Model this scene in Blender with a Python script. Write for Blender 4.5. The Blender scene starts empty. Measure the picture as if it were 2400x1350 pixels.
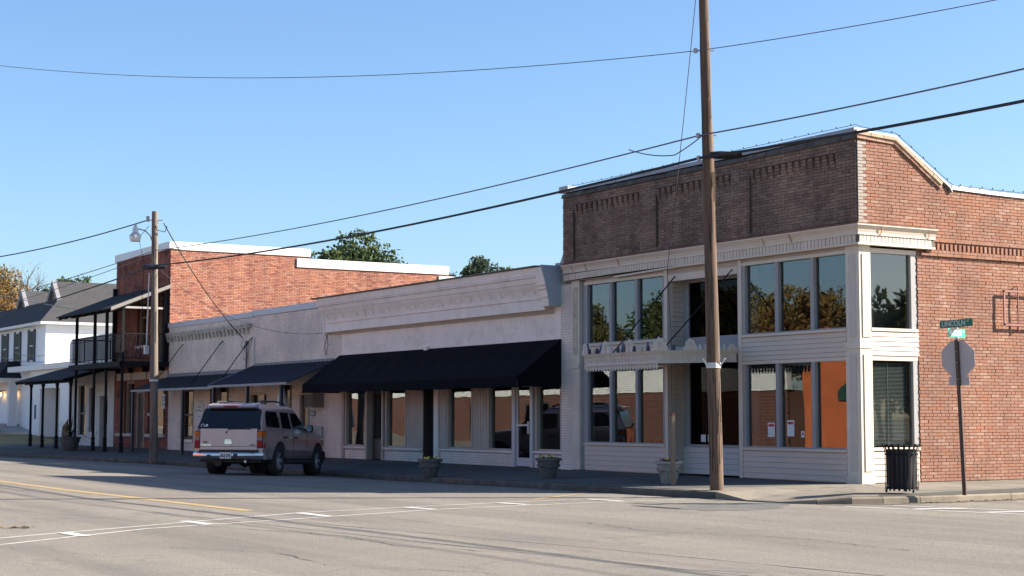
import bpy, math, random
import numpy as np
from mathutils import Vector, Matrix
rnd = random.Random(7)
R = math.radians
scn = bpy.context.scene
COL = scn.collection

# ---------------------------------------------------------------- camera, sky, sun, exposure
PITCH = math.atan(302/3850.0)
YAW = R(31.3)
cam_d = bpy.data.cameras.new("camera")
cam = bpy.data.objects.new("camera", cam_d); COL.objects.link(cam)
cam_d.sensor_width = 36.0
cam_d.lens = 36.0*3850/2400
cam_d.clip_end = 6000
cam.location = (0, 0, 1.42)
cam.rotation_euler = (math.pi/2+PITCH, 0, math.pi/2-YAW)
scn.camera = cam
SUN = Vector((6.6, 12.73, 8.1)).normalized()
world = bpy.data.worlds.new("World"); scn.world = world
world.use_nodes = True
wn = world.node_tree.nodes; wl = world.node_tree.links
bg = wn["Background"]
sky = wn.new("ShaderNodeTexSky"); sky.sky_type = 'NISHITA'; sky.sun_disc = False
sky.sun_elevation = math.asin(SUN.z); sky.sun_rotation = math.atan2(SUN.x, SUN.y)
sky.air_density = 1.0; sky.dust_density = 1.0; sky.ozone_density = 5.5; sky.altitude = 100
wl.new(sky.outputs[0], bg.inputs[0]); bg.inputs[1].default_value = 0.07
sl = bpy.data.lights.new("sun", 'SUN'); sl.energy = 5.0; sl.angle = R(0.53); sl.color = (1.0, 0.91, 0.78)
so = bpy.data.objects.new("sun", sl); COL.objects.link(so)
so.rotation_euler = SUN.to_track_quat('Z', 'Y').to_euler()
so.location = (20, 30, 40)
vs = scn.view_settings
vs.view_transform = 'Standard'; vs.look = 'None'; vs.exposure = 1.65; vs.gamma = 1.0
try: vs.use_curve_mapping = False
except Exception: pass

# ---------------------------------------------------------------- helpers
ORG = {}
def thing(name, label, cat, loc=(0, 0, 0), group=None, local=False, rotz=0, kind=None):
    o = bpy.data.objects.new(name, None); COL.objects.link(o)
    o.location = loc; o.rotation_euler = (0, 0, rotz); o.empty_display_size = .2
    if label: o['label'] = label; o['category'] = cat
    if group: o['group'] = group
    if kind: o['kind'] = kind
    ORG[o.name] = Vector((0, 0, 0)) if local else Vector(loc)
    return o
def org(o): return ORG.get(o.name, Vector((0, 0, 0))) if o else Vector((0, 0, 0))
def tag(o, label, cat, group=None):
    o['label'] = label; o['category'] = cat
    if group: o['group'] = group
    return o
def link(name, me, parent=None):
    o = bpy.data.objects.new(name, me); COL.objects.link(o)
    if parent is not None: o.parent = parent; ORG[o.name] = org(parent)
    return o

class MB:
    def __init__(s): s.v = []; s.f = []; s.t = []
    def face(s, *pts):
        n = len(s.v); s.v += [tuple(p) for p in pts]; s.f.append(tuple(range(n, n+len(pts)))); return s
    def hexa(s, p):          # 0-3 bottom ring ccw, 4-7 top ring
        n = len(s.v); s.v += [tuple(q) for q in p]
        for a in ((3, 2, 1, 0), (4, 5, 6, 7), (0, 1, 5, 4), (1, 2, 6, 5), (2, 3, 7, 6), (3, 0, 4, 7)):
            s.f.append(tuple(n+i for i in a))
        return s
    def box(s, x0, x1, y0, y1, z0, z1):
        if x1 < x0: x0, x1 = x1, x0
        if y1 < y0: y0, y1 = y1, y0
        if z1 < z0: z0, z1 = z1, z0
        return s.hexa([(x0, y0, z0), (x1, y0, z0), (x1, y1, z0), (x0, y1, z0), (x0, y0, z1), (x1, y0, z1), (x1, y1, z1), (x0, y1, z1)])
    def prism(s, pts, vec):
        n = len(s.v); k = len(pts); vec = Vector(vec)
        s.v += [tuple(p) for p in pts] + [tuple(Vector(p)+vec) for p in pts]
        s.f.append(tuple(range(n+k-1, n-1, -1))); s.f.append(tuple(range(n+k, n+2*k)))
        for i in range(k):
            j = (i+1) % k; s.f.append((n+i, n+j, n+k+j, n+k+i))
        return s
    def tube(s, pts, r, n=8, cap=True):
        pts = [Vector(p) for p in pts]; m = len(pts)
        rr = r if isinstance(r, (list, tuple)) else [r]*m
        base = len(s.v); up = None
        for i, p in enumerate(pts):
            d = (pts[min(i+1, m-1)]-pts[max(i-1, 0)]).normalized()
            if up is None: up = Vector((0, 0, 1)) if abs(d.z) < .9 else Vector((1, 0, 0))
            a = d.cross(up)
            if a.length < 1e-4: a = d.cross(Vector((0, 1, 0)))
            a.normalize(); b = a.cross(d).normalized()
            for k in range(n):
                t = 2*math.pi*k/n; s.v.append(tuple(p+(a*math.cos(t)+b*math.sin(t))*rr[i]))
        for i in range(m-1):
            for k in range(n):
                q = base+i*n; k2 = (k+1) % n
                s.f.append((q+k, q+k2, q+n+k2, q+n+k))
        if cap:
            s.f.append(tuple(base+k for k in range(n-1, -1, -1))); s.f.append(tuple(base+(m-1)*n+k for k in range(n)))
        return s
    def lathe(s, prof, n=24, c=(0, 0, 0), wob=None):
        base = len(s.v); m = len(prof)
        for i, (r, z) in enumerate(prof):
            for k in range(n):
                t = 2*math.pi*k/n; q = r*(wob(t, z) if wob else 1)
                s.v.append((c[0]+q*math.cos(t), c[1]+q*math.sin(t), c[2]+z))
        for i in range(m-1):
            for k in range(n):
                k2 = (k+1) % n; q = base+i*n
                s.f.append((q+k, q+k2, q+n+k2, q+n+k))
        s.f.append(tuple(base+k for k in range(n-1, -1, -1))); s.f.append(tuple(base+(m-1)*n+k for k in range(n)))
        return s
    def grid(s, rows, flip=False):
        base = len(s.v); m = len(rows); n = len(rows[0])
        for r in rows: s.v += [tuple(p) for p in r]
        for i in range(m-1):
            for j in range(n-1):
                q = (base+i*n+j, base+i*n+j+1, base+(i+1)*n+j+1, base+(i+1)*n+j)
                s.f.append(q[::-1] if flip else q)
        return s
    def build(s, name, m, parent=None, smooth=None, tint=False):
        o_ = org(parent)
        me = bpy.data.meshes.new(name)
        v = [(a-o_.x, b-o_.y, c-o_.z) for a, b, c in s.v]
        me.from_pydata(v, [], s.f); 
        if m is not None: me.materials.append(m)
        if tint and s.t:
            at = me.attributes.new("tint", 'FLOAT', 'FACE'); at.data.foreach_set("value", s.t)
        me.validate(); me.update()
        if smooth is not None:
            me.polygons.foreach_set("use_smooth", [True]*len(me.polygons))
            try: me.set_sharp_from_angle(angle=R(smooth))
            except Exception: pass
        return link(name, me, parent)
def B(name, m, parent, *b):   # one box part
    return MB().box(*b).build(name, m, parent)

# ---------------------------------------------------------------- materials
def new_mat(name):
    m = bpy.data.materials.new(name); m.use_nodes = True
    nt = m.node_tree; return m, nt, nt.nodes["Principled BSDF"]
def N(nt, t, **kw):
    n = nt.nodes.new(t)
    for k, v in kw.items():
        if k.startswith('i_'): n.inputs[k[2:].replace('_', ' ')].default_value = v
        else: setattr(n, k, v)
    return n
def noise(nt, vec, scale, detail=4, rough=.55):
    n = N(nt, "ShaderNodeTexNoise"); n.inputs["Scale"].default_value = scale
    n.inputs["Detail"].default_value = detail; n.inputs["Roughness"].default_value = rough
    nt.links.new(vec, n.inputs["Vector"]); return n.outputs["Fac"]
def ramp(nt, fac, stops):
    n = N(nt, "ShaderNodeValToRGB"); e = n.color_ramp.elements
    while len(e) < len(stops): e.new(.5)
    for q, (p, c) in zip(e, stops):
        q.position = p; q.color = (*c, 1) if len(c) == 3 else c
    nt.links.new(fac, n.inputs[0]); return n.outputs[0]
def mixc(nt, fac, a, b, mode='MIX'):
    n = N(nt, "ShaderNodeMix", data_type='RGBA', blend_type=mode)
    for s_, q in ((0, fac), (6, a), (7, b)):
        if isinstance(q, (int, float)): n.inputs[s_].default_value = q
        elif isinstance(q, tuple): n.inputs[s_].default_value = (*q[:3], 1)
        else: nt.links.new(q, n.inputs[s_])
    return n.outputs[2]
def mul(c, k): return tuple(min(1, x*k) for x in c)
MC = {}
def pm(name, col, rough=.7, var=.12, vs=2.5, bump=.0, bs=60, metal=0, dirt=None, fine=0, stretch=None, spec=.5, coat=0):
    if name in MC: return MC[name]
    m, nt, p = new_mat(name)
    g = N(nt, "ShaderNodeNewGeometry").outputs["Position"]
    if stretch:
        mp = N(nt, "ShaderNodeMapping"); mp.inputs["Scale"].default_value = stretch
        nt.links.new(g, mp.inputs[0]); g2 = mp.outputs[0]
    else: g2 = g
    c = ramp(nt, noise(nt, g2, vs), [(.25, mul(col, 1-var)), (.75, mul(col, 1+var))])
    if fine:
        c = mixc(nt, 1.0, c, ramp(nt, noise(nt, g, bs*1.7, 2), [(.3, (1-fine,)*3), (.7, (1+fine*.0+0, )*3)]), 'MULTIPLY')
    if dirt:
        dc, amt, ds = dirt
        f = ramp(nt, noise(nt, g2, ds, 6, .65), [(.48, (0, 0, 0)), (.72, (amt,)*3)])
        c = mixc(nt, f, c, dc)
    nt.links.new(c, p.inputs["Base Color"])
    p.inputs["Roughness"].default_value = rough; p.inputs["Metallic"].default_value = metal
    p.inputs["Specular IOR Level"].default_value = spec
    if coat: p.inputs["Coat Weight"].default_value = coat; p.inputs["Coat Roughness"].default_value = .05
    if bump:
        b = N(nt, "ShaderNodeBump"); b.inputs["Strength"].default_value = min(1, bump*20); b.inputs["Distance"].default_value = bump
        nt.links.new(noise(nt, g2, bs, 3), b.inputs["Height"]); nt.links.new(b.outputs[0], p.inputs["Normal"])
    MC[name] = m; return m
def brick_mat(name, cols, mode, stain=((.05, .045, .04), .0, 1.5), rough=.9, stk=1.0):
    m, nt, p = new_mat(name)
    g = N(nt, "ShaderNodeNewGeometry").outputs["Position"]
    if mode == 'attr': t = N(nt, "ShaderNodeAttribute", attribute_name="tint").outputs["Fac"]
    else: t = N(nt, "ShaderNodeObjectInfo").outputs["Random"]
    n = len(cols)
    c = ramp(nt, t, [((i+.001)/n, q) for i, q in enumerate(cols)])
    c = mixc(nt, 1.0, c, ramp(nt, noise(nt, g, 45, 3), [(.3, (.82,)*3), (.7, (1.08,)*3)]), 'MULTIPLY')
    c = mixc(nt, 1.0, c, ramp(nt, noise(nt, g, .9, 4), [(.3, (.80, .80, .82)), (.7, (1.12, 1.09, 1.06))]), 'MULTIPLY')
    mp = N(nt, "ShaderNodeMapping"); mp.inputs["Scale"].default_value = (2.2, 2.2, .22); nt.links.new(g, mp.inputs[0])
    c = mixc(nt, 1.0, c, ramp(nt, noise(nt, mp.outputs[0], 1.0, 5, .65), [(.36, (1-.26*stk, 1-.27*stk, 1-.26*stk)), (.55, (1, 1, 1)), (.72, (1+.13*stk, 1+.12*stk, 1+.12*stk))]), 'MULTIPLY')
    dc, amt, ds = stain
    if amt: c = mixc(nt, ramp(nt, noise(nt, g, ds, 6, .7), [(.5, (0, 0, 0)), (.68, (amt,)*3)]), c, dc)
    nt.links.new(c, p.inputs["Base Color"]); p.inputs["Roughness"].default_value = rough
    p.inputs["Specular IOR Level"].default_value = .25
    b = N(nt, "ShaderNodeBump"); b.inputs["Strength"].default_value = .4; b.inputs["Distance"].default_value = .006
    nt.links.new(noise(nt, g, 70, 3), b.inputs["Height"]); nt.links.new(b.outputs[0], p.inputs["Normal"])
    return m
def glass_mat(name, tint=(.75, .8, .8), wav=.004, ws=1.6, boost=1.25):
    m, nt, p = new_mat(name); nt.nodes.remove(p)
    out = nt.nodes["Material Output"]
    g = N(nt, "ShaderNodeNewGeometry").outputs["Position"]
    tr = N(nt, "ShaderNodeBsdfTransparent"); tr.inputs[0].default_value = (*tint, 1)
    gl = N(nt, "ShaderNodeBsdfGlossy"); gl.inputs["Roughness"].default_value = .01
    gl.inputs[0].default_value = (1, 1, 1, 1)
    lw = N(nt, "ShaderNodeLayerWeight"); lw.inputs[0].default_value = .5
    b = N(nt, "ShaderNodeBump"); b.inputs["Strength"].default_value = 1; b.inputs["Distance"].default_value = wav
    nt.links.new(noise(nt, g, ws, 1, .3), b.inputs["Height"])
    nt.links.new(b.outputs[0], gl.inputs["Normal"]); nt.links.new(b.outputs[0], lw.inputs["Normal"])
    pw = N(nt, "ShaderNodeMath", operation='POWER'); pw.inputs[1].default_value = 5
    nt.links.new(lw.outputs["Facing"], pw.inputs[0])
    k = N(nt, "ShaderNodeMath", operation='MULTIPLY_ADD', use_clamp=True); k.inputs[1].default_value = boost; k.inputs[2].default_value = .055*boost
    nt.links.new(pw.outputs[0], k.inputs[0])
    mx = N(nt, "ShaderNodeMixShader"); nt.links.new(k.outputs[0], mx.inputs[0])
    nt.links.new(tr.outputs[0], mx.inputs[1]); nt.links.new(gl.outputs[0], mx.inputs[2])
    nt.links.new(mx.outputs[0], out.inputs[0]); MC[name] = m
    return m

white_paint = pm("white_paint", (.79, .69, .61), .75, .06, 1.5, .002, 40, dirt=((.42, .36, .31), .35, 2.2))
trim_white = pm("trim_white", (.57, .48, .39), .6, .05, 2, .0015, 50, dirt=((.45, .37, .28), .35, 3))
cream_post = pm("cream_post", (.60, .54, .44), .7, .07, 2.5, .002, 40, dirt=((.45, .33, .24), .45, 3.2))
siding_mat = pm("vinyl_siding", (.52, .425, .345), .55, .04, 1.2, .001, 30, dirt=((.55, .5, .43), .3, 3))
grey_trim = pm("grey_trim", (.27, .265, .265), .6, .08, 3, .001, 50)
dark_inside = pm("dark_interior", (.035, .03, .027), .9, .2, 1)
mortar_side = pm("mortar_side", (.15, .08, .057), .95, .2, 3, .004, 60)
mortar_front = pm("mortar_front", (.085, .07, .06), .95, .2, 3, .004, 60)
mortar_red = pm("mortar_red", (.13, .065, .045), .95, .2, 3, .004, 60)
mortar_white = pm("mortar_white", (.42, .37, .33), .9, .08, 2, .003, 60)
SALMON = [(.285, .147, .10), (.298, .155, .107), (.268, .137, .093), (.325, .183, .132), (.29, .15, .103), (.302, .162, .114), (.272, .139, .096), (.355, .222, .166), (.282, .145, .10), (.31, .138, .084)]
BROWN = [(.23, .155, .115), (.26, .18, .135), (.20, .13, .1), (.29, .205, .155), (.24, .165, .125), (.17, .11, .09), (.27, .185, .14)]
RED = [(.41, .185, .125), (.44, .205, .145), (.38, .16, .108), (.46, .27, .20), (.35, .14, .098), (.49, .215, .13), (.43, .22, .16), (.28, .115, .09)]
REDDK = [(.30, .10, .068), (.34, .115, .08), (.26, .088, .062), (.31, .125, .09), (.19, .065, .05), (.35, .125, .082)]
WHT = [(.79, .695, .60), (.81, .715, .62), (.765, .675, .58), (.795, .705, .61)]
bm_side = brick_mat("brick_side", SALMON, 'attr', ((.2, .11, .08), .3, 1.3), stk=.5)
bm_side_i = brick_mat("brick_side_single", SALMON, 'rand', ((.2, .11, .08), .3, 1.3), stk=.5)
bm_front = brick_mat("brick_front", BROWN, 'attr', ((.06, .05, .045), .55, 1.6))
bm_red = brick_mat("brick_red", RED, 'attr', ((.17, .08, .06), .35, .9), stk=.7)
bm_reddk = brick_mat("brick_dark_red", REDDK, 'attr', ((.025, .018, .018), .85, 1.1))
bm_white = brick_mat("brick_white", WHT, 'attr', ((.45, .40, .34), .3, 1.2), .8, stk=.3)
flash_white = pm("white_flashing", (.72, .71, .69), .5, .04, .8, 0)
flash_metal = pm("galvanised_flashing", (.30, .31, .325), .55, .1, 2, 0, metal=.25, dirt=((.25, .14, .08), .5, 2.5))
rust = pm("rust", (.20, .075, .035), .9, .35, 14, .002, 80)
coping_dark = pm("weathered_coping", (.07, .065, .06), .95, .45, 5, .006, 30, dirt=((.2, .16, .13), .6, 6))
coping_light = pm("coping_concrete", (.38, .29, .2), .95, .2, 4, .005, 30)
black_fabric = pm("black_canvas", (.0045, .005, .008), .9, .2, 2, .003, 14, spec=.08)
black_metal = pm("black_painted_iron", (.012, .012, .014), .75, .2, 4, .001, 40, spec=.15)
navy_metal = pm("navy_metal_roof", (.02, .024, .042), .5, .15, 2, 0, spec=.35)
dark_roof = pm("dark_shingle", (.025, .025, .03), .9, .3, 6, .006, 40, spec=.2)
glass_store = glass_mat("window_glass", wav=.0016, ws=.9, boost=1.4)
glass_old = glass_mat("wavy_window_glass", wav=.004, ws=.9)
glass_dark = glass_mat("dark_window_glass", (.25, .26, .26), .0015, 1.3, boost=.16)
# ---------------------------------------------------------------- ground, road, pavement
YF = 22.5                                   # shop-front line
GX = [-140, -95, -86, -79, -74, -60, -53, -47, -41, -36, -30, -23, 60]
GZ = [.44, .44, -.05, -.12, -.28, -.23, -.21, -.27, -.265, -.19, -.075, -.03, 0]
KX = [-79, -74, -66, -58, -53, -47, -41, -36, -30, -25, -23.1]
KY = [17.2, 17.5, 18.4, 18.95, 19.25, 19.9, 19.95, 19.3, 18.35, 18.25, 18.25]
def gz(x): return float(np.interp(x, GX, GZ))
def ky(x): return float(np.interp(x, KX, KY))
def zroad(x, y):
    t = max(0, min(1, (y-6)/(ky(x)-6)))
    t = t**3.0
    if x < -80: t = t + (1-t)*min(1, (-80-x)/12.0)
    return gz(x)*t

asphalt, nt, p = new_mat("asphalt")
g = N(nt, "ShaderNodeNewGeometry").outputs["Position"]
c = ramp(nt, noise(nt, g, .22, 5, .6), [(.28, (.182, .163, .138)), (.72, (.232, .209, .177))])
sp = ramp(nt, noise(nt, g, 55, 3, .7), [(.3, (.52, .52, .53)), (.5, (1, 1, 1)), (.70, (1.5, 1.46, 1.4))])
c = mixc(nt, 1.0, c, sp, 'MULTIPLY')
sp2 = ramp(nt, noise(nt, g, 14, 4, .7), [(.3, (.80, .80, .81)), (.7, (1.12, 1.11, 1.10))])
c = mixc(nt, 1.0, c, sp2, 'MULTIPLY')
st = ramp(nt, noise(nt, g, .7, 6, .7), [(.50, (0, 0, 0)), (.72, (.55, .55, .55))])
c = mixc(nt, st, c, (.13, .125, .12))
# tyre-worn, darker lanes and old crack lines along the street
mp = N(nt, "ShaderNodeMapping"); mp.inputs["Scale"].default_value = (.04, .8, 1); mp.inputs["Rotation"].default_value = (0, 0, R(4)); nt.links.new(g, mp.inputs[0])
ln = ramp(nt, noise(nt, mp.outputs[0], 1.0, 3, .5), [(.44, (1.03, 1.03, 1.02)), (.60, (.80, .80, .82)), (.74, (1.02, 1.02, 1.01))])
c = mixc(nt, 1.0, c, ln, 'MULTIPLY')
vo = N(nt, "ShaderNodeTexVoronoi", feature='DISTANCE_TO_EDGE'); vo.inputs["Scale"].default_value = .16
dn = N(nt, "ShaderNodeVectorMath", operation='ADD')
nz = N(nt, "ShaderNodeTexNoise"); nz.inputs["Scale"].default_value = .7; nz.inputs["Detail"].default_value = 6; nt.links.new(g, nz.inputs["Vector"])
sc_ = N(nt, "ShaderNodeVectorMath", operation='SCALE'); sc_.inputs[3].default_value = 2.4; nt.links.new(nz.outputs["Color"], sc_.inputs[0])
nt.links.new(g, dn.inputs[0]); nt.links.new(sc_.outputs[0], dn.inputs[1]); nt.links.new(dn.outputs[0], vo.inputs["Vector"])
cr = ramp(nt, vo.outputs["Distance"], [(.0, (.6, .6, .6)), (.006, (1, 1, 1))])
c = mixc(nt, .6, c, mixc(nt, 1.0, c, cr, 'MULTIPLY'))
nt.links.new(c, p.inputs["Base Color"]); p.inputs["Roughness"].default_value = .92; p.inputs["Specular IOR Level"].default_value = .3
bp = N(nt, "ShaderNodeBump"); bp.inputs["Strength"].default_value = .9; bp.inputs["Distance"].default_value = .012
nt.links.new(noise(nt, g, 60, 3, .7), bp.inputs["Height"]); nt.links.new(bp.outputs[0], p.inputs["Normal"])

dry_ground = pm("dry_ground", (.17, .135, .075), .95, .3, .25, .01, 12, dirt=((.09, .1, .04), .6, .5))
def sheet(xs, ys, zf): return MB().grid([[(x, y, zf(x, y)) for x in xs] for y in ys])
xs = [-400, -250, -140]+list(np.arange(-130, 20.1, 1.0))+[40, 80]
ys = [-120, -60, -30]+list(np.arange(-12, 25, .75))+[30, 40, 60, 90, 150]
o = sheet(xs, ys, zroad).build("road", asphalt, None, 60); o['kind'] = 'structure'
B_ = MB().grid([[(x, y, -.9) for x in (-3000, -500, 0, 500, 3000)] for y in (-3000, -500, 0, 500, 3000)])
o = B_.build("ground", dry_ground); o['kind'] = 'structure'
lawn_m = pm("dry_lawn", (.30, .215, .09), .95, .25, .8, .02, 25, dirt=((.14, .13, .05), .5, 1.5))
def zl(x, y): return zroad(x, y)+.05+.03*math.sin(x*.7)*math.sin(y*.9)
o = sheet(np.arange(-135, -86.9, 1.2), np.arange(12, 26.2, 1.2), lambda x, y: zl(x, y)-(.12 if x > -87.6 or y < 12.5 else 0)).build("lawn", lawn_m, None, 60); o['kind'] = 'structure'

# pavement: parametrised by s along the kerb and v from the building (0) to the kerb (1)
RK = -20.28
arc = [(-23.1, 18.25), (-22.2, 18.2), (-21.4, 18.3), (-20.85, 18.6), (-20.5, 19.05), (-20.33, 19.6), (-20.28, 20.4)]
def ztop(x): return gz(x)+.13
conc, nt, p = new_mat("pavement_concrete")
g = N(nt, "ShaderNodeNewGeometry").outputs["Position"]
c = ramp(nt, noise(nt, g, .8, 5, .6), [(.3, (.145, .125, .098)), (.7, (.215, .19, .15))])
c = mixc(nt, 1.0, c, ramp(nt, noise(nt, g, 30, 4, .7), [(.3, (.75,)*3), (.7, (1.12,)*3)]), 'MULTIPLY')
oi = N(nt, "ShaderNodeObjectInfo").outputs["Random"]
c = mixc(nt, 1.0, c, ramp(nt, oi, [(0, (.86, .86, .86)), (1, (1.1, 1.08, 1.05))]), 'MULTIPLY')
c = mixc(nt, ramp(nt, noise(nt, g, 1.7, 6, .7), [(.5, (0, 0, 0)), (.66, (.65,)*3)]), c, (.085, .078, .065))
nt.links.new(c, p.inputs["Base Color"]); p.inputs["Roughness"].default_value = .9
bp = N(nt, "ShaderNodeBump"); bp.inputs["Strength"].default_value = .5; bp.inputs["Distance"].default_value = .006
nt.links.new(noise(nt, g, 45, 3), bp.inputs["Height"]); nt.links.new(bp.outputs[0], p.inputs["Normal"])
joint_m = pm("pavement_joint", (.05, .045, .035), .95, .3, 6)
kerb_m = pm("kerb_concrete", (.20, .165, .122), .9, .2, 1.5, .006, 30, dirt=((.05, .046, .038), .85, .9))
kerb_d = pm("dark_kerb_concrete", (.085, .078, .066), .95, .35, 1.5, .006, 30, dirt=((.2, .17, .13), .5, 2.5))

walk = thing("pavement", None, None, (0, 0, 0), kind='structure')
def Pf(x, v):
    y = YF+.02+(ky(x)+.16-YF)*v
    return (x, y, .12+(ztop(x)-.12)*v**1.2)
KL = [(x, y, .12) for x, y in arc]
def ramp_drop(i): return {1: .125, 2: .13, 3: .07}.get(i, 0)
conc2 = pm("shade_darkened_old_concrete", (.072, .069, .066), .92, .28, .9, .005, 40, fine=.2, dirt=((.14, .125, .105), .5, 1.3))  # old stained concrete, colour darkened to deepen the building's shade on the front slabs
def slab(q, inset=.008, up=0, m=None):
    cx = sum(a[0] for a in q)/4; cy = sum(a[1] for a in q)/4
    tops = []
    for a in q:
        d = Vector((cx-a[0], cy-a[1], 0)); d = d/max(d.length, 1e-3)*inset*1.4
        tops.append((a[0]+d.x, a[1]+d.y, a[2]+up))
    bots = [(a[0], a[1], a[2]-.12) for a in tops]
    MB().hexa(bots+tops).build("paving_slab", m or conc, walk)
xsl = list(np.arange(-79, -24.2, 1.56))+[-24.0]
rows = [0, .3, .66, .985]
base = MB()
for i in range(len(xsl)-1):
    for j in range(3):
        q = [Pf(xsl[i], rows[j+1]), Pf(xsl[i+1], rows[j+1]), Pf(xsl[i+1], rows[j]), Pf(xsl[i], rows[j])]
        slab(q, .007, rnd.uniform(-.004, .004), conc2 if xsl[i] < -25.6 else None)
    base.hexa([(a[0], a[1], a[2]-.2) for a in (Pf(xsl[i], 1), Pf(xsl[i+1], 1), Pf(xsl[i+1], 0), Pf(xsl[i], 0))]+[(a[0], a[1], a[2]-.02) for a in (Pf(xsl[i], 1), Pf(xsl[i+1], 1), Pf(xsl[i+1], 0), Pf(xsl[i], 0))])
CN = (-24.0, YF+.02, .12)
def inner(i, v):
    x, y = arc[i]; k = v
    zz = .12-.03*v-ramp_drop(i)*.75*max(0, (v-.45)/.55)
    if i == 0: zz = .12+(ztop(-24)-.12)*v**1.2
    return (CN[0]+(x-CN[0])*k, CN[1]+(y-CN[1])*k, zz)
first = [Pf(-24.0, r) for r in rows]
ring = [first]+[[inner(i, r*.985) for r in rows] for i in range(len(arc))]
for a in range(len(ring)-1):
    for j in range(1, 3):
        slab([ring[a][j+1], ring[a+1][j+1], ring[a+1][j], ring[a][j]], .003)
    MB().prism([ring[a][1], ring[a+1][1], (CN[0], CN[1], .12)], (0, 0, -.1)).build("paving_slab", conc, walk)
sy = [YF+.02, 24.2, 25.9, 27.6, 29.3, 33, 38, 44]
side_in = -23.9
def Ps(y, v): return (side_in+(RK-.14-side_in)*v, y, .12-.035*v)
lastr = [inner(len(arc)-1, r*.985) for r in rows]
for j in range(3):
    slab([lastr[j], lastr[j+1], Ps(sy[1], rows[j+1]), Ps(sy[1], rows[j])] if j else [Ps(YF+.02, 0), lastr[1], Ps(sy[1], rows[1]), Ps(sy[1], 0)], .004)
for i in range(1, len(sy)-1):
    for j in range(3):
        slab([Ps(sy[i], rows[j]), Ps(sy[i], rows[j+1]), Ps(sy[i+1], rows[j+1]), Ps(sy[i+1], rows[j])], .006, rnd.uniform(-.003, .003))
base.prism([(-24, 22.52, .095)]+[(x-.05, y+.05, -.02 if 1 <= i <= 3 else .095) for i, (x, y) in enumerate(arc)]+[(RK-.1, 44, .095), (-24, 44, .095)], (0, 0, -.15))
base.build("slab_bed", joint_m, walk)
# kerb stones
kerb = thing("kerb", None, None, (0, 0, 0), kind='structure')
def kerb_seg(p, q, w=.16):
    d = Vector((q[0]-p[0], q[1]-p[1], 0)).normalized(); n = Vector((-d.y, d.x, 0))
    g_ = .006
    P = [Vector(p)+d*g_, Vector(q)-d*g_, Vector(q)-d*g_+n*w, Vector(p)+d*g_+n*w]
    bot = [Vector((a.x, a.y, a.z-.35)) for a in P]
    top = [Vector(a) for a in P]; top[0] -= n*-.018; top[1] -= n*-.018
    mid = [Vector((P[0].x, P[0].y, P[0].z-.03)), Vector((P[1].x, P[1].y, P[1].z-.03))]
    m = MB(); v = bot+top+mid
    m.v = [tuple(a) for a in v]
    m.f = [(3, 2, 1, 0), (4, 5, 6, 7), (0, 1, 9, 8), (8, 9, 5, 4), (1, 2, 6, 5, 9), (2, 3, 7, 6), (3, 0, 8, 4, 7)]
    m.build("kerb_stone", kerb_d if p[0] < -24.5 else kerb_m, kerb)
kx = list(np.arange(-79, -24, 2.4))+[-23.1]
for a, b_ in zip(kx[:-1], kx[1:]):
    dz = rnd.uniform(-.012, .012)
    kerb_seg((a, ky(a), ztop(a)+dz), (b_, ky(b_), ztop(b_)+dz))
for i in range(len(arc)-1):
    z0, z1 = .092-ramp_drop(i)*.75, .092-ramp_drop(i+1)*.75
    if i == 0: z0 = ztop(-23.1)
    kerb_seg((*arc[i], z0), (*arc[i+1], z1))
for a, b_ in ((20.4, 22.6), (22.6, 24.9), (24.9, 27.2), (27.2, 29.5), (29.5, 34), (34, 44)):
    kerb_seg((RK, a, .085), (RK, b_, .085))

# painted markings
paint_w = pm("white_road_paint", (.50, .485, .455), .8, .1, 3, .002, 40, dirt=((.22, .2, .18), .8, 3))
paint_y = pm("yellow_road_paint", (.36, .25, .095), .8, .12, 3, .002, 40, dirt=((.23, .195, .14), .9, 1.6))
patch_m = pm("asphalt_patch", (.085, .082, .078), .95, .3, 2.5, .012, 45, dirt=((.2, .19, .17), .6, 1.4))
oil_m = pm("tar_sealant", (.03, .03, .03), .7, .3, 6)
def strip(name, p, q, w, m, lift=.004, n=16, p2=None):
    a = Vector((*p, 0)); b_ = Vector((*q, 0)); d = (b_-a).normalized(); nn = Vector((-d.y, d.x, 0))*w*.5
    rows_ = []
    for s_ in (-1, 1):
        r = []
        for i in range(n+1):
            c_ = a.lerp(b_, i/n)+nn*s_
            r.append((c_.x, c_.y, zroad(c_.x, c_.y)+lift))
        rows_.append(r)
    o = MB().grid(rows_, flip=True).build(name, m); o['kind'] = 'structure'
    ws_ = o.data; return o
far_edge = [(-18.9, 3.6), (-20.1, 5.6), (-22.63, 10.05), (-23.28, 12.5), (-24.0, 15.4), (-24.5, 18.1)]
near_edge = [(-18.0, 3.6), (-18.72, 4.72), (-20.39, 6.94), (-21.31, 9.47), (-22.37, 12.22), (-22.9, 14.9), (-23.3, 18.1)]
for L in (far_edge, near_edge):
    m = MB()
    for a, b_ in zip(L[:-1], L[1:]):
        d = (Vector(b_)-Vector(a)).normalized(); nn = Vector((-d.y, d.x))*.036
        r = [[], []]
        for i in range(7):
            c_ = Vector(a).lerp(Vector(b_), i/6)
            for k, s_ in ((0, -1), (1, 1)):
                r[k].append((c_.x+nn.x*s_, c_.y+nn.y*s_, zroad(c_.x, c_.y)+.004))
        m.grid(r, flip=True)
    o = m.build("crosswalk_line", paint_w); o['kind'] = 'structure'
for p_, q_ in (((-20.25, 5.86), (-19.5, 5.9)), ((-21.6, 7.9), (-20.75, 7.95)), ((-22.5, 10.02), (-21.55, 10.05)), ((-23.2, 12.1), (-22.4, 12.2)), ((-23.65, 14.1), (-22.85, 14.2)), ((-24.1, 16.2), (-23.1, 16.25))):
    strip("crosswalk_rung", p_, q_, .17, paint_w, .007, 5)
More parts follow.
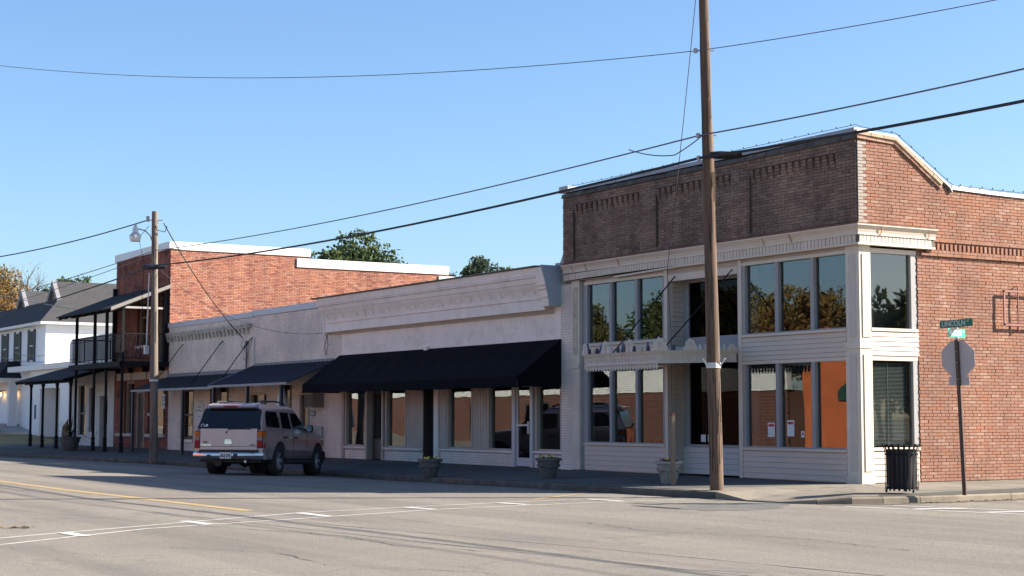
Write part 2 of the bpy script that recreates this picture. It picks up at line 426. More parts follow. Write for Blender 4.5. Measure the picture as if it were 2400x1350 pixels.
strip("centre_line", (-75, 9.3), (-32, 9.32), .2, paint_y, .004, 60)
strip("centre_line", (-32, 9.32), (-23.5, 9.63), .2, paint_y, .004, 12)
strip("parking_line", (-24.38, 15.26), (-26.3, 17.6), .11, paint_y, .0045, 8)
strip("parking_line", (-33.0, 15.3), (-35.2, 17.9), .10, paint_y, .0045, 8)
strip("parking_line", (-37.6, 15.4), (-39.6, 17.9), .10, paint_y, .0045, 8)
strip("crosswalk_line", (-20.1, 18.55), (-14.5, 19.9), .1, paint_w, .004, 8)
strip("crosswalk_line", (-19.9, 19.4), (-14.5, 20.9), .1, paint_w, .004, 8)
strip("crosswalk_rung", (-18.9, 18.9), (-18.6, 19.75), .22, paint_w, .008, 4)
strip("crosswalk_rung", (-17.7, 19.2), (-17.4, 20.0), .22, paint_w, .008, 4)
def blob(name, pts, m, lift):
    o = MB().face(*[(x, y, zroad(x, y)+lift) for x, y in pts]).build(name, m); o['kind'] = 'structure'; return o
def wob_poly(cx, cy, rx, ry, rot, n=40, j=.12, seed=1):
    r_ = random.Random(seed); ph = [r_.uniform(0, 6.28) for _ in range(4)]
    out = []
    for i in range(n):
        t = 2*math.pi*i/n; k = 1+j*(math.sin(3*t+ph[0])+.6*math.sin(5*t+ph[1])+.5*math.sin(9*t+ph[2]))
        x, y = rx*k*math.cos(t), ry*k*math.sin(t)
        out.append((cx+x*math.cos(rot)-y*math.sin(rot), cy+x*math.sin(rot)+y*math.cos(rot)))
    return out
blob("asphalt_patch", wob_poly(-20.9, 16.9, 1.5, .75, R(115), seed=3), patch_m, .003)
blob("asphalt_patch", wob_poly(-21.25, 15.62, .62, .07, R(3), seed=5, j=.06), oil_m, .008)
for L, s_ in (([(-34, 8.5), (-27, 8.75), (-20.8, 9.2), (-15, 10.1), (-10, 10.7)], 1), ([(-24, 8.3), (-19.6, 8.65), (-13.7, 9.25), (-9, 9.9)], 2)):
    m = MB(); r = [[], []]; rr_ = random.Random(s_)
    pts = []
    for a, b_ in zip(L[:-1], L[1:]):
        for i in range(10): pts.append(Vector(a).lerp(Vector(b_), i/10))
    for c_ in pts:
        w = rr_.uniform(.006, .03)
        r[0].append((c_.x, c_.y-w, .0035)); r[1].append((c_.x, c_.y+w, .0035))
    m.grid(r); o = m.build("road_seam", pm("road_seam", (.165, .157, .145), .95, .25, 4, .006, 60)); o['kind'] = 'structure'

# jagged cracks running across the foreground asphalt, drains of dirt along the corner kerb
crk = pm("road_crack", (.07, .065, .058), .95, .4, 9, .008, 60)
def crack(L, seed, w=.008):
    r_ = random.Random(seed); m = MB(); a_, b_ = [], []; pts = []
    for p, q in zip(L[:-1], L[1:]):
        n = max(3, int((Vector(q)-Vector(p)).length/.12))
        for i in range(n): pts.append(Vector(p).lerp(Vector(q), i/n)+Vector((r_.gauss(0, .03), r_.gauss(0, .03))))
    off = 0
    for i, c_ in enumerate(pts):
        d = (pts[min(i+1, len(pts)-1)]-pts[max(0, i-1)]).normalized(); nn = Vector((-d.y, d.x)); ww = w*r_.uniform(.25, 1.5)
        z = zroad(c_.x, c_.y)+.0045
        a_.append((c_.x-nn.x*ww, c_.y-nn.y*ww, z)); b_.append((c_.x+nn.x*ww, c_.y+nn.y*ww, z))
    o = m.grid([a_, b_], flip=True).build("road_crack", crk); o['kind'] = 'structure'
crack([(-17.5, 6.2), (-16.0, 6.9), (-14.6, 6.8), (-13.2, 7.6), (-11.5, 7.9)], 1)
crack([(-13.0, 9.0), (-11.8, 9.8), (-10.4, 9.9), (-9.0, 10.7)], 3, .008)
crack([(-19.8, 8.0), (-18.0, 8.6), (-16.2, 8.4), (-14.6, 9.2)], 4, .009)
crack([(-18.5, 12.5), (-16.8, 12.2), (-15.0, 13.0), (-12.8, 12.8)], 5, .009)
gut = pm("gutter_dirt", (.10, .085, .065), .97, .35, 7, .012, 50, dirt=((.2, .17, .13), .6, 5))
def gutter(pts, w0, seed):
    r_ = random.Random(seed); a_, b_ = [], []
    for i, (p, q) in enumerate(zip(pts[:-1], pts[1:])):
        d = (Vector(q)-Vector(p)).normalized(); nn = Vector((d.y, -d.x)); n = max(2, int((Vector(q)-Vector(p)).length/.2))
        for k in range(n):
            c_ = Vector(p).lerp(Vector(q), k/n); e = c_+nn*w0*r_.uniform(.35, 1.15); i_ = c_-nn*.03
            a_.append((i_.x, i_.y, zroad(i_.x, i_.y)+.006)); b_.append((e.x, e.y, zroad(e.x, e.y)+.006))
    o = MB().grid([a_, b_], flip=False).build("gutter_dirt", gut); o['kind'] = 'structure'
gutter(arc[3:]+[(RK, 22), (RK, 25), (RK, 30)], .3, 1)
gutter([(x, ky(x)) for x in np.arange(-60, -23, 2.0)]+[(-23.1, 18.25), (-22.4, 18.22)], .24, 2)
# ---------------------------------------------------------------- brick walls
COURSE = .0648; BL = .226; JT = .011
def brick_mesh(name, L, H, D, m):
    b = MB(); b.box(0, L, 0, D, 0, H); me = bpy.data.meshes.new(name)
    me.from_pydata(b.v, [], b.f); me.materials.append(m); me.update(); return me
def brick_wall(parent, axis, const, z0, z1, spans, mat, prot=.012, course=COURSE, bl=BL, single=None, single_mat=None, header=7, seed=1, jit=.004, z_off=0, name="brick"):
    """axis 'y': wall facing -Y at y=const; axis 'x': wall facing +X at x=const. spans(z0,z1)-> list of (u0,u1)"""
    r_ = random.Random(seed); st = MB(); singles = []
    nrow = int((z1-z0)/course); H = course-JT
    for i in range(nrow):
        zb = z0+i*course+JT*.5; zt = zb+H
        hd = header and (i+z_off) % header == header-1
        L = bl*.5 if hd else bl
        for (a, b_) in spans(zb, zt):
            off = (0 if i % 2 else L*.5) if not hd else L*.25
            k = math.floor((a-off)/L)
            u = k*L+off
            while u < b_-.02:
                p0 = max(a, u+JT*.5); p1 = min(b_, u+L-JT*.5); u += L
                if p1-p0 < .03: continue
                full = (p1-p0) > L-JT-.001
                pr = prot+r_.uniform(-jit, jit*.6)
                dz = r_.uniform(-.0015, .0015)
                if single and full and single(p0, zb):
                    singles.append((p0, zb+dz, pr, hd)); continue
                e = r_.uniform(-.002, .002)
                if axis == 'y':
                    n = len(st.v); y0, y1 = const-pr, const+.01
                    st.v += [(p0, y0, zb+dz), (p1, y0+e, zb+dz), (p1, y0+e, zt+dz), (p0, y0, zt+dz), (p0, y1, zb), (p1, y1, zb), (p1, y1, zt), (p0, y1, zt)]
                    st.f += [(n, n+1, n+2, n+3), (n+4, n+5, n+1, n), (n+3, n+2, n+6, n+7), (n+1, n+5, n+6, n+2), (n+4, n, n+3, n+7)]
                else:
                    n = len(st.v); x0, x1 = const+pr, const-.01
                    st.v += [(x0, p0, zb+dz), (x0+e, p1, zb+dz), (x0+e, p1, zt+dz), (x0, p0, zt+dz), (x1, p0, zb), (x1, p1, zb), (x1, p1, zt), (x1, p0, zt)]
                    st.f += [(n, n+1, n+2, n+3), (n+4, n+5, n+1, n), (n+3, n+2, n+6, n+7), (n+1, n+5, n+6, n+2), (n+4, n, n+3, n+7)]
                st.t += [r_.random()]*5
    if singles:
        r_.shuffle(singles); singles.sort(key=lambda q: 0)
        pick = singles[:300]; rest = singles[300:]
        D = .03
        me_s = brick_mesh("brick", bl-JT, H, D, single_mat); me_h = brick_mesh("brick_header", bl*.5-JT, H, D, single_mat)
        oo = org(parent)
        for (u, z, pr, hd) in pick:
            o = bpy.data.objects.new(name, me_h if hd else me_s); COL.objects.link(o); o.parent = parent
            if axis == 'y': o.location = (u-oo.x, const-pr-oo.y, z-oo.z)
            else:
                o.location = (const+pr-oo.x, u-oo.y, z-oo.z); o.rotation_euler = (0, 0, math.pi/2)
        for (u, z, pr, hd) in rest:
            L = (bl*.5 if hd else bl)-JT; n = len(st.v)
            if axis == 'y': q = [(u, const-pr, z), (u+L, const-pr, z), (u+L, const-pr, z+H), (u, const-pr, z+H)]; w = [(a, const+.01, c_) for a, _, c_ in q]
            else: q = [(const+pr, u, z), (const+pr, u+L, z), (const+pr, u+L, z+H), (const+pr, u, z+H)]; w = [(const-.01, b_, c_) for _, b_, c_ in q]
            st.v += q+[w[0], w[1], w[2], w[3]]
            st.f += [(n, n+1, n+2, n+3), (n+4, n+5, n+1, n), (n+3, n+2, n+6, n+7), (n+1, n+5, n+6, n+2), (n+4, n, n+3, n+7)]
            st.t += [r_.random()]*5
    o = st.build("brickwork", mat, parent, tint=True); o['kind'] = 'stuff'
    return o
def pane(parent, axis, c, u0, u1, z0, z1, m=glass_store, name="pane"):
    if axis == 'y': return B(name, m, parent, u0, u1, c, c+.006, z0, z1)
    return B(name, m, parent, c-.006, c, u0, u1, z0, z1)
def boards(parent, axis, c, u0, u1, z0, z1, n, m=siding_mat, name="siding_board", lip=.014, sag=0):
    h = (z1-z0)/n
    for i in range(n):
        a, b_ = z0+i*h, z0+(i+1)*h-.004
        if axis == 'y': MB().hexa([(u0, c-lip-.006, a), (u1, c-lip-.006, a), (u1, c+.02, a), (u0, c+.02, a), (u0, c-.004, b_), (u1, c-.004, b_), (u1, c+.02, b_), (u0, c+.02, b_)]).build(name, m, parent)
        else: MB().hexa([(c+lip+.006, u0, a), (c+lip+.006, u1, a), (c-.02, u1, a), (c-.02, u0, a), (c+.004, u0, b_), (c+.004, u1, b_), (c-.02, u1, b_), (c-.02, u0, b_)]).build(name, m, parent)
def shell(parent, x0, x1, y0, y1, z0, z1, m=dark_inside, t=.12, front=False):
    """interior box open to the street"""
    mb = MB()
    mb.box(x0, x0+t, y0, y1, z0, z1); mb.box(x1-t, x1, y0, y1, z0, z1); mb.box(x0+t, x1-t, y1-t, y1, z0, z1)
    mb.box(x0+t, x1-t, y0, y1-t, z1-t, z1); mb.box(x0+t, x1-t, y0, y1-t, z0, z0+.02)
    return mb.build("interior_shell", m, parent)
def cove(parent, name, m, prof, x0, x1, yb=None):   # profile (p out from facade, z) swept along x
    yb = YF if yb is None else yb
    pts = [(x0, yb-p, z) for p, z in prof]
    return MB().prism(pts, (x1-x0, 0, 0)).build(name, m, parent)

# ================================================================ corner brick store (A)
XL, XR = -34.46, -23.90
A = thing("corner_store", "two storey brown and salmon brick corner store with cream siding bays and white fascia", "building", (XR, YF, 0))
# cores
B("wall", mortar_front, A, XL, XR-.003, YF+.03, YF+.38, 4.75, 7.0)
def topz(y):
    return float(np.interp(y, [22.5, 23.5, 24.95, 26, 40], [7.02, 7.0, 6.06, 6.03, 5.9]))
prof = [(22.53, 4.75), (24.06, 4.75), (24.06, .1), (40, .1), (40, topz(40)), (26, topz(26)), (24.95, topz(24.95)), (23.5, topz(23.5)), (22.53, 7.02)]
MB().prism([(XR-.34, y, z) for y, z in prof], (.34, 0, 0)).build("wall", mortar_side, A)
mbx = MB(); mbx.box(XL, XL+.3, YF+.38, 40, .1, 5.9); mbx.box(XL+.3, XR-.34, 39.7, 40, .1, 5.8); mbx.build("wall", mortar_front, A)
B("roof", coping_dark, A, XL+.3, XR-.34, YF+.38, 39.7, 5.3, 5.45)
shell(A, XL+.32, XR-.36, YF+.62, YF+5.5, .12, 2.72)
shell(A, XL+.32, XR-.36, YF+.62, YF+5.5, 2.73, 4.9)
# side brickwork (lit wall)
def side_spans(zb, zt):
    lo = 22.5 if zb > 5.22 else (24.47 if zb > 4.72 else 24.06)
    hi = 29.5
    if zt > 6.0:
        ys_ = np.linspace(22.5, 29.5, 400); ok = [y for y in ys_ if topz(y) >= zt-.01]
        hi = max(ok) if ok else 22.4
    if hi <= lo: return []
    if 4.775 < (zb+zt)/2 < 4.96: return []      # the dentil band
    return [(lo, hi)]
brick_wall(A, 'x', XR, .13, 6.97, side_spans, bm_side, prot=.014, single=lambda u, z: z < 3.0 and 24.3 < u < 27.0, single_mat=bm_side_i, seed=11, jit=.005)
# white-painted quoin edge bricks at the corner
qm = MB(); zq = 5.24; i = 0
while zq < 6.85:
    qm.box(XR-.002, XR+.022, 22.49, 22.62 if i % 2 else 22.72, zq, zq+COURSE-JT); zq += COURSE; i += 1
qm.build("corner_bricks", pm("pale_brick_edge", (.30, .265, .235), .9, .2, 9, .003, 50), A)
# dentil band
u = 24.5
while u < 29.5:
    dm = MB().box(XR-.01, XR+.03, u, u+.062, 4.80, 4.93); dm.t = [rnd.random()]*6; dm.build("dentil", bm_side, A, tint=True); u += .1235
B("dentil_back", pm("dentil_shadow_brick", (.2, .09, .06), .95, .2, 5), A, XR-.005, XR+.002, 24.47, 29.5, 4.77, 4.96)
def proj_course(z, y0, y1, out, L=.226, off=0.0):
    m = MB(); u = y0+off; r_ = random.Random(int(z*1000))
    while u < y1:
        m.box(XR-.005, XR+out+r_.uniform(-.004, .004), u, min(u+L-.01, y1), z, z+COURSE-.009); m.t += [r_.random()]*6; u += L
    m.build("projecting_course", bm_side, A, tint=True)["kind"] = "stuff"
proj_course(4.963, 24.47, 29.5, .034); proj_course(4.735, 24.3, 29.5, .045, .113); proj_course(4.67, 24.15, 29.5, .06); 
# sloping brick coping on the side
def cop(pts, w, out, name, m, n):
    for (a, b_) in zip(pts[:-1], pts[1:]):
        a, b_ = Vector(a), Vector(b_); k = max(1, int((b_-a).length/n)); d = (b_-a)/k; nn = Vector((0, -d.z, d.y)).normalized()*w
        for i in range(k):
            p0, p1 = a+d*i+d*.02, a+d*(i+1)-d*.02; o_ = out+rnd.uniform(-.006, .006)
            v = Vector((o_+.02, 0, 0))
            MB().prism([p0, p1, p1-nn, p0-nn], v).build(name, m, A)
cpts = [(XR-.02, 22.47, 6.98), (XR-.02, 23.5, 6.93), (XR-.02, 24.78, 6.11)]
cop(cpts, .07, .05, "coping_brick", brick_mat("coping_brick_side", [(.42, .24, .17), (.46, .29, .21), (.38, .2, .14), (.5, .34, .25)], 'rand'), .23)
cop([(x, y, z+.075) for x, y, z in cpts], .07, .075, "coping_brick", coping_light, .3)
# metal flashing on the side
fpts = [(22.45, 7.03), (23.5, 7.0), (24.98, 6.1), (25.05, 6.0)]
m = MB()
for (a, b_) in zip(fpts[:-1], fpts[1:]): m.hexa([(XR-.3, a[0], a[1]), (XR+.07, a[0], a[1]), (XR+.07, b_[0], b_[1]), (XR-.3, b_[0], b_[1]), (XR-.3, a[0], a[1]+.045), (XR+.06, a[0], a[1]+.045), (XR+.06, b_[0], b_[1]+.045), (XR-.3, b_[0], b_[1]+.045)])
m.build("flashing", pm("rusty_flashing", (.30, .30, .295), .5, .08, 2, metal=.1, dirt=((.25, .1, .05), .8, 2.6)), A)
for i in range(8):
    y0 = 25.06+i*1.2
    MB().hexa([(XR-.3, y0, topz(y0)+.01), (XR+.05, y0, topz(y0)+.01), (XR+.05, y0+1.19, topz(y0+1.19)+.01), (XR-.3, y0+1.19, topz(y0+1.19)+.01), (XR-.3, y0, topz(y0)+.1), (XR+.04, y0, topz(y0)+.1), (XR+.04, y0+1.19, topz(y0+1.19)+.1), (XR-.3, y0+1.19, topz(y0+1.19)+.1)]).build("flashing", flash_white, A)
# front brickwork: piers at YF-.05, recessed panels at YF+.03
PAN = [(-34.0, -31.17), (-30.54, -27.78), (-27.17, -24.46)]
def panel_spans(zb, zt): return PAN if 5.32 < (zb+zt)/2 < 6.68 else []
def pier_spans(zb, zt):
    if 5.32 < (zb+zt)/2 < 6.68:
        xs_ = [XL]+[q for a in PAN for q in a]+[XR]; return [(xs_[i], xs_[i+1]) for i in range(0, len(xs_), 2)]
    return [(XL, XR)]
pc = MB()
for a, b_ in pier_spans(5.5, 5.56): pc.box(a+.004, b_-.004 if b_ < XR else XR-.006, YF-.035, YF+.03, 5.32, 6.68)
pc.box(XL+.004, XR-.006, YF-.035, YF+.03, 6.68, 6.98); pc.box(XL+.004, XR-.006, YF-.035, YF+.03, 5.19, 5.32)
pc.build("pier", mortar_front, A)
brick_wall(A, 'y', YF+.03, 5.2, 6.98, panel_spans, bm_front, prot=.014, seed=5, jit=.006, header=0)
brick_wall(A, 'y', YF-.035, 5.2, 6.98, pier_spans, bm_front, prot=.014, seed=6, jit=.006, header=0)
for a, b_ in PAN:       # corbel teeth under the top band
    k = 13; s_ = (b_-a)/k; r_ = random.Random(int(a*10))
    for i in range(k):
        m = MB()
        for j, (zz, pr) in enumerate(((6.615, .068), (6.55, .062), (6.485, .042), (6.42, .024))):
            x0 = a+i*s_+.012; m.box(x0, x0+s_*.52, YF+.03-pr-.004, YF+.031, zz, zz+.056); m.t += [r_.random()]*6
        m.build("corbel_tooth", bm_front, A, tint=True)
# coping and flashing along the front
m = MB(); r_ = random.Random(3); x = XL-.02
while x < XR-.01:
    w = r_.uniform(.4, .7); x1 = min(x+w, XR+.02); h = r_.uniform(-.012, .012)
    m.hexa([(x, YF-.09+h, 6.9), (x1-.012, YF-.09+h, 6.9), (x1-.012, YF+.4, 6.9), (x, YF+.4, 6.9), (x, YF-.06, 7.0+h), (x1-.012, YF-.06, 7.0+h), (x1-.012, YF+.4, 7.04), (x, YF+.4, 7.04)])
    x = x1
m.build("coping", coping_dark, A)
for i in range(9):
    x0 = XL+i*(XR-XL)/9; x1 = x0+(XR-XL)/9-.012
    MB().hexa([(x0, YF-.07, 7.035), (x1, YF-.07, 7.035), (x1, YF+.38, 7.035), (x0, YF+.38, 7.035), (x0, YF-.055, 7.125), (x1, YF-.055, 7.125), (x1, YF+.36, 7.125), (x0, YF+.36, 7.125)]).build("flashing", flash_metal, A)
B("flashing", flash_metal, A, XL-.1, XL+.3, YF-.1, YF+.4, 7.04, 7.2)
# fascia (front and return on the side): crown, band, slats, lip
FZ = [(.0, 5.19), (.21, 5.19), (.21, 5.165), (.15, 5.09), (.13, 5.03), (.13, 4.985), (.0, 4.985)]
def fascia():
    x0, x1 = -34.33, XR
    def ring(x, prof): return [(x, YF-p, z) for p, z in prof]
    # mitred front + side sweep
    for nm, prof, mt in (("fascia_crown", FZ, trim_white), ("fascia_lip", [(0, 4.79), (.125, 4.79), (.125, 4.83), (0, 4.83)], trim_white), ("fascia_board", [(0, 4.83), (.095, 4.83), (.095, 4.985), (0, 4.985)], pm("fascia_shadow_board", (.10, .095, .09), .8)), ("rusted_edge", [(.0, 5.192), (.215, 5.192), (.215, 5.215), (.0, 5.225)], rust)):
        rows_ = [[(x0, YF-q, z) for q, z in prof]+[(x0, YF-prof[0][0], prof[0][1])], [(x1+q, YF-q, z) for q, z in prof]+[(x1+prof[0][0], YF-prof[0][0], prof[0][1])], [(x1+q, 24.47, z) for q, z in prof]+[(x1+prof[0][0], 24.47, prof[0][1])]]
        if nm == "fascia_lip":
            rows_[0] = [(x0+2.2, a, z-.06) for _, a, z in rows_[0]]
            rows_.insert(1, [(-29.5, YF-q, z) for q, z in prof]+[(-29.5, YF-prof[0][0], prof[0][1])])
        m = MB().grid(rows_, flip=False)
        n = len(prof)+1
        m.f.append(tuple(range(n-1))); L = (len(rows_)-1)*n; m.f.append(tuple(range(L+n-2, L-1, -1)))
        m.build(nm, mt, A)
    w = .108; x = x0
    sm = bpy.data.meshes.new("fascia_slat"); b = MB().box(0, w-.017, -.013, 0, 4.832, 4.983); sm.from_pydata(b.v, [], b.f); sm.materials.append(trim_white)
    oo = org(A)
    while x < x1+.02:
        o = bpy.data.objects.new("fascia_slat", sm); COL.objects.link(o); o.parent = A
        k = max(0, (-32.2-x)) 
        o.location = (x-oo.x, YF-.097-oo.y+rnd.uniform(-.004, .003), -k*.012); x += w
    y = YF-.07; sm2 = bpy.data.meshes.new("fascia_slat"); b = MB().box(0, .080, -.013, 0, 4.832, 4.983); sm2.from_pydata(b.v, [], b.f); sm2.materials.append(trim_white)
    while y < 24.36:
        o = bpy.data.objects.new("fascia_slat", sm2); COL.objects.link(o); o.parent = A
        o.location = (XR+.097-oo.x, y-oo.y, 0); o.rotation_euler = (0, 0, math.pi/2); y += .098
fascia()
for xs_, w_ in ((-33.9, .02), (-33.3, .03), (-31.9, .03), (-28.5, .035), (-26.6, .025), (-25.75, .04)):      # rust runs over the seams
    MB().hexa([(xs_, YF-.212, 5.19), (xs_+w_, YF-.212, 5.19), (xs_+w_, YF-.1, 5.19), (xs_, YF-.1, 5.19), (xs_, YF-.214, 5.2), (xs_+w_, YF-.214, 5.2), (xs_+w_, YF-.1, 5.2), (xs_, YF-.1, 5.2)]).build("seam", rust, A)
    MB().hexa([(xs_+.01, YF-.134, 4.985), (xs_+w_*.8, YF-.134, 4.985), (xs_+w_*.8, YF-.128, 4.985), (xs_+.01, YF-.128, 4.985), (xs_, YF-.213, 5.165), (xs_+w_, YF-.213, 5.165), (xs_+w_, YF-.2, 5.165), (xs_, YF-.2, 5.165)]).build("seam", pm("rust_run", (.42, .26, .14), .8, .3, 8), A)
for ys_ in (22.95, 24.25):
    MB().hexa([(XR+.134, ys_, 4.985), (XR+.128, ys_, 4.985), (XR+.128, ys_+.018, 4.985), (XR+.134, ys_+.018, 4.985), (XR+.213, ys_, 5.165), (XR+.2, ys_, 5.165), (XR+.2, ys_+.018, 5.165), (XR+.213, ys_+.018, 5.165)]).build("seam", pm("rust_run", (.42, .26, .14), .8, .3, 8), A)
# soffit + header board above the windows
B("header_board", pm("header_board", (.42, .34, .26), .7, .1, 2), A, -33.56, XR-.36, YF+.02, YF+.2, 4.66, 4.79)
B("soffit", pm("header_board", (.42, .34, .26)), A, -34.3, XR-.01, YF-.094, YF+.03, 4.782, 4.789)
# cast-iron pilaster on the left, corner pillar on the right
B("pilaster", cream_post, A, -34.10, -33.76, YF-.03, YF+.3, .13, 4.79)
B("pilaster_panel", pm("flaking_panel", (.46, .40, .30), .9, .2, 7, .004, 30, dirt=((.2, .15, .1), .6, 5)), A, -34.03, -33.84, YF-.043, YF-.029, 2.95, 4.62)
B("pilaster_cap", cream_post, A, -34.12, -33.74, YF-.07, YF+.0, 2.62, 2.74)
B("pilaster_cap", cream_post, A, -34.12, -33.74, YF-.055, YF+.0, 2.5, 2.535)
B("pilaster_panel", cream_post, A, -34.03, -33.83, YF-.04, YF-.029, .35, 2.42)
B("jamb", grey_trim, A, -33.755, -33.56, YF+.06, YF+.3, .13, 4.75)
def pillar():
    x0, x1, y0, y1 = -24.27, -23.885, YF-.012, 22.79
    z_m = 2.78
    B("corner_pillar", cream_post, A, x0, x1, y0, y1, z_m+.1, 4.79)
    B("corner_pillar", cream_post, A, x0-.015, x1+.012, y0-.012, y1, .12, z_m-.02)
    B("pillar_band", cream_post, A, x0-.03, x1+.03, y0-.03, y1+.002, z_m-.02, z_m+.1)
    B("pillar_base", cream_post, A, x0-.03, x1+.03, y0-.03, y1+.004, .115, .26)
    pmn = pm("pillar_panel", (.62, .53, .40), .8, .1, 4, .003, 40, dirt=((.4, .28, .2), .5, 4))
    for (a, b_) in ((z_m+.2, 4.62), (.36, z_m-.14)):
        B("pillar_panel", pmn, A, x1+(.012 if a < 2 else 0)-.002, x1+(.012 if a < 2 else 0)+.018, y0+.07, y1-.03, a, b_)
        B("pillar_panel", pm("pillar_panel_front", (.52, .46, .40), .85, .12, 5, .003, 40, dirt=((.35, .25, .2), .5, 5)), A, x0+.09, x1-.1, y0-.012-(.012 if a < 2 else 0), y0+.002, a, b_)
pillar()
# window bays ----------------------------------------------------
GY = YF+.075
def bay(xs_pairs, z0, z1, fx0, fx1, top=.07, bot=.08):
    f = MB(); 
    B("window_head", trim_white, A, fx0, fx1, YF-.012, YF+.11, z1, z1+top)
    B("window_sill", trim_white, A, fx0-.02, fx1+.02, YF-.05, YF+.11, z0-bot, z0-.03)
    B("window_rail", grey_trim, A, fx0, fx1, YF+.0, YF+.11, z0-.03, z0)
    edges = [fx0]+[q for p_ in xs_pairs for q in p_]+[fx1]
    for i in range(0, len(edges), 2):
        B("mullion", grey_trim, A, edges[i], edges[i+1], YF+.0, YF+.11, z0, z1)
    for a, b_ in xs_pairs: pane(A, 'y', GY, a, b_, z0, z1, glass_old if z0 > 3 else glass_store)
RB = [(-27.40, -26.43), (-26.32, -25.33), (-25.22, -24.275)]
LB = [(-33.44, -32.51), (-32.40, -31.44), (-31.34, -30.36)]
bay(RB, 3.19, 4.65, -27.5, -24.272); bay(RB, .80, 2.53, -27.5, -24.288)
bay(LB, 3.22, 4.65, -33.56, -30.27); bay(LB, .82, 2.56, -33.56, -30.27)
boards(A, 'y', YF, -27.5, -24.285, 2.61, 3.1, 5); boards(A, 'y', YF, -27.5, -24.305, .14, .71, 5)
boards(A, 'y', YF, -33.56, -30.27, 2.63, 3.13, 5); boards(A, 'y', YF, -33.56, -30.27, .14, .73, 5)
B("board_backing", siding_mat, A, -27.5, -24.27, YF+.02, YF+.1, .12, .72); B("board_backing", siding_mat, A, -27.5, -24.27, YF+.02, YF+.1, 2.6, 3.11)
B("board_backing", siding_mat, A, -33.56, -30.27, YF+.02, YF+.1, .12, .74); B("board_backing", siding_mat, A, -33.56, -30.27, YF+.02, YF+.1, 2.63, 3.14)
for x0 in (-30.27, -27.62):
    B("corner_trim", trim_white, A, x0, x0+.12, YF-.022, YF+.12, .125, 4.78)
    m = MB(); 
    for k in range(42): m.hexa([(x0+.002 if x0 > -29 else x0-.012, YF-.028, .2+k*.11)]*0 or [(x0-.014, YF-.02, .2+k*.11), (x0, YF-.026, .2+k*.11), (x0, YF, .2+k*.11), (x0-.014, YF, .2+k*.11), (x0-.004, YF-.02, .3+k*.11), (x0, YF-.024, .3+k*.11), (x0, YF, .3+k*.11), (x0-.004, YF, .3+k*.11)])
    m.build("trim_edge", grey_trim, A)["kind"] = "stuff"
# recessed entrance
RD = YF+.42
boards(A, 'x', -30.15, YF+.12, RD, .14, 4.6, 40, name="siding_board")
boards(A, 'x', -27.62, YF+.12, RD, .14, 4.6, 4) if False else None
B("reveal", grey_trim, A, -27.62, -27.54, YF+.12, RD+.06, .125, 4.75)
B("lintel", trim_white, A, -30.15, -27.62, YF-.008, YF+.12, 4.5, 4.66)
B("porch_ceiling", grey_trim, A, -30.15, -27.62, YF-.0, RD, 2.74, 3.0)
for z0, z1, b0 in ((3.22, 4.5, 3.0), (.80, 2.7, .125)):
    B("window_frame", grey_trim, A, -30.15, -29.93, RD, RD+.08, b0, z1+.15); B("window_frame", grey_trim, A, -27.78, -27.62, RD, RD+.08, b0, z1+.15)
    B("window_frame", grey_trim, A, -29.93, -27.78, RD, RD+.08, z1-.03, z1+.15)
    B("window_frame", grey_trim, A, -29.93, -27.78, RD, RD+.08, z0-.06, z0)
    pane(A, 'y', RD+.04, -29.93, -27.78, z0, z1-.03, glass_dark)
B("apron", grey_trim, A, -29.93, -27.78, RD, RD+.08, 3.0, 3.16)
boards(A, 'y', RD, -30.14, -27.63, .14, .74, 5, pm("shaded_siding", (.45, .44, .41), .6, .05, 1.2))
B("shelf", pm("dull_wood", (.12, .075, .05), .8), A, -29.9, -27.9, RD+.5, RD+1.1, 3.86, 3.92)
for px_ in (-29.55, -29.3): B("sticker", pm("sticker_white", (.6, .62, .62), .6), A, px_, px_+.17, RD+.033, RD+.038, .86, 1.02)
# side bay
SX = XR-.07
def side_bay(z0, z1, y1):
    B("window_head", trim_white, A, XR-.12, XR-.0, 22.79, 24.05, z1, z1+.09); B("window_sill", trim_white, A, XR-.12, XR+.03, 22.79, 24.05, z0-.06, z0)
    B("mullion", grey_trim, A, XR-.12, XR-.005, y1, 24.05, z0, z1)
    pane(A, 'x', SX, 22.79, y1, z0, z1, glass_old if z0 > 3 else glass_mat("side_window_glass", wav=.0009, ws=1.1, boost=.55))
side_bay(3.17, 4.66, 23.9); side_bay(.82, 2.53, 23.92)
boards(A, 'x', XR, 22.79, 24.07, 2.63, 3.1, 5); boards(A, 'x', XR, 22.79, 24.03, .14, .74, 5)
B("board_backing", siding_mat, A, XR-.12, XR-.02, 22.79, 24.05, .12, .75); B("board_backing", siding_mat, A, XR-.12, XR-.02, 22.79, 24.05, 2.62, 3.11)
B("header_board", trim_white, A, XR-.12, XR+.0, 22.79, 24.06, 4.75, 4.79)
bl = pm("blind_slat", (.40, .38, .35), .6, .05)
for k in range(62):                                           # blind behind the lower side window
    z = .86+k*.0265
    MB().hexa([(SX-.05, 22.86, z+.004), (SX-.028, 22.86, z), (SX-.028, 23.84, z), (SX-.05, 23.84, z+.004), (SX-.05, 22.86, z+.0065), (SX-.028, 22.86, z+.0025), (SX-.028, 23.84, z+.0025), (SX-.05, 23.84, z+.0065)]).build("blind_slat", bl, A)
MB().tube([(SX-.022, 23.3, .86), (SX-.022, 23.3, 2.5)], .004, 6).build("blind_cord", bl, A)
B("interior_partition", dark_inside, A, XR-.5, XR-.45, 22.9, 24.2, .13, 2.7)
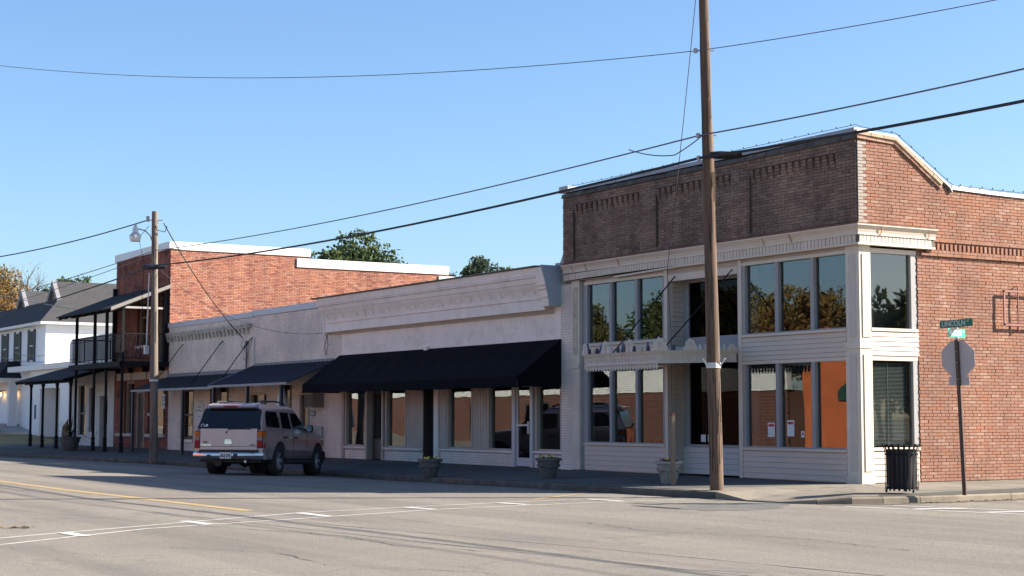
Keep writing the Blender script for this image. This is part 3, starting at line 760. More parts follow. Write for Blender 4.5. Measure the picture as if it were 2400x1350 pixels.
# hanging trim inside the lower right bay, notices, dark boxes
tm = MB()
for i in range(26):
    x = -27.38+i*.085
    if x > -25.15: break
    for (dx, w, za, zb) in ((0, .085, 2.47, 2.53), (0, .022, 2.36, 2.47), (.022, .04, 2.345, 2.375), (.062, .023, 2.36, 2.47)): tm.box(x+dx, x+dx+w, GY+.05, GY+.06, za, zb)
tm.build("window_valance", pm("dark_lace", (.02, .018, .015), .8), A)["kind"] = "stuff"
pap = pm("notice_paper", (.62, .61, .58), .8, .03); redh = pm("notice_red", (.45, .05, .05), .8)
for (x, z, w, h) in ((-26.78, 1.0, .22, .3), (-26.17, 1.02, .22, .33), (-25.74, 1.0, .1, .13)):
    n_ = B("notice", pap, A, x, x+w, GY-.006, GY-.002, z, z+h)
    B("notice_heading", redh, n_, x+.02, x+w-.02, GY-.0075, GY-.006, z+h-.085, z+h-.03)
for (x, w, h) in ((-26.95, .55, .42), (-26.3, .75, .55)):
    B("carton", pm("dark_carton", (.035, .03, .026), .9), A, x, x+w, GY+.2, GY+.5, .82, .82+h+.25)
# marquee over the entrance ------------------------------------------
MX0, MX1, MY = -30.42, -27.68, 20.42
mw = pm("marquee_metal", (.55, .50, .43), .7, .1, 3, .002, 40, dirt=((.38, .24, .16), .6, 3))
mg = pm("marquee_relief", (.50, .44, .37), .8, .12, 5, .002, 40)
def mz(y): return .0+.06*(y-MY)/(YF-MY)
def ring_box(p0, p1, z0, z1, t):
    """front + both ends band"""
    m = MB()
    m.hexa([(MX0-p0, MY-p0, z0), (MX1+p0, MY-p0, z0), (MX1+p0, MY+t, z0), (MX0-p0, MY+t, z0), (MX0-p1, MY-p1, z1), (MX1+p1, MY-p1, z1), (MX1+p1, MY+t, z1), (MX0-p1, MY+t, z1)])
    for xa, xb, s_ in ((MX1, MX1-t, 1), (MX0, MX0+t, -1)):
        m.hexa([(xa+s_*p0, MY+t, z0), (xa+s_*p0, YF-.02, z0+.06), (xb, YF-.02, z0+.06), (xb, MY+t, z0), (xa+s_*p1, MY+t, z1), (xa+s_*p1, YF-.02, z1+.06), (xb, YF-.02, z1+.06), (xb, MY+t, z1)])
    return m
M_ = thing("entrance_marquee", "flat metal marquee with Greek key frieze and leaf crest hung over the recessed entrance", "marquee", (MX0, MY, 2.5))
ring_box(.0, .0, 2.56, 2.72, .1).build("frieze", mw, M_); ring_box(.02, .07, 2.72, 2.80, .1).build("crown_moulding", mw, M_); ring_box(.03, .03, 2.535, 2.56, .1).build("lower_moulding", mw, M_)
MB().hexa([(MX0+.05, MY+.05, 2.57), (MX1-.05, MY+.05, 2.57), (MX1-.05, YF-.02, 2.63), (MX0+.05, YF-.02, 2.63), (MX0+.05, MY+.05, 2.68), (MX1-.05, MY+.05, 2.68), (MX1-.05, YF-.02, 2.76), (MX0+.05, YF-.02, 2.76)]).build("deck", mw, M_)
def key(m, fn):    # one Greek key unit in a .125 square
    for (a, b_, c_, d_) in ((0, .115, .1, .112), (0, .012, .012, .1), (.103, .115, .03, .1), (.03, .115, .018, .03), (.03, .042, .03, .075), (.03, .085, .066, .078)):
        m.append((a, b_, c_, d_))
units = []; key(units, None)
km = MB()
x = MX0+.04
while x < MX1-.12:
    for a, b_, c_, d_ in units: km.box(x+a, x+b_, MY-.007, MY, 2.583+c_, 2.583+d_)
    x += .135
y = MY+.06
while y < YF-.16:
    for a, b_, c_, d_ in units:
        zz = .06*(y-MY)/(YF-MY); km.box(MX1, MX1+.007, y+a, y+b_, 2.583+c_+zz, 2.583+d_+zz)
    y += .135
km.build("greek_key", mg, M_)["kind"] = "stuff"
def palm(c, w, h, ax):      # a leaf-shaped crest ornament
    n = 11; out = []
    for i in range(n+1):
        t = math.pi*i/n; k = 1+.08*math.cos(9*t)
        out.append((-math.cos(t)*w*.5*k, math.sin(t)**.8*h*k))
    out = [(-w*.62, -.01), (-w*.62, .03)]+out[1:-1]+[(w*.62, .03), (w*.62, -.01)]
    m = MB()
    if ax == 'y': m.prism([(c[0]+u, c[1], c[2]+v) for u, v in out], (0, .02, 0))
    else: m.prism([(c[0], c[1]+u, c[2]+v) for u, v in out], (.02, 0, 0))
    for a in (-.6, -.3, 0, .3, .6):
        s_, q = math.sin(a), math.cos(a)
        if ax == 'y': m.tube([(c[0], c[1]-.004, c[2]+.02), (c[0]+s_*w*.4, c[1]-.004, c[2]+h*.8*q)], .008, 5)
        else: m.tube([(c[0]+.024, c[1], c[2]+.02), (c[0]+.024, c[1]+s_*w*.4, c[2]+h*.8*q)], .008, 5)
    return m
for x, w, h in ((MX0-.0, .2, .24), (-29.62, .3, .26), (-28.72, .28, .27)): palm((x+.05, MY-.06, 2.8), w, h, 'y').build("crest_leaf", mw, M_)
for y, w, h in ((MY-.02, .34, .27), (MY+.78, .3, .24), (MY+1.4, .3, .22), (MY+1.9, .2, .12)): palm((MX1+.04, y, 2.8+mz(y)), w, h, 'x').build("crest_leaf", mw, M_)
dkk = pm("crest_dark_knob", (.035, .04, .06), .6, .3, 9); blu = pm("crest_blue_flake", (.04, .085, .19), .7, .3, 9)
for x in (-30.2, -30.02, -29.9, -29.35, -29.1, -28.85, -28.5, -28.25, -28.0):
    MB().lathe([(.03, 0), (.045, .03), (.03, .075), (.034, .08), (.03, .11), (.005, .125)], 8, (x, MY-.05, 2.8)).build("crest_knob", mg if rnd.random() < .4 else dkk, M_, 50)
for y in (MY+.35, MY+1.05, MY+1.2, MY+1.7):
    MB().lathe([(.03, 0), (.045, .03), (.03, .075), (.034, .08), (.03, .11), (.005, .125)], 8, (MX1+.04, y, 2.8+mz(y))).build("crest_knob", mg if rnd.random() < .5 else dkk, M_, 50)
for x, w, h in ((-30.32, .16, .24), (-29.75, .3, .22), (-28.95, .18, .22), (-28.05, .12, .2)):
    MB().prism([(x-w/2, MY-.03, 2.8), (x+w/2, MY-.03, 2.8), (x+w*.2, MY-.03, 2.8+h), (x-w*.1, MY-.03, 2.8+h*.95)], (0, .015, 0)).build("crest_flake", blu, M_)
fm = MB()
x = MX0+.02
while x < MX1-.1:
    fm.box(x, x+.085, MY+.012, MY+.02, 2.47, 2.535)
    fm.prism([(x, MY+.012, 2.47), (x+.022, MY+.012, 2.425), (x+.042, MY+.012, 2.41), (x+.063, MY+.012, 2.425), (x+.085, MY+.012, 2.47)], (0, .008, 0)); x += .107
fm.build("fringe", mw, M_)["kind"] = "stuff"
for x0, x1 in ((-29.85, -29.55), (-27.8, -27.75)):
    MB().tube([(x0, YF-.02, 4.6), (x1+.0, MY+.1, 2.78)], .014, 6).build("tie_rod", black_metal, M_)
# ================================================================ white shop with pressed-metal cornice (B)
wp = white_paint
Bx0, Bx1 = -48.5, -34.47
S2 = thing("cornice_shop", "white painted shop with deep pressed metal cornice and long black canvas awning", "building", (Bx1, YF, 0))
def brick_plain(parent, x0, x1, z0, z1, seed=1, y=YF, mat=None, core=None, header=7, back=.3):
    B("wall", core or mortar_white, parent, x0, x1, y+.002, y+back, z0, z1)
    brick_wall(parent, 'y', y+.002, z0+.005, z1-.004, lambda a, b_: [(x0, x1)], mat or bm_white, prot=.007, seed=seed, jit=.004, header=header)
brick_plain(S2, Bx0, -47.42, .1, 4.35, 21); brick_plain(S2, -34.62, -34.12, .1, 4.75, 22)
B("wall", wp, S2, -47.42, -34.62, YF+.0, YF+.3, 2.45, 5.15)
B("roof", coping_dark, S2, Bx0, Bx1, YF+.3, 40, 4.6, 4.75); B("wall", mortar_white, S2, Bx0, Bx0+.3, YF+.3, 40, .1, 4.6); B("wall", mortar_white, S2, Bx0+.3, Bx1, 39.7, 40, .1, 4.6)
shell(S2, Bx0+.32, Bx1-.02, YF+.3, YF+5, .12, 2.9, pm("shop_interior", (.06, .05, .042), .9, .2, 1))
# cornice (profile sweeps along x)
XC0, XC1 = -48.2, -35.02
cove(S2, "cornice_top", wp, [(0, 5.0), (.47, 5.0), (.50, 5.19), (0, 5.19)], XC0, XC1)
cove(S2, "cornice_bead", wp, [(0, 4.94), (.46, 4.94), (.475, 4.965), (.46, 4.995), (0, 4.995)], XC0, XC1)
cove(S2, "cornice_band", wp, [(0, 4.80), (.40, 4.80), (.44, 4.935), (0, 4.935)], XC0, XC1)
cove(S2, "cornice_frieze", wp, [(0, 4.44), (.25, 4.44), (.265, 4.52), (.30, 4.62), (.36, 4.73), (.385, 4.795), (0, 4.795)], XC0, XC1)
cove(S2, "cornice_fillet", wp, [(0, 4.40), (.275, 4.40), (.275, 4.435), (0, 4.435)], XC0, XC1)
cove(S2, "cornice_fascia", wp, [(0, 4.12), (.245, 4.12), (.245, 4.395), (0, 4.395)], XC0, XC1)
cove(S2, "cornice_soffit_mould", pm("stained_soffit", (.55, .47, .36), .75, .1, 2), [(0, 4.03), (.05, 4.03), (.09, 4.07), (.13, 4.085), (.17, 4.116), (0, 4.116)], XC0+.3, XC1+.1)
cove(S2, "roof_edge", pm("roof_edge_metal", (.075, .06, .045), .6, .2, 3), [(-.3, 5.22), (.54, 5.192), (.56, 5.2), (.56, 5.235), (-.3, 5.27)], -48.65, XC1+.02)
# embossed anthemia on the cove, rings on the flat frieze
x = XC0+.3
while x < XC1-.2:
    em = MB()
    for a in (-1.0, -.55, 0, .55, 1.0):
        s_, c_ = math.sin(a), math.cos(a); pts = []
        for k in range(4):
            t = k/3; z = 4.5+t*.23*c_; p_ = float(np.interp(z, [4.44, 4.52, 4.62, 4.73, 4.795], [.25, .265, .30, .36, .385]))
            pts.append((x+s_*.19*t, YF-p_+.004, z))
        em.tube(pts, [.008, .013, .014, .008], 5)
    em.tube([(x-.27, YF-.3, 4.60), (x-.2, YF-.272, 4.53), (x-.14, YF-.262, 4.49)], .014, 5)
    x += .54; em.build("frieze_ornament", wp, S2, 60)
x = -47.1
while x < -34.9:
    cz = 3.74; rm = MB()
    for (cx, rr) in ((x, .135), (x+.25, .10)):
        pts = [(cx+rr*math.cos(t), YF-.004, cz+(0 if rr > .12 else -.05)+rr*1.05*math.sin(t)) for t in np.linspace(.3, 5.6, 14)]
        rm.tube(pts, .016, 5)
    rm.tube([(x-.05, YF-.003, cz-.04), (x+.02, YF-.003, cz+.03), (x+.06, YF-.003, cz-.05)], .02, 5)
    rm.tube([(x+.1, YF-.003, cz-.16), (x+.2, YF-.003, cz-.22), (x+.33, YF-.003, cz-.15)], .014, 5)
    x += .47; rm.build("frieze_scroll", wp, S2, 60)
B("frieze_panel", wp, S2, -47.35, -34.62, YF-.012, YF+.0, 3.36, 4.03)
B("frieze_bracket", wp, S2, -41.75, -41.55, YF-.1, YF, 3.33, 3.44)
# end brackets
MB().prism([(-48.28, YF-p, z) for p, z in ((0, 4.05), (.26, 4.05), (.27, 4.4), (.32, 4.62), (.42, 4.85), (.52, 5.18), (0, 5.18))], (.1, 0, 0)).build("end_bracket", wp, S2)
MB().prism([(-35.0, YF-p, z) for p, z in ((0, 4.2), (.36, 4.2), (.38, 4.42), (.42, 4.62), (.5, 4.85), (.56, 5.17), (0, 5.17))], (.36, 0, 0)).build("end_bracket", wp, S2)
for z in (4.42, 4.62, 4.72): B("bracket_band", wp, S2, -35.02, -34.62, YF-.45-(z-4.5)*.3, YF-.1, z, z+.03)
MB().prism([(-34.635, YF-p, z) for p, z in ((0, 4.2), (.34, 4.2), (.5, 4.85), (.62, 5.22), (0, 5.22))], (.03, 0, 0)).build("end_flashing", pm("blue_grey_flashing", (.36, .42, .47), .5, .08, 1.5, metal=.2), S2)
B("parapet_stub", flash_metal, S2, -35.05, -34.5, YF+.1, YF+.5, 5.2, 5.32)
MB().prism([(-34.75, YF+.05, 5.3), (-34.47, YF+.05, 5.3), (-34.47, YF+.05, 5.75)], (0, .3, 0)).build("parapet_stub", flash_metal, S2)
# awning
aw = MB(); AY, x0, x1 = 21.2, -47.54, -34.60
nseg = 26
top = [(x0+(x1-x0)*i/nseg, YF-.02, 3.37) for i in range(nseg+1)]
mid = [(x0+(x1-x0)*i/nseg, (YF+AY)/2, 2.895-.02*abs(math.sin(i*1.57))) for i in range(nseg+1)]
low = [(x0+(x1-x0)*i/nseg, AY, 2.42) for i in range(nseg+1)]
val = [(x0+(x1-x0)*i/nseg, AY-.01+.012*math.sin(i*2.1), 2.16+.012*math.sin(i*1.3)) for i in range(nseg+1)]
aw.grid([top, mid, low, val], flip=False)
for xe in (x0, x1): aw.face((xe, YF-.02, 3.37), (xe, AY, 2.42), (xe, AY, 2.17), (xe, YF-.02, 2.17))
aw.build("awning", black_fabric, S2)
af = MB()
for i in range(0, 8):
    xx = x0+.05+(x1-x0-.1)*i/7; af.tube([(xx, YF, 3.3), (xx, AY+.03, 2.4), (xx, AY+.03, 2.2), (xx, YF, 2.2)], .015, 6)
af.tube([(x0, AY+.03, 2.4), (x1, AY+.03, 2.4)], .015, 6); af.build("awning_frame", black_metal, S2)
# shop front
gf = pm("weathered_frame", (.42, .35, .29), .7, .1, 4, .002, 40)
rib = pm("ribbed_panel", (.50, .41, .34), .7, .1, 3)
wfr = pm("white_aluminium", (.52, .50, .49), .4, .05, 2)
dkd = pm("dark_door", (.05, .042, .036), .5, .2, 3)
def bulk(x0, x1, z1, y=YF+.05):
    B("bulkhead", mortar_white, S2, x0, x1, y+.002, y+.25, .1, z1-.045)
    brick_wall(S2, 'y', y+.002, .12, z1-.06, lambda a, b_: [(x0, x1)], bm_white, prot=.006, seed=int(-x0*10), header=0)
    B("sill", wp, S2, x0-.03, x1+.03, y-.05, y+.25, z1-.045, z1)
def bframe(x0, x1, z0, z1=2.5, y=YF+.12):
    B("window_frame", gf, S2, x0-.09, x0, y-.08, y+.08, z0, z1); B("window_frame", gf, S2, x1, x1+.09, y-.08, y+.08, z0, z1)
    B("window_frame", gf, S2, x0, x1, y-.05, y+.08, z1-.1, z1); B("window_frame", gf, S2, x0, x1, y-.05, y+.08, z0, z0+.06)
    pane(S2, 'y', y+.02, x0, x1, z0+.06, z1-.1, glass_old)
def ribs(x0, x1, z0, z1, y=YF+.06):
    B("panel_back", rib, S2, x0, x1, y, y+.15, z0, z1)
    n = max(3, int((x1-x0)/.125)); m = MB()
    for i in range(n):
        xa = x0+(x1-x0)*i/n; m.prism([(xa+.02, y, z0), (xa+.035, y-.03, z0), ((xa+(x1-x0)/n)-.035, y-.03, z0), ((xa+(x1-x0)/n)-.02, y, z0)], (0, 0, z1-z0))
    m.build("panel_rib", rib, S2)
B("window_frame", gf, S2, -47.42, -47.25, YF+.0, YF+.2, .1, 2.5)
bulk(-47.25, -45.72, .50); bframe(-47.15, -45.82, .50)
B("door_frame", gf, S2, -45.72, -45.6, YF+.0, YF+.2, .12, 2.5); B("door_frame", gf, S2, -44.62, -44.5, YF+.0, YF+.2, .12, 2.5); B("door_frame", gf, S2, -45.6, -44.62, YF+.02, YF+.2, 2.25, 2.5)
d_ = MB().box(-45.6, -45.48, YF+.2, YF+.25, .14, 2.25).box(-44.74, -44.62, YF+.2, YF+.25, .14, 2.25).box(-45.48, -44.74, YF+.2, YF+.25, 2.12, 2.25).box(-45.48, -44.74, YF+.2, YF+.25, .14, .75).build("door", dkd, S2)
pane(S2, 'y', YF+.22, -45.48, -44.74, .75, 2.12, glass_old)
bulk(-44.5, -42.05, .50); bframe(-44.35, -43.15, .50); ribs(-43.03, -42.0, .5, 2.5)
B("reveal", pm("black_reveal", (.015, .013, .012), .9), S2, -42.0, -41.55, YF+.25, YF+.3, .12, 2.5); B("door", dkd, S2, -42.0, -41.95, YF+.02, YF+.25, .12, 2.5)
pane(S2, 'y', YF+.2, -41.55, -41.28, .3, 2.4); B("window_frame", wp, S2, -41.28, -41.02, YF-.02, YF+.2, .1, 2.5); B("threshold", wfr, S2, -41.6, -41.28, YF+.15, YF+.25, .12, .3)
bulk(-41.0, -37.02, .52); B("window_frame", gf, S2, -41.0, -40.62, YF+.02, YF+.2, .52, 2.5)
bframe(-40.53, -39.24, .52); ribs(-39.13, -38.40, .52, 2.5); bframe(-38.28, -37.1, .52)
for xa in (-37.0, -36.12): B("door_frame", wfr, S2, xa, xa+.12, YF+.0, YF+.12, .12, 2.5)
B("door_frame", wfr, S2, -36.88, -36.12, YF+.0, YF+.1, 2.3, 2.42)
dd = MB().box(-36.87, -36.79, YF+.05, YF+.09, .14, 2.29).box(-36.21, -36.13, YF+.05, YF+.09, .14, 2.29).box(-36.79, -36.21, YF+.05, YF+.09, 2.2, 2.29).box(-36.79, -36.21, YF+.05, YF+.09, .14, .36).build("door", wfr, S2)
MB().box(-36.85, -36.25, YF+.01, YF+.04, 1.18, 1.23).box(-36.25, -36.18, YF-.0, YF+.05, .98, 1.3).build("push_bar", wfr, dd)
pane(S2, 'y', YF+.07, -36.79, -36.21, .36, 2.2)
bulk(-35.98, -34.63, .54); bframe(-35.85, -34.75, .54)
B("header", gf, S2, -47.42, -34.62, YF+.02, YF+.22, 2.4, 2.6)
# ================================================================ white brick shop with metal awnings (C)
Cx0, Cx1 = -63.5, -48.5
S3 = thing("awning_shop", "low white painted brick shop with dark metal awnings and a corbelled course", "building", (Cx1, YF, 0))
OPN = [(-62.05, -60.62, .55, 2.5), (-58.9, -57.0, .12, 2.5), (-55.0, -53.4, .8, 2.3), (-52.3, -51.3, .12, 2.5), (-50.62, -49.85, .12, 2.2)]
def c_spans(zb, zt):
    cut = sorted((a, b_) for a, b_, z0, z1 in OPN if zb < z1 and zt > z0)
    out = []; u = Cx0
    for a, b_ in cut: out.append((u, a)); u = b_
    out.append((u, Cx1)); return out
brick_wall(S3, 'y', YF+.002, .1, 5.0, c_spans, bm_white, prot=.008, seed=31, jit=.006, header=6)
wm = MB(); wm.box(Cx0, Cx1, YF+.002, YF+.3, 2.5, 5.02)
u = Cx0
for a, b_, z0, z1 in OPN:
    wm.box(u, a, YF+.002, YF+.3, .05, 2.5); u = b_
    if z0 > .2: wm.box(a, b_, YF+.002, YF+.3, .05, z0)
    if z1 < 2.49: wm.box(a, b_, YF+.002, YF+.3, z1, 2.5)
wm.box(u, Cx1, YF+.002, YF+.3, .05, 2.5); wm.build("wall", mortar_white, S3)
B("roof", coping_dark, S3, Cx0, Cx1, YF+.3, 40, 4.5, 4.6); B("wall", mortar_white, S3, Cx0, Cx1, 39.7, 40, .1, 4.5)
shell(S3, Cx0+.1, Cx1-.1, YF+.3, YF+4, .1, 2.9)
capm = pm("parapet_cap", (.50, .51, .55), .5, .06, 1)
B("parapet_cap", capm, S3, Cx0-.05, -54.7, YF-.05, YF+.36, 4.97, 5.16); B("parapet_cap", capm, S3, -54.68, Cx1-.05, YF-.045, YF+.36, 4.99, 5.20)
# corbelled course on the left half
wst = pm("stained_white", (.47, .45, .38), .85, .15, 4, .004, 40, dirt=((.17, .15, .11), .75, 3))
B("corbel_shelf", wst, S3, -63.75, -54.85, YF-.16, YF+.02, 4.68, 4.76); B("corbel_shelf", wst, S3, -63.72, -54.87, YF-.12, YF+.02, 4.60, 4.677)
k = 23
for i in range(k):
    x0 = -63.62+i*(8.7/k); m = MB()
    for zz, pr, w in ((4.53, .10, .2), (4.46, .075, .2), (4.39, .05, .2)): m.box(x0, x0+w, YF-pr, YF+.01, zz, zz+.068)
    m.build("corbel_bracket", wst, S3)
# awnings: ribbed metal sheets
def metal_awning(name, x0, x1, yf, zw, zf, m, ribw=.3, xw0=None):
    a = MB(); n = int((x1-x0)/ribw)
    xw0 = x0 if xw0 is None else xw0
    a.hexa([(x0, yf, zf-.03), (x1, yf, zf-.03), (x1, YF-.01, zw-.03), (xw0, YF-.01, zw-.03), (x0, yf, zf), (x1, yf, zf), (x1, YF-.01, zw), (xw0, YF-.01, zw)])
    for i in range(n+1):
        xa = x0+(x1-x0-.04)*i/n; xb = xw0+(x1-xw0-.04)*i/n
        a.hexa([(xa, yf-.01, zf), (xa+.035, yf-.01, zf), (xb+.035, YF-.02, zw), (xb, YF-.02, zw), (xa+.01, yf-.01, zf+.025), (xa+.025, yf-.01, zf+.025), (xb+.025, YF-.02, zw+.025), (xb+.01, YF-.02, zw+.025)])
    o = a.build(name, m, S3)
    B("awning_edge", pm("awning_edge", (.2, .2, .22), .5), S3, x0, x1, yf-.03, yf+.005, zf-.07, zf+.008)
    return o
metal_awning("awning", -63.3, -61.2+.2, 20.9, 3.02, 2.45, black_metal) if False else None
metal_awning("awning", -63.45, -54.6, 20.95, 3.0, 2.47, pm("black_metal_roof", (.022, .024, .03), .55, .2, 1))
metal_awning("awning", -54.5, -47.7, 20.75, 3.22, 2.5, navy_metal)
B("awning_flashing", pm("awning_flashing", (.16, .165, .18), .6), S3, -63.5, -54.55, YF-.05, YF-.0, 2.98, 3.13)
B("awning_flashing", pm("awning_flashing", (.16, .165, .18)), S3, -54.5, Cx1+.5, YF-.05, YF-.0, 3.2, 3.3)
MB().tube([(-54.52, 20.75, 2.53), (-54.52, YF-.03, 3.25)], .018, 6).build("awning_rake", pm("awning_edge", (.2, .2, .22)), S3)
for (x, y) in ((-63.35, 20.95), (-57.72, 20.95), (-54.35, 20.85), (-51.3, 20.85), (-48.6, 20.9)):
    zb = Pf(x, (YF-y)/(YF-ky(x)))[2]
    B("awning_post", pm("blue_black_post", (.02, .024, .04), .45), S3, x-.05, x+.05, y, y+.1, zb-.05, 2.45)
for (xa, za, xb) in ((-61.97, 4.24, -62.6), (-57.75, 4.2, -58.3), (-54.95, 4.2, -55.6)):
    xf = {-61.97: -62.3, -57.75: -58.0, -54.95: -55.2}[xa]
    MB().tube([(xa, YF-.02, za), (xf, 21.45, 2.68)], .018, 6).build("tie_rod", black_metal, S3)
    MB().lathe([(.03, 0), (.03, .04)], 8, (xa+.12, YF-.03, za-.02)).build("tie_plate", black_metal, S3)
# openings
brown = pm("brown_wood", (.12, .075, .05), .7, .2, 6); cream = pm("cream_trim", (.45, .39, .31), .7, .08, 3)
def c_win(a, b_, z0, z1, fr, split=True):
    B("window_frame", fr, S3, a, a+.1, YF-.01, YF+.2, z0, z1); B("window_frame", fr, S3, b_-.08, b_, YF-.01, YF+.2, z0, z1)
    B("window_frame", fr, S3, a+.1, b_-.08, YF-.01, YF+.2, z1-.1, z1); B("window_sill", wp, S3, a-.08, b_+.08, YF-.08, YF+.2, z0-.1, z0)
    s_ = MB().box(a+.1, a+.17, YF+.1, YF+.15, z0, z1-.1).box(b_-.15, b_-.08, YF+.1, YF+.15, z0, z1-.1).box(a+.17, b_-.15, YF+.1, YF+.15, z0, z0+.08)
    if split: s_.box(a+.17, b_-.15, YF+.09, YF+.15, (z0+z1)/2-.06, (z0+z1)/2)
    s_.build("sash", brown, S3); pane(S3, 'y', YF+.13, a+.17, b_-.15, z0+.08, z1-.1)
c_win(-62.05, -60.62, .55, 2.5, brown)
n_ = B("wall_sign", pm("sign_board", (.58, .57, .55), .6, .03), S3, -60.42, -59.5, YF-.03, YF-.005, 1.27, 1.95)
sgt = pm("sign_ink", (.16, .15, .15), .8)
for (z, a, b_) in ((1.78, -60.1, -59.75), (1.64, -60.25, -59.65), (1.42, -60.05, -59.85)): B("sign_line", sgt, n_, a, b_, YF-.033, YF-.03, z, z+.035)
B("sign_border", sgt, n_, -60.4, -60.385, YF-.032, YF-.03, 1.29, 1.93); B("sign_border", sgt, n_, -59.535, -59.52, YF-.032, YF-.03, 1.29, 1.93)
B("door_frame", brown, S3, -58.9, -58.7, YF-.01, YF+.2, .12, 2.5); B("door_frame", brown, S3, -57.2, -57.0, YF-.01, YF+.2, .12, 2.5)
B("door", pm("brown_door", (.07, .04, .03), .6), S3, -58.7, -58.1, YF+.1, YF+.15, .12, 2.5); pane(S3, 'y', YF+.12, -58.1, -57.2, .3, 2.4)
c_win(-55.0, -53.4, .8, 2.3, cream)
B("door_frame", brown, S3, -52.3, -52.15, YF-.01, YF+.2, .12, 2.5); B("door_frame", brown, S3, -51.45, -51.3, YF-.01, YF+.2, .12, 2.5); pane(S3, 'y', YF+.1, -52.15, -51.45, .2, 2.45, glass_old)
B("door_frame", cream, S3, -50.64, -50.54, YF-.03, YF+.12, .12, 2.25); B("door_frame", cream, S3, -49.95, -49.85, YF-.03, YF+.12, .12, 2.25); B("door_frame", cream, S3, -50.54, -49.95, YF-.03, YF+.12, 2.15, 2.25)
B("door", cream, S3, -50.54, -49.95, YF+.04, YF+.09, .12, 1.0); pane(S3, 'y', YF+.06, -50.54, -49.95, 1.0, 2.15, glass_old)
B("notice", pap, S3, -50.13, -49.97, YF+.05, YF+.057, 1.42, 1.72)
pl = B("house_number_plate", pm("plate_dark", (.03, .03, .03), .4), S3, -49.72, -49.36, YF-.03, YF-.005, 1.44, 1.62)
B("plate_face", pm("plate_face", (.5, .5, .47), .5), pl, -49.68, -49.40, YF-.036, YF-.03, 1.475, 1.585)
ac = B("air_conditioner", pm("ac_case", (.20, .165, .13), .6, .1, 4), S3, -49.35, -48.72, YF-.42, YF+.02, 1.72, 2.18)
am = MB()
for i in range(7): am.box(-49.365, -49.352, YF-.4+i*.055, YF-.37+i*.055, 1.76, 2.14)
am.build("grille", pm("ac_grille", (.09, .07, .055), .6), ac)
B("ac_front", pm("ac_grille", (.09, .07, .055)), ac, -49.31, -48.76, YF-.432, YF-.421, 1.76, 2.14)
B("window_frame", cream, S3, -49.86, -49.4, YF-.05, YF-.0, 1.74, 2.2); 
lt = MB().tube([(-49.62, YF-.0, 2.0), (-49.62, YF-.12, 2.0), (-49.62, YF-.12, 1.96)], .015, 6).build("wall_lantern", black_metal, S3)
MB().lathe([(.03, -.16), (.08, -.14), (.08, .08), (.02, .12)], 8, (-49.62, YF-.12, 2.0)).build("lantern_glass", pm("lantern_amber", (.12, .08, .05), .3), lt)
# service mast, meter conduit and wires on the wall
MB().tube([(-55.17, YF-.08, 3.0), (-55.17, YF-.08, 4.02)], .035, 8).lathe([(.05, 0), (.07, .05), (.05, .12), (.01, .15)], 8, (-55.17, YF-.08, 4.0)).build("service_mast", pm("grey_conduit", (.14, .14, .15), .5), S3)
MB().tube([(-54.5, YF-.06, 3.1), (-54.5, YF-.06, 4.2), (-54.6, YF-.1, 4.25)], .022, 8).build("conduit", pm("pale_conduit", (.5, .5, .48), .6), S3)
for pts in ([(-55.5, YF-.05, 4.22), (-55.6, YF-.12, 4.0), (-55.45, YF-.1, 3.85), (-55.17, YF-.1, 4.08)], [(-55.17, YF-.12, 4.05), (-55.35, YF-.1, 3.75), (-55.4, YF-.08, 3.5), (-55.2, YF-.08, 3.4)], [(-54.6, YF-.1, 4.22), (-54.75, YF-.1, 3.9), (-55.0, YF-.08, 3.75), (-55.15, YF-.08, 3.3)], [(-48.5, YF-.02, 4.14), (-48.6, YF-.05, 3.7), (-48.5, YF-.05, 3.4), (-48.35, YF-.05, 3.7), (-48.5, YF-.02, 4.1)]):
    MB().tube(pts, .009, 5).build("loose_wire", black_metal, S3)
# ================================================================ red brick two storey building (D)
Dx0, Dx1 = -70.45, -63.5
S4 = thing("balcony_building", "two storey red brick building with white parapet cap and dark iron balcony", "building", (Dx1, YF, 0))
DOP = [(-69.05, -67.8, .7, 2.95), (-67.4, -66.4, .12, 2.5), (-66.0, -63.95, .7, 2.95), (-67.5, -66.4, 4.4, 6.3), (-65.0, -64.0, 3.5, 6.3)]
def d_spans(zb, zt):
    cut = sorted((a, b_) for a, b_, z0, z1 in DOP if zb < z1 and zt > z0); out = []; u = Dx0
    for a, b_ in cut: out.append((u, a)); u = b_
    out.append((u, Dx1)); return out
brick_wall(S4, 'y', YF+.02, .1, 8.2, d_spans, bm_reddk, prot=.014, seed=41, jit=.006, header=6)
wm = MB()
for z0, z1 in ((.05, .12), (.12, .7), (.7, 2.5), (2.5, 2.95), (2.95, 3.5), (3.5, 4.4), (4.4, 6.3), (6.3, 8.25)):
    for a, b_ in d_spans(z0+.001, z1-.001): wm.box(a, b_, YF+.02, YF+.3, z0, z1)
wm.build("wall", mortar_red, S4)
def dtop(y): return 8.2 if y < 28.6 else (7.75 if y < 35.3 else 7.3)
MB().prism([(Dx1-.3, YF+.02, .1), (Dx1-.3, 48, .1), (Dx1-.3, 48, 7.3), (Dx1-.3, 35.3, 7.3), (Dx1-.3, 35.3, 7.75), (Dx1-.3, 28.6, 7.75), (Dx1-.3, 28.6, 8.25), (Dx1-.3, YF+.02, 8.25)], (.295, 0, 0)).build("wall", mortar_red, S4)
brick_wall(S4, 'x', Dx1-.005, 4.8, 8.2, lambda zb, zt: [(YF+.0, 48 if zt < 7.3 else (35.3 if zt < 7.74 else 28.6))], bm_red, prot=.02, seed=42, jit=.007, header=6)
mbx = MB(); mbx.box(Dx0, Dx0+.3, YF+.3, 48, .1, 7.9).box(Dx0+.3, Dx1-.3, 47.7, 48, .1, 7.2); mbx.build("wall", mortar_red, S4)
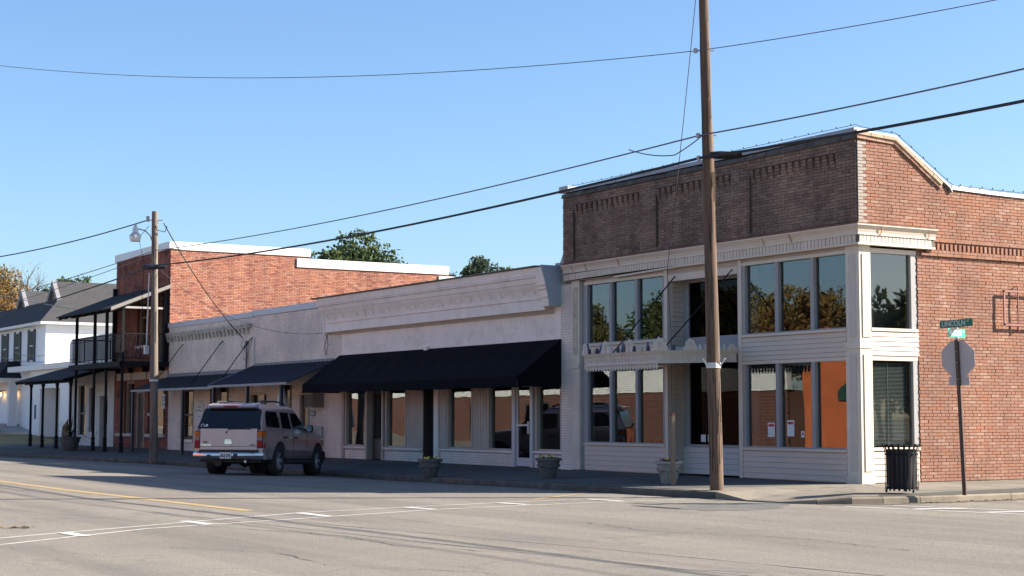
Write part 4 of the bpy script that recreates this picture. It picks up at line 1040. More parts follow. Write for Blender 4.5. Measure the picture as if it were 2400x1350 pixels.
B("roof", coping_dark, S4, Dx0+.3, Dx1-.3, YF+.3, 47.7, 7.0, 7.1); shell(S4, Dx0+.3, Dx1-.3, YF+.3, YF+4, .1, 3.0); shell(S4, Dx0+.3, Dx1-.3, YF+.3, YF+4, 3.3, 6.6)
fw_ = flash_white
B("parapet_cap", fw_, S4, Dx0-.04, Dx1+.06, YF-.07, YF+.4, 8.18, 8.48)
for a, b_ in ((YF+.4, 25.5), (25.51, 28.62)): B("parapet_cap", fw_, S4, Dx1-.34, Dx1+.06, a, b_, 8.16, 8.48)
for a, b_ in ((28.0, 31.6), (31.61, 35.3)): B("parapet_cap", fw_, S4, Dx1-.34, Dx1+.07, a, b_, 7.70, 8.07)
B("parapet_cap", fw_, S4, Dx1-.34, Dx1+.07, 34.8, 48, 7.25, 7.62)
gd = pm("shaded_stone", (.48, .43, .37), .8, .1, 2)
B("lintel", gd, S4, -70.05, -68.15, YF-.03, YF+.05, 2.98, 3.28); B("lintel", gd, S4, -68.0, -66.2, YF-.03, YF+.05, 2.98, 3.28); B("lintel", gd, S4, -66.05, -63.62, YF-.03, YF+.05, 2.98, 3.28)
B("sill", gd, S4, -69.95, -67.7, YF-.1, YF+.2, .6, .72); B("sill", gd, S4, -66.1, -63.8, YF-.1, YF+.2, .6, .72)
dfr = pm("tan_frame", (.25, .19, .14), .7, .1, 4)
for a, b_, z0, z1 in DOP[:1]+DOP[2:]:
    B("window_frame", dfr, S4, a, a+.12, YF+.1, YF+.28, z0, z1); B("window_frame", dfr, S4, b_-.1, b_, YF+.1, YF+.28, z0, z1); B("window_frame", dfr, S4, a+.12, b_-.1, YF+.1, YF+.28, z1-.12, z1)
    if z0 > 4: B("window_frame", dfr, S4, a+.12, b_-.1, YF+.14, YF+.24, (z0+z1)/2+.2, (z0+z1)/2+.28); B("sill", gd, S4, a-.08, b_+.08, YF-.06, YF+.2, z0-.12, z0)
    pane(S4, 'y', YF+.2, a+.12, b_-.1, z0, z1-.12, glass_old)
d_ = B("door", pm("tan_door", (.2, .14, .095), .7, .1, 5), S4, -67.28, -66.52, YF+.14, YF+.2, .12, 2.4)
B("door_frame", dfr, S4, -67.4, -67.28, YF-.0, YF+.2, .12, 2.5); B("door_frame", dfr, S4, -66.52, -66.4, YF-.0, YF+.2, .12, 2.5); B("door_frame", dfr, S4, -67.28, -66.52, YF-.0, YF+.2, 2.4, 2.5)
B("door_panel", dkd, d_, -67.15, -66.65, YF+.13, YF+.14, .4, 2.2)
nn_ = B("notice", pap, S4, -64.78, -64.2, YF+.17, YF+.19, 1.75, 2.35)
for z in (2.2, 2.08, 1.9): B("notice_line", sgt, nn_, -64.7, -64.3, YF+.168, YF+.17, z, z+.04)
# balcony and canopy: one iron porch
PC = thing("iron_balcony", "black iron two storey porch with railing and lean-to roof on the red brick building", "balcony", (Dx1, 20.6, 0))
PY = 20.6
def gpz(x, y): return Pf(x, (YF-y)/(YF-ky(x)))[2]
def turned_post(x, y, z1, pr=PC, r=.055, two=False, name="post"):
    zb = gpz(x, y)
    pf = [(.10, 0), (.10, .03), (.075, .05), (.09, .1), (.07, .16), (.088, .3), (.065, .42), (.09, .5), (.06, .56), (r, .62), (r, z1-zb-.2), (r+.03, z1-zb-.12), (r+.03, z1-zb)]
    return MB().lathe(pf, 10, (x, y, zb)).build(name, black_metal, pr, 40)
UP = [-69.75, -67.2, -65.6, -63.55]
for x in UP:
    turned_post(x, PY, 3.5); MB().box(x-.055, x+.055, PY-.055, PY+.055, 3.62, 5.72).build("upper_post", black_metal, PC)
MB().box(Dx0+.05, Dx0+.2, YF-.16, YF-.01, 3.5, 7.0).build("wall_post", black_metal, PC); MB().box(Dx1-.3, Dx1-.1, YF-.2, YF-.01, 3.6, 6.4).build("wall_post", black_metal, PC)
B("balcony_floor", pm("balcony_deck", (.05, .045, .042), .8, .2, 3), PC, Dx0, Dx1+.02, PY-.12, YF-.02, 3.5, 3.56)
B("floor_beam", black_metal, PC, Dx0, Dx1+.02, PY-.14, PY+.0, 3.4, 3.62)
B("floor_beam", black_metal, PC, Dx1-.04, Dx1+.04, PY, YF-.02, 3.42, 3.62); B("floor_beam", black_metal, PC, Dx0, Dx0+.08, PY, YF-.02, 3.42, 3.62)
for x in (-69.6, -67.95, -66.1, -64.1): B("bracket", black_metal, PC, x-.06, x+.06, YF-.22, YF-.0, 3.28, 3.5)
# railing
rl = MB().box(Dx0+.05, Dx1, PY-.02, PY+.02, 4.70, 4.74).box(Dx0+.05, Dx1, PY-.015, PY+.015, 4.55, 4.575).box(Dx0+.05, Dx1, PY-.02, PY+.02, 3.74, 3.77)
rl.box(Dx1-.04, Dx1, PY, YF-.15, 4.70, 4.74).box(Dx1-.04, Dx1, PY, YF-.15, 3.74, 3.77).box(Dx0+.02, Dx0+.06, PY, YF-.15, 4.70, 4.74).box(Dx0+.02, Dx0+.06, PY, YF-.15, 3.74, 3.77)
rl.build("rail", black_metal, PC)
bm_ = bpy.data.meshes.new("baluster"); b_ = MB().box(-.01, .01, -.01, .01, 3.76, 4.71); bm_.from_pydata(b_.v, [], b_.f); bm_.materials.append(black_metal)
oo = org(PC); x = Dx0+.16
while x < Dx1-.05:
    o = bpy.data.objects.new("baluster", bm_); COL.objects.link(o); o.parent = PC; o.location = (x-oo.x, PY-oo.y, 0); x += .135
for xx in (Dx1-.02, Dx0+.04):
    y = PY+.16
    while y < YF-.15:
        o = bpy.data.objects.new("baluster", bm_); COL.objects.link(o); o.parent = PC; o.location = (xx-oo.x, y-oo.y, 0); y += .19
# upper roof: shed of dark shingles, grey raw rake board on the right
z_w, z_f = 6.72, 5.72; yf = PY-.55
MB().hexa([(Dx0-.55, yf, z_f-.06), (Dx1+.1, yf, z_f-.06), (Dx1+.1, YF-.02, z_w-.06), (Dx0-.1, YF-.02, z_w-.06), (Dx0-.55, yf, z_f), (Dx1+.1, yf, z_f), (Dx1+.1, YF-.02, z_w), (Dx0-.1, YF-.02, z_w)]).build("roof", dark_roof, PC)
MB().hexa([(Dx1+.09, yf, z_f-.12), (Dx1+.14, yf, z_f-.12), (Dx1+.14, YF, z_w-.12), (Dx1+.09, YF, z_w-.12), (Dx1+.09, yf, z_f+.02), (Dx1+.14, yf, z_f+.02), (Dx1+.14, YF, z_w+.02), (Dx1+.09, YF, z_w+.02)]).build("rake_board", pm("raw_board", (.22, .2, .18), .8, .15, 4), PC)
for x in np.arange(Dx0-.2, Dx1+.05, .9):
    MB().hexa([(x, yf, z_f-.17), (x+.06, yf, z_f-.17), (x+.06, YF-.02, z_w-.17), (x, YF-.02, z_w-.17), (x, yf, z_f-.06), (x+.06, yf, z_f-.06), (x+.06, YF-.02, z_w-.06), (x, YF-.02, z_w-.06)]).build("rafter", black_metal, PC)
B("roof_beam", black_metal, PC, Dx0, Dx1+.05, PY-.06, PY+.06, 5.66, 5.76)
B("tie_beam", pm("pale_beam", (.32, .31, .3), .7), PC, Dx1-.05, Dx1+.02, PY+.06, YF-.3, 5.72, 5.8)
# ================================================================ white rendered shop under the canopy (E)
Ex0, Ex1 = -77.3, -70.47
S5 = thing("rendered_shop", "small white rendered shop with rounded parapet under a dark sloping canopy", "building", (Ex1, YF, 0))
EOP = [(-75.75, -74.55, .6, 2.85), (-74.1, -73.3, .75, 2.75), (-72.5, -71.35, .12, 2.35)]
rd = pm("white_render", (.58, .56, .53), .85, .05, 1.2, .003, 25, dirt=((.45, .41, .36), .35, 1.5))
wm = MB(); zs = [.0, .12, .6, .75, 2.35, 2.75, 2.85, 4.7]
for z0, z1 in zip(zs[:-1], zs[1:]):
    u = Ex0
    for a, b_, q0, q1 in EOP:
        if q0 <= z0+.001 and q1 >= z1-.001: wm.box(u, a, YF, YF+.3, z0, z1); u = b_
    wm.box(u, Ex1-.005, YF, YF+.3, z0, z1)
wm.build("wall", rd, S5)
pp = [(Ex0, 4.7), (Ex1-.005, 4.7), (Ex1-.005, 5.12), (Ex0+.5, 5.06), (Ex0+.22, 5.02), (Ex0+.07, 4.93), (Ex0, 4.78)]
MB().prism([(x, YF, z) for x, z in pp], (0, .3, 0)).build("parapet", rd, S5)
MB().box(Ex0, Ex0+.3, YF+.3, 34, 0, 4.6).box(Ex0+.3, Ex1, 33.7, 34, 0, 4.6).build("wall", rd, S5); B("roof", coping_dark, S5, Ex0+.3, Ex1, YF+.3, 33.7, 4.3, 4.4)
shell(S5, Ex0+.3, Ex1, YF+.3, YF+3, .1, 3)
for a, b_, z0, z1 in EOP[:2]:
    B("window_frame", dkd, S5, a, a+.07, YF+.1, YF+.2, z0, z1); B("window_frame", dkd, S5, b_-.07, b_, YF+.1, YF+.2, z0, z1); B("window_frame", dkd, S5, a+.07, b_-.07, YF+.1, YF+.2, (z0+z1)/2-.2, (z0+z1)/2-.1)
    pane(S5, 'y', YF+.15, a+.07, b_-.07, z0, z1, glass_old); B("sill", rd, S5, a-.06, b_+.06, YF-.06, YF+.1, z0-.09, z0)
d_ = B("door", pm("grey_green_door", (.16, .16, .14), .6, .1, 4), S5, -72.5, -71.35, YF+.15, YF+.2, .12, 2.35); B("door_window", glass_dark, d_, -72.2, -71.65, YF+.14, YF+.15, 1.1, 2.1)
B("vent", rd, S5, -73.0, -72.75, YF-.05, YF, .62, .78)
PE = thing("sloping_canopy", "dark shingled canopy on turned black posts in front of the white rendered shop", "canopy", (Ex1, 20.6, 0))
MB().hexa([(Ex0-.9, 20.2, 3.0), (Ex1+.2, 20.2, 3.0), (Ex1+.2, YF-.02, 3.62), (Ex0-.1, YF-.02, 3.68), (Ex0-.9, 20.2, 3.06), (Ex1+.2, 20.2, 3.06), (Ex1+.2, YF-.02, 3.70), (Ex0-.1, YF-.02, 3.76)]).build("roof", dark_roof, PE)
B("front_beam", black_metal, PE, Ex0-.4, Ex1+.1, 20.52, 20.66, 2.9, 3.04)
for x in np.arange(Ex0-.5, Ex1+.1, .8): MB().hexa([(x, 20.15, 2.9), (x+.05, 20.15, 2.9), (x+.05, YF-.02, 3.5), (x, YF-.02, 3.5), (x, 20.15, 3.0), (x+.05, 20.15, 3.0), (x+.05, YF-.02, 3.62), (x, YF-.02, 3.62)]).build("rafter", black_metal, PE)
for x in (-76.8, -74.8, -72.55, -70.5): turned_post(x, 20.6, 2.95, PE)
# ================================================================ white clapboard house (F)
Fx, Fy = -94.4, 26.1
S6 = thing("funeral_home", "white clapboard house with grey gablet roof, dark shutters and black porch roof", "house", (Fx, Fy, .44))
clap = pm("white_clapboard", (.78, .78, .78), .6, .04, .5)
B("wall", clap, S6, -125, Fx, Fy, 46, .3, 6.75)
def clapboards(axis, c, u0, u1, z0, z1):
    m = MB(); z = z0
    while z < z1:
        b_ = min(z+.13, z1)
        if axis == 'y': m.face((u0, c-.025, z), (u1, c-.025, z), (u1, c-.004, b_), (u0, c-.004, b_)); m.face((u0, c, z), (u1, c, z), (u1, c-.025, z), (u0, c-.025, z))
        else: m.face((c+.025, u0, z), (c+.025, u1, z), (c+.004, u1, b_), (c+.004, u0, b_)); m.face((c, u0, z), (c, u1, z), (c+.025, u1, z), (c+.025, u0, z))
        z += .13
    o = m.build("clapboard", clap, S6); o['kind'] = 'stuff'
clapboards('y', Fy, -110, Fx, .45, 6.7); clapboards('x', Fx, Fy, 36, .45, 6.7)
B("corner_board", clap, S6, Fx-.12, Fx+.03, Fy-.03, Fy+.1, .4, 6.7)
ev = 6.72
cw = pm("white_eaves", (.66, .66, .66), .5, .03, 1)
B("eaves", cw, S6, -125, Fx+.45, Fy-.45, Fy, ev, ev+.16); B("eaves", cw, S6, Fx, Fx+.45, Fy, 46.4, ev, ev+.16)
shg = pm("grey_shingle", (.042, .042, .045), .95, .22, 2.2, .01, 9, dirt=((.025, .025, .028), .6, 5), stretch=(1, 1, 3))
ex, ey, ez = Fx+.47, Fy-.47, ev+.16
def zsl(d): return ez+d*.96      # roof pitch
W1 = 2.62                                                   # half width of the gable wings
r1 = ex-W1; r2 = r1-6.9; vly = (r1+r2)/2
gyy = ey+1.45                                               # gablet plane
zg = zsl(1.45); zr1 = ez+W1*.96
def roofs():
    m = MB()
    zv = zr1-(r1-vly)*.62
    # front hip slope (continuous)
    m.face((ex, ey, ez), (ex-1.45, gyy, zg), (-125, gyy, zg), (-125, ey, ez))
    m.face((ex, ey, ez), (ex, 46.6, ez), (r1, 46.6, zr1), (r1, gyy, zr1), (ex-1.45, gyy, zg))          # right lit slope
    xl = r1-(zr1-zg)/.96
    m.face((r1, gyy, zr1), (r1, 46.6, zr1), (vly, 46.6, zg-.0), (xl, gyy, zg))
    m.face((r2, gyy, zr1-.1), (r2+W1-1.45, gyy, zg), (vly, 46.6, zg), (r2, 46.6, zr1-.1)) if False else None
    rr = (zr1-.1-zg)/.96
    m.face((r2, gyy-.0, zr1-.1), (r2+rr, gyy, zg), (r2+rr+.4, 46.6, zg-.2), (r2, 46.6, zr1-.1))
    m.face((r2, gyy, zr1-.1), (r2, 46.6, zr1-.1), (r2-rr, 46.6, zg), (r2-rr, gyy, zg))
    m.face((xl, gyy, zg), (vly, 46.6, zg), (r2+rr+.4, 46.6, zg-.2), (r2+rr, gyy, zg))
    m.face((r2-rr, gyy, zg), (r2-rr, 46.6, zg), (-125, 46.6, zg), (-125, gyy, zg))
    m.build("roof", shg, S6)
    gm = pm("gablet_face", (.19, .19, .2), .7, .06, 2)
    for rx, zt, w in ((r1, zr1, ex-1.45-r1), (r2, zr1-.1, (zr1-.1-zg)/.96)):
        MB().prism([(rx-w+.1, gyy+.12, zg-.1), (rx+w-.1, gyy+.12, zg-.1), (rx, gyy+.12, zt-.12)], (0, .1, 0)).build("gablet", gm, S6)
        for s_ in (-1, 1):
            MB().hexa([(rx+s_*(w+.12), gyy-.12, zg-.12), (rx+s_*(w-.22), gyy-.12, zg-.12), (rx+s_*(w-.22), gyy+.12, zg-.12), (rx+s_*(w+.12), gyy+.12, zg-.12), (rx, gyy-.12, zt+.05), (rx-s_*.01, gyy-.12, zt-.3), (rx-s_*.01, gyy+.12, zt-.3), (rx, gyy+.12, zt+.05)]).build("bargeboard", pm("bargeboard", (.2, .2, .21), .6), S6)
roofs()
shut = pm("dark_shutter", (.025, .03, .045), .6, .1, 4)
for xc in (-97.6-0, -100.75, -103.7):
    x0, x1 = xc+.28-.5, xc+.28+.5
    w_ = B("window", cw, S6, x0+.1, x1-.1, Fy-.05, Fy+.0, 4.68, 6.5)
    B("sash", cw, w_, x0+.16, x1-.16, Fy-.075, Fy-.05, 5.55, 5.61); B("pane", glass_dark, w_, x0+.16, x1-.16, Fy-.06, Fy-.055, 4.74, 6.44)
    B("pane_back", dark_inside, w_, x0+.16, x1-.16, Fy-.054, Fy-.051, 4.74, 6.44)
    for xs in (x0-.28, x1-.06):
        s_ = B("shutter", shut, S6, xs, xs+.36, Fy-.08, Fy-.0, 4.64, 6.54)
        m = MB()
        for i in range(22): m.box(xs+.04, xs+.32, Fy-.092, Fy-.08, 4.7+i*.082, 4.74+i*.082)
        m.build("louvre", shut, s_)
# porch roof at left with lanterns, door, ramp
pr_ = MB().hexa([(-112, Fy-1.7, 3.72), (-98.7, Fy-1.7, 3.72), (-98.7, Fy, 3.72), (-112, Fy, 3.72), (-112, Fy-.6, 4.75), (-100.0, Fy-.6, 4.75), (-100.0, Fy, 4.75), (-112, Fy, 4.75)]).build("porch_roof", dark_roof, S6)
B("porch_fascia", cw, S6, -112, -98.75, Fy-1.65, Fy, 3.5, 3.72)
d_ = B("door", pm("black_door", (.02, .02, .022), .4), S6, -101.15, -100.2, Fy-.04, Fy, 1.05, 2.95); B("door_window", glass_dark, d_, -101.0, -100.75, Fy-.05, Fy-.04, 1.6, 2.7)
B("door_frame", cw, S6, -101.6, -101.17, Fy-.05, Fy, 1.05, 3.1); B("door_frame", cw, S6, -100.18, -99.9, Fy-.05, Fy, 1.05, 3.1)
B("column", cw, S6, -99.2, -98.8, Fy-.9, Fy-.4, .4, 3.5)
em_, nt, p = new_mat("lamp_glow"); p.inputs["Emission Color"].default_value = (1, .55, .2, 1); p.inputs["Emission Strength"].default_value = 4.5; p.inputs["Base Color"].default_value = (.9, .6, .3, 1)
for x in (-103.3, -100.1):
    l_ = MB().tube([(x+.25, Fy-.02, 3.05), (x+.25, Fy-.2, 3.05), (x, Fy-.35, 3.0)], .03, 6).lathe([(.05, .25), (.15, .16), (.16, .14), (.02, .3)], 8, (x, Fy-.35, 2.75)).lathe([(.02, -.2), (.1, -.12), (.12, -.1)], 8, (x, Fy-.35, 2.75)).build("porch_lantern", black_metal, S6)
    MB().lathe([(.08, -.1), (.14, .05), (.13, .15)], 8, (x, Fy-.35, 2.75)).build("lantern_glass", em_, l_)
rmp = pm("ramp_grey", (.28, .29, .31), .7)
B("porch_step", cw, S6, -112, -99.95, Fy-1.8, Fy-.03, .2, 1.02)
MB().hexa([(-99.9, Fy-1.5, .35), (-94.6, Fy-1.5, .35), (-94.6, Fy-.05, .35), (-99.9, Fy-.05, .35), (-99.9, Fy-1.5, 1.0), (-94.6, Fy-1.5, .4), (-94.6, Fy-.05, .4), (-99.9, Fy-.05, 1.0)]).build("ramp", rmp, S6)
rr_ = MB().tube([(-104.8, Fy-1.7, 1.0), (-104.8, Fy-1.7, 1.9)], .035, 6).tube([(-104.8, Fy-1.7, 1.9), (-99.9, Fy-1.7, 1.35), (-98.0, Fy-1.7, 1.2), (-98.0, Fy-1.7, .35)], .03, 6).tube([(-99.9, Fy-1.7, 1.35), (-99.9, Fy-1.7, .3)], .035, 6).tube([(-104.8, Fy-1.7, 1.3), (-99.9, Fy-1.7, .75), (-98.0, Fy-1.7, .55)], .025, 6)
rr_.build("handrail", pm("railing_blue_black", (.03, .035, .05), .5), S6)
mm = MB()
for k in range(34): 
    t = k/34; x = -104.7+t*6.6; mm.tube([(x, Fy-1.7, 1.3-t*.75), (x, Fy-1.7, 1.9-t*.7)], .012, 4)
mm.build("baluster_run", pm("railing_blue_black", (.03, .035, .05)), S6)["kind"] = "stuff"
B("planter_tub", black_metal, S6, -104.9, -103.9, Fy-2.1, Fy-1.85, .3, .85)
# low wing at right with open bay
W6 = thing("garage_wing", "flat roofed white wing with an open bay beside the clapboard house", "building", (-91, 24.6, .3))
gy = 25.3
B("wall", clap, W6, Fx-4.6, Fx-.1, gy+.6, gy+.8, .3, 4.1); 
B("wall", clap, W6, Fx-.09, -92.5, gy, gy+.3, .3, 4.1); B("wall", clap, W6, -92.5, -88.6, gy, gy+.3, 3.0, 4.1); B("wall", clap, W6, -88.6, -84, gy, gy+.3, .3, 4.1)
B("wall", clap, W6, -92.5, -84, gy+1.6, gy+1.8, .3, 4.1); B("wall", clap, W6, -92.7, -92.5, gy+.3, gy+1.6, .3, 4.1)
B("roof_edge", cw, W6, -98.3, -83.8, gy-.35, gy+.9, 4.02, 4.32); B("ceiling", clap, W6, -92.5, -84, gy+.3, gy+1.6, 3.9, 4.0)
B("sign_strip", pm("blue_sign", (.04, .05, .14), .6), W6, -93.55, -93.2, gy-.02, gy, 1.3, 2.1)
# ---------------------------------------------------------------- text helper
def text(parent, s, size, m, loc, xdir, zdir, depth=.003, align='CENTER', name="lettering", sx=1.0, bold=0):
    cu = bpy.data.curves.new("t", 'FONT'); cu.body = s; cu.size = size; cu.align_x = align; cu.align_y = 'CENTER'; cu.extrude = depth; cu.offset = bold
    o = bpy.data.objects.new("t", cu); COL.objects.link(o); bpy.context.view_layer.update()
    me = bpy.data.meshes.new_from_object(o.evaluated_get(bpy.context.evaluated_depsgraph_get()))
    bpy.data.objects.remove(o); bpy.data.curves.remove(cu)
    me.materials.clear(); me.materials.append(m)
    X = Vector(xdir).normalized(); Y = Vector(zdir).normalized(); Z = X.cross(Y)
    M = Matrix((X, Y, Z)).transposed().to_4x4() @ Matrix.Diagonal((sx, 1, 1, 1))
    M.translation = Vector(loc)-org(parent) if parent else Vector(loc)
    me.transform(M); me.update()
    return link(name, me, parent)
ink_w = pm("white_lettering", (.75, .75, .73), .5); ink_k = pm("black_lettering", (.02, .02, .022), .5)
text(S6, "FUNERAL HOME", .52, ink_k, (-96.75, Fy-.06, 2.62), (1, 0, 0), (0, 0, 1), .02, sx=.8, bold=.015)
text(pl, "136", .1, ink_k, (-49.54, YF-.037, 1.53), (1, 0, 0), (0, 0, 1), .001)
# ================================================================ parked SUV
car = thing("parked_suv", "pewter grey four door SUV parked nose to the kerb, seen from the rear", "car", (-40.75, 16.05, 0), local=True)
CS = .97
car.rotation_euler = (0, 0, R(135)); car.scale = (CS*1.01, CS*1.03, CS*1.065)
zr = zroad(-41.6, 16.9); zf_ = zroad(-43.6, 18.9)
car.location.z = zr+.012; car.rotation_euler = (0, math.atan2(zr-zf_, 2.9), R(135))
paint, nt, p = new_mat("pewter_paint")
g = N(nt, "ShaderNodeNewGeometry").outputs["Position"]
nt.links.new(ramp(nt, noise(nt, g, 1.5, 3), [(.3, (.38, .285, .275)), (.7, (.42, .32, .31))]), p.inputs["Base Color"])
p.inputs["Metallic"].default_value = .45; p.inputs["Roughness"].default_value = .3; p.inputs["Coat Weight"].default_value = .6; p.inputs["Coat Roughness"].default_value = .06
carglass, nt, p = new_mat("tinted_car_glass"); p.inputs["Base Color"].default_value = (.006, .007, .009, 1); p.inputs["Roughness"].default_value = .04; p.inputs["Specular IOR Level"].default_value = .5
trimk = pm("car_black_trim", (.018, .018, .02), .55, .1, 8); tyre_m = pm("tyre_rubber", (.018, .018, .018), .85, .2, 12)
chrome, nt, p = new_mat("chrome"); p.inputs["Base Color"].default_value = (.55, .54, .53, 1); p.inputs["Metallic"].default_value = 1; p.inputs["Roughness"].default_value = .09
alloy, nt, p = new_mat("alloy_wheel"); p.inputs["Base Color"].default_value = (.5, .51, .54, 1); p.inputs["Metallic"].default_value = .8; p.inputs["Roughness"].default_value = .3
red_l, nt, p = new_mat("tail_red"); p.inputs["Base Color"].default_value = (.30, .009, .008, 1); p.inputs["Roughness"].default_value = .35; p.inputs["Specular IOR Level"].default_value = .2
amb_l, nt, p = new_mat("tail_amber"); p.inputs["Base Color"].default_value = (.55, .12, .008, 1); p.inputs["Roughness"].default_value = .35; p.inputs["Specular IOR Level"].default_value = .2
clr_l, nt, p = new_mat("tail_clear"); p.inputs["Base Color"].default_value = (.22, .17, .15, 1); p.inputs["Roughness"].default_value = .35
# body surface: rows along z, columns along length l (rear 0 .. front 5.05); local +X forward, +Y left
ls = [.10, .30, .62, .86, 1.25, 1.64, 1.9, 2.45, 3.05, 3.45, 3.78, 4.0, 4.2, 4.40, 4.62, 4.9, 5.0]
def W(l): return float(np.interp(l, [0, .3, .8, 3.5, 4.4, 4.8, 5.02], [.955, .99, 1.0, 1.0, .985, .94, .86]))
def hood(l): return float(np.interp(l, [3.4, 3.6, 4.2, 4.75, 5.02], [1.24, 1.22, 1.17, 1.09, .98]))
# (z row, inset factor) rows
def side_row(k, l):
    w = W(l)
    if k == 0: return (w*.93, .44)
    if k == 1: return (w*.975, .52)
    if k == 2: return (w*.995, .72)
    if k == 3: return (w*1.0, .88)
    if k == 4: return (w*.985, 1.02)
    if k == 5: return (w*.955, min(1.17, hood(l)-.03) if l > 3.4 else 1.17)
    cab = l <= 3.46
    if k == 6: return (w*.935, 1.215) if cab else (w*.90, hood(l))
    if k == 7: return (w*.815, 1.68) if cab else (w*.62, hood(l)+.02)
    if k == 8: return (w*.755, 1.785) if cab else (w*.45, hood(l)+.028)
    if k == 9: return (w*.66, 1.835) if cab else (w*.3, hood(l)+.032)
    return (0, 1.865 if cab else hood(l)+.036)
def lpos(k, j, l):
    if k >= 6:
        if j == 0: return l+{6: .0, 7: .20, 8: .25, 9: .29, 10: .31}[k]
        if j == 1: return l+{6: .02, 7: .10, 8: .13, 9: .15, 10: .16}[k]
        if j == 8: return l+{6: .30, 7: -.28, 8: -.42, 9: -.5, 10: -.5}[k]      # A pillar / windscreen top
        if j == 9: return l+{6: .12, 7: -.0, 8: -.0, 9: .0, 10: .0}[k]
    return l
def P_(k, j, s_):
    l = ls[j]; w, z = side_row(k, l)
    if k >= 6 and j == 9:      # cowl (windscreen base)
        w, z = {6: (W(l)*.92, 1.225), 7: (W(l)*.72, 1.27), 8: (W(l)*.55, 1.285), 9: (W(l)*.35, 1.295), 10: (0, 1.3)}[k]
    if j == 0 and k < 6: l += {0: .05, 1: .02, 2: 0, 3: 0, 4: 0, 5: 0}[k]
    return (lpos(k, j, l), w*s_, z)
NJ = len(ls)
def body_mesh():
    m = MB(); full = []
    for k in range(11): full.append([P_(k, j, -1) for j in range(NJ)])
    for k in range(9, -1, -1): full.append([P_(k, j, 1) for j in range(NJ)])
    m.grid(full, flip=False)
    n = len(full)
    m.f.append(tuple(i*NJ for i in range(n-1, -1, -1)))            # rear cap
    m.f.append(tuple(i*NJ+NJ-1 for i in range(n)))                 # front cap
    for j in range(NJ-1): m.f.append((j, j+1, (n-1)*NJ+j+1, (n-1)*NJ+j)[::-1])
    return m
WR, WX = .40, (1.25, 4.2)
bo = body_mesh().build("body", paint, car, 32)
import bmesh
def fix_normals(o):
    b = bmesh.new(); b.from_mesh(o.data); bmesh.ops.remove_doubles(b, verts=b.verts, dist=1e-5); bmesh.ops.recalc_face_normals(b, faces=b.faces); b.to_mesh(o.data); b.free()
fix_normals(bo)
# rounded edges then wheel arches cut out (evaluated to a plain mesh)
bv = bo.modifiers.new("round", 'BEVEL'); bv.width = .025; bv.segments = 2; bv.limit_method = 'ANGLE'; bv.angle_limit = R(28)
cut = MB()
for x in WX:
    for s_ in (-1, 1):
        n = 28; ring = []
        cut.prism([(x+.475*math.cos(2*math.pi*i/n), s_*1.2, .42+.475*math.sin(2*math.pi*i/n)) for i in range(n)], (0, -s_*.5, 0))
co = cut.build("arch_cut", None, None); fix_normals(co)
bpy.context.view_layer.update()
bo.parent = None; bpy.context.view_layer.update()
bl_ = bo.modifiers.new("cut", 'BOOLEAN'); bl_.object = co; bl_.operation = 'DIFFERENCE'; bl_.solver = 'EXACT'
dg = bpy.context.evaluated_depsgraph_get()
me2 = bpy.data.meshes.new_from_object(bo.evaluated_get(dg)); bo.modifiers.clear(); bo.data = me2
me2.materials.clear(); me2.materials.append(paint)
me2.polygons.foreach_set("material_index", [0]*len(me2.polygons)); me2.polygons.foreach_set("use_smooth", [True]*len(me2.polygons)); me2.set_sharp_from_angle(angle=R(28))
bo.parent = car; bpy.data.objects.remove(co)
wl_ = MB()
for x in WX:
    for s_ in (-1, 1):
        n = 20
        for i in range(n):
            a, b_ = math.pi*(-.06+1.12*i/n), math.pi*(-.06+1.12*(i+1)/n); r_ = .478
            q = [(x+r_*math.cos(t), y, .42+r_*math.sin(t)) for t, y in ((a, s_*.72), (b_, s_*.72), (b_, s_*.985), (a, s_*.985))]; wl_.face(*q)
        wl_.prism([(x+.47*math.cos(2*math.pi*i/16), s_*.7, .42+.47*math.sin(2*math.pi*i/16)) for i in range(16)], (0, s_*.01, 0))
wl_.build("wheel_well", trimk, car)["kind"] = "stuff"
# wheels
def wheel():
    t = MB().lathe([(.19, -.12), (.36, -.12), (.392, -.10), (.40, -.06), (.40, .06), (.392, .10), (.36, .12), (.26, .125), (.245, .10), (.19, .05)], 36)
    rim = MB().lathe([(.05, .06), (.1, .075), (.11, .06), (.11, .05)], 20)
    rim.lathe([(.235, -.0), (.245, .1), (.262, .118), (.268, .11), (.25, .0)], 30)
    for i in range(6):
        a = 2*math.pi*i/6
        c, s_ = math.cos(a), math.sin(a); pr = lambda r, w: (r*c-w*s_, r*s_+w*c)
        p0, p1, p2, p3 = pr(.07, -.04), pr(.25, -.055), pr(.25, .055), pr(.07, .04)
        rim.hexa([(*p0, .04), (*p1, .05), (*p2, .05), (*p3, .04), (*p0, .085), (*p1, .10), (*p2, .10), (*p3, .085)])
    back = MB().lathe([(.01, .0), (.245, .0), (.245, .015), (.01, .015)], 20)
    return t, rim, back
tm_, rim_, bk_ = wheel(); first = None
for x in WX:
    for s_ in (-1, 1):
        w_ = thing("w", None, None, (0, 0, 0), local=True); bpy.data.objects.remove(w_)
        mats = []
        def tr(mb):
            out = MB(); out.f = list(mb.f); out.v = [(x+a, s_*(.86+c), .40+b_) for a, b_, c in mb.v]; return out
        ty = tr(tm_).build("wheel", tyre_m, car, 35); fix_normals(ty)
        rm_ = tr(rim_).build("rim", alloy, ty, 35); fix_normals(rm_)
        tr(bk_).build("brake_disc", trimk, ty)
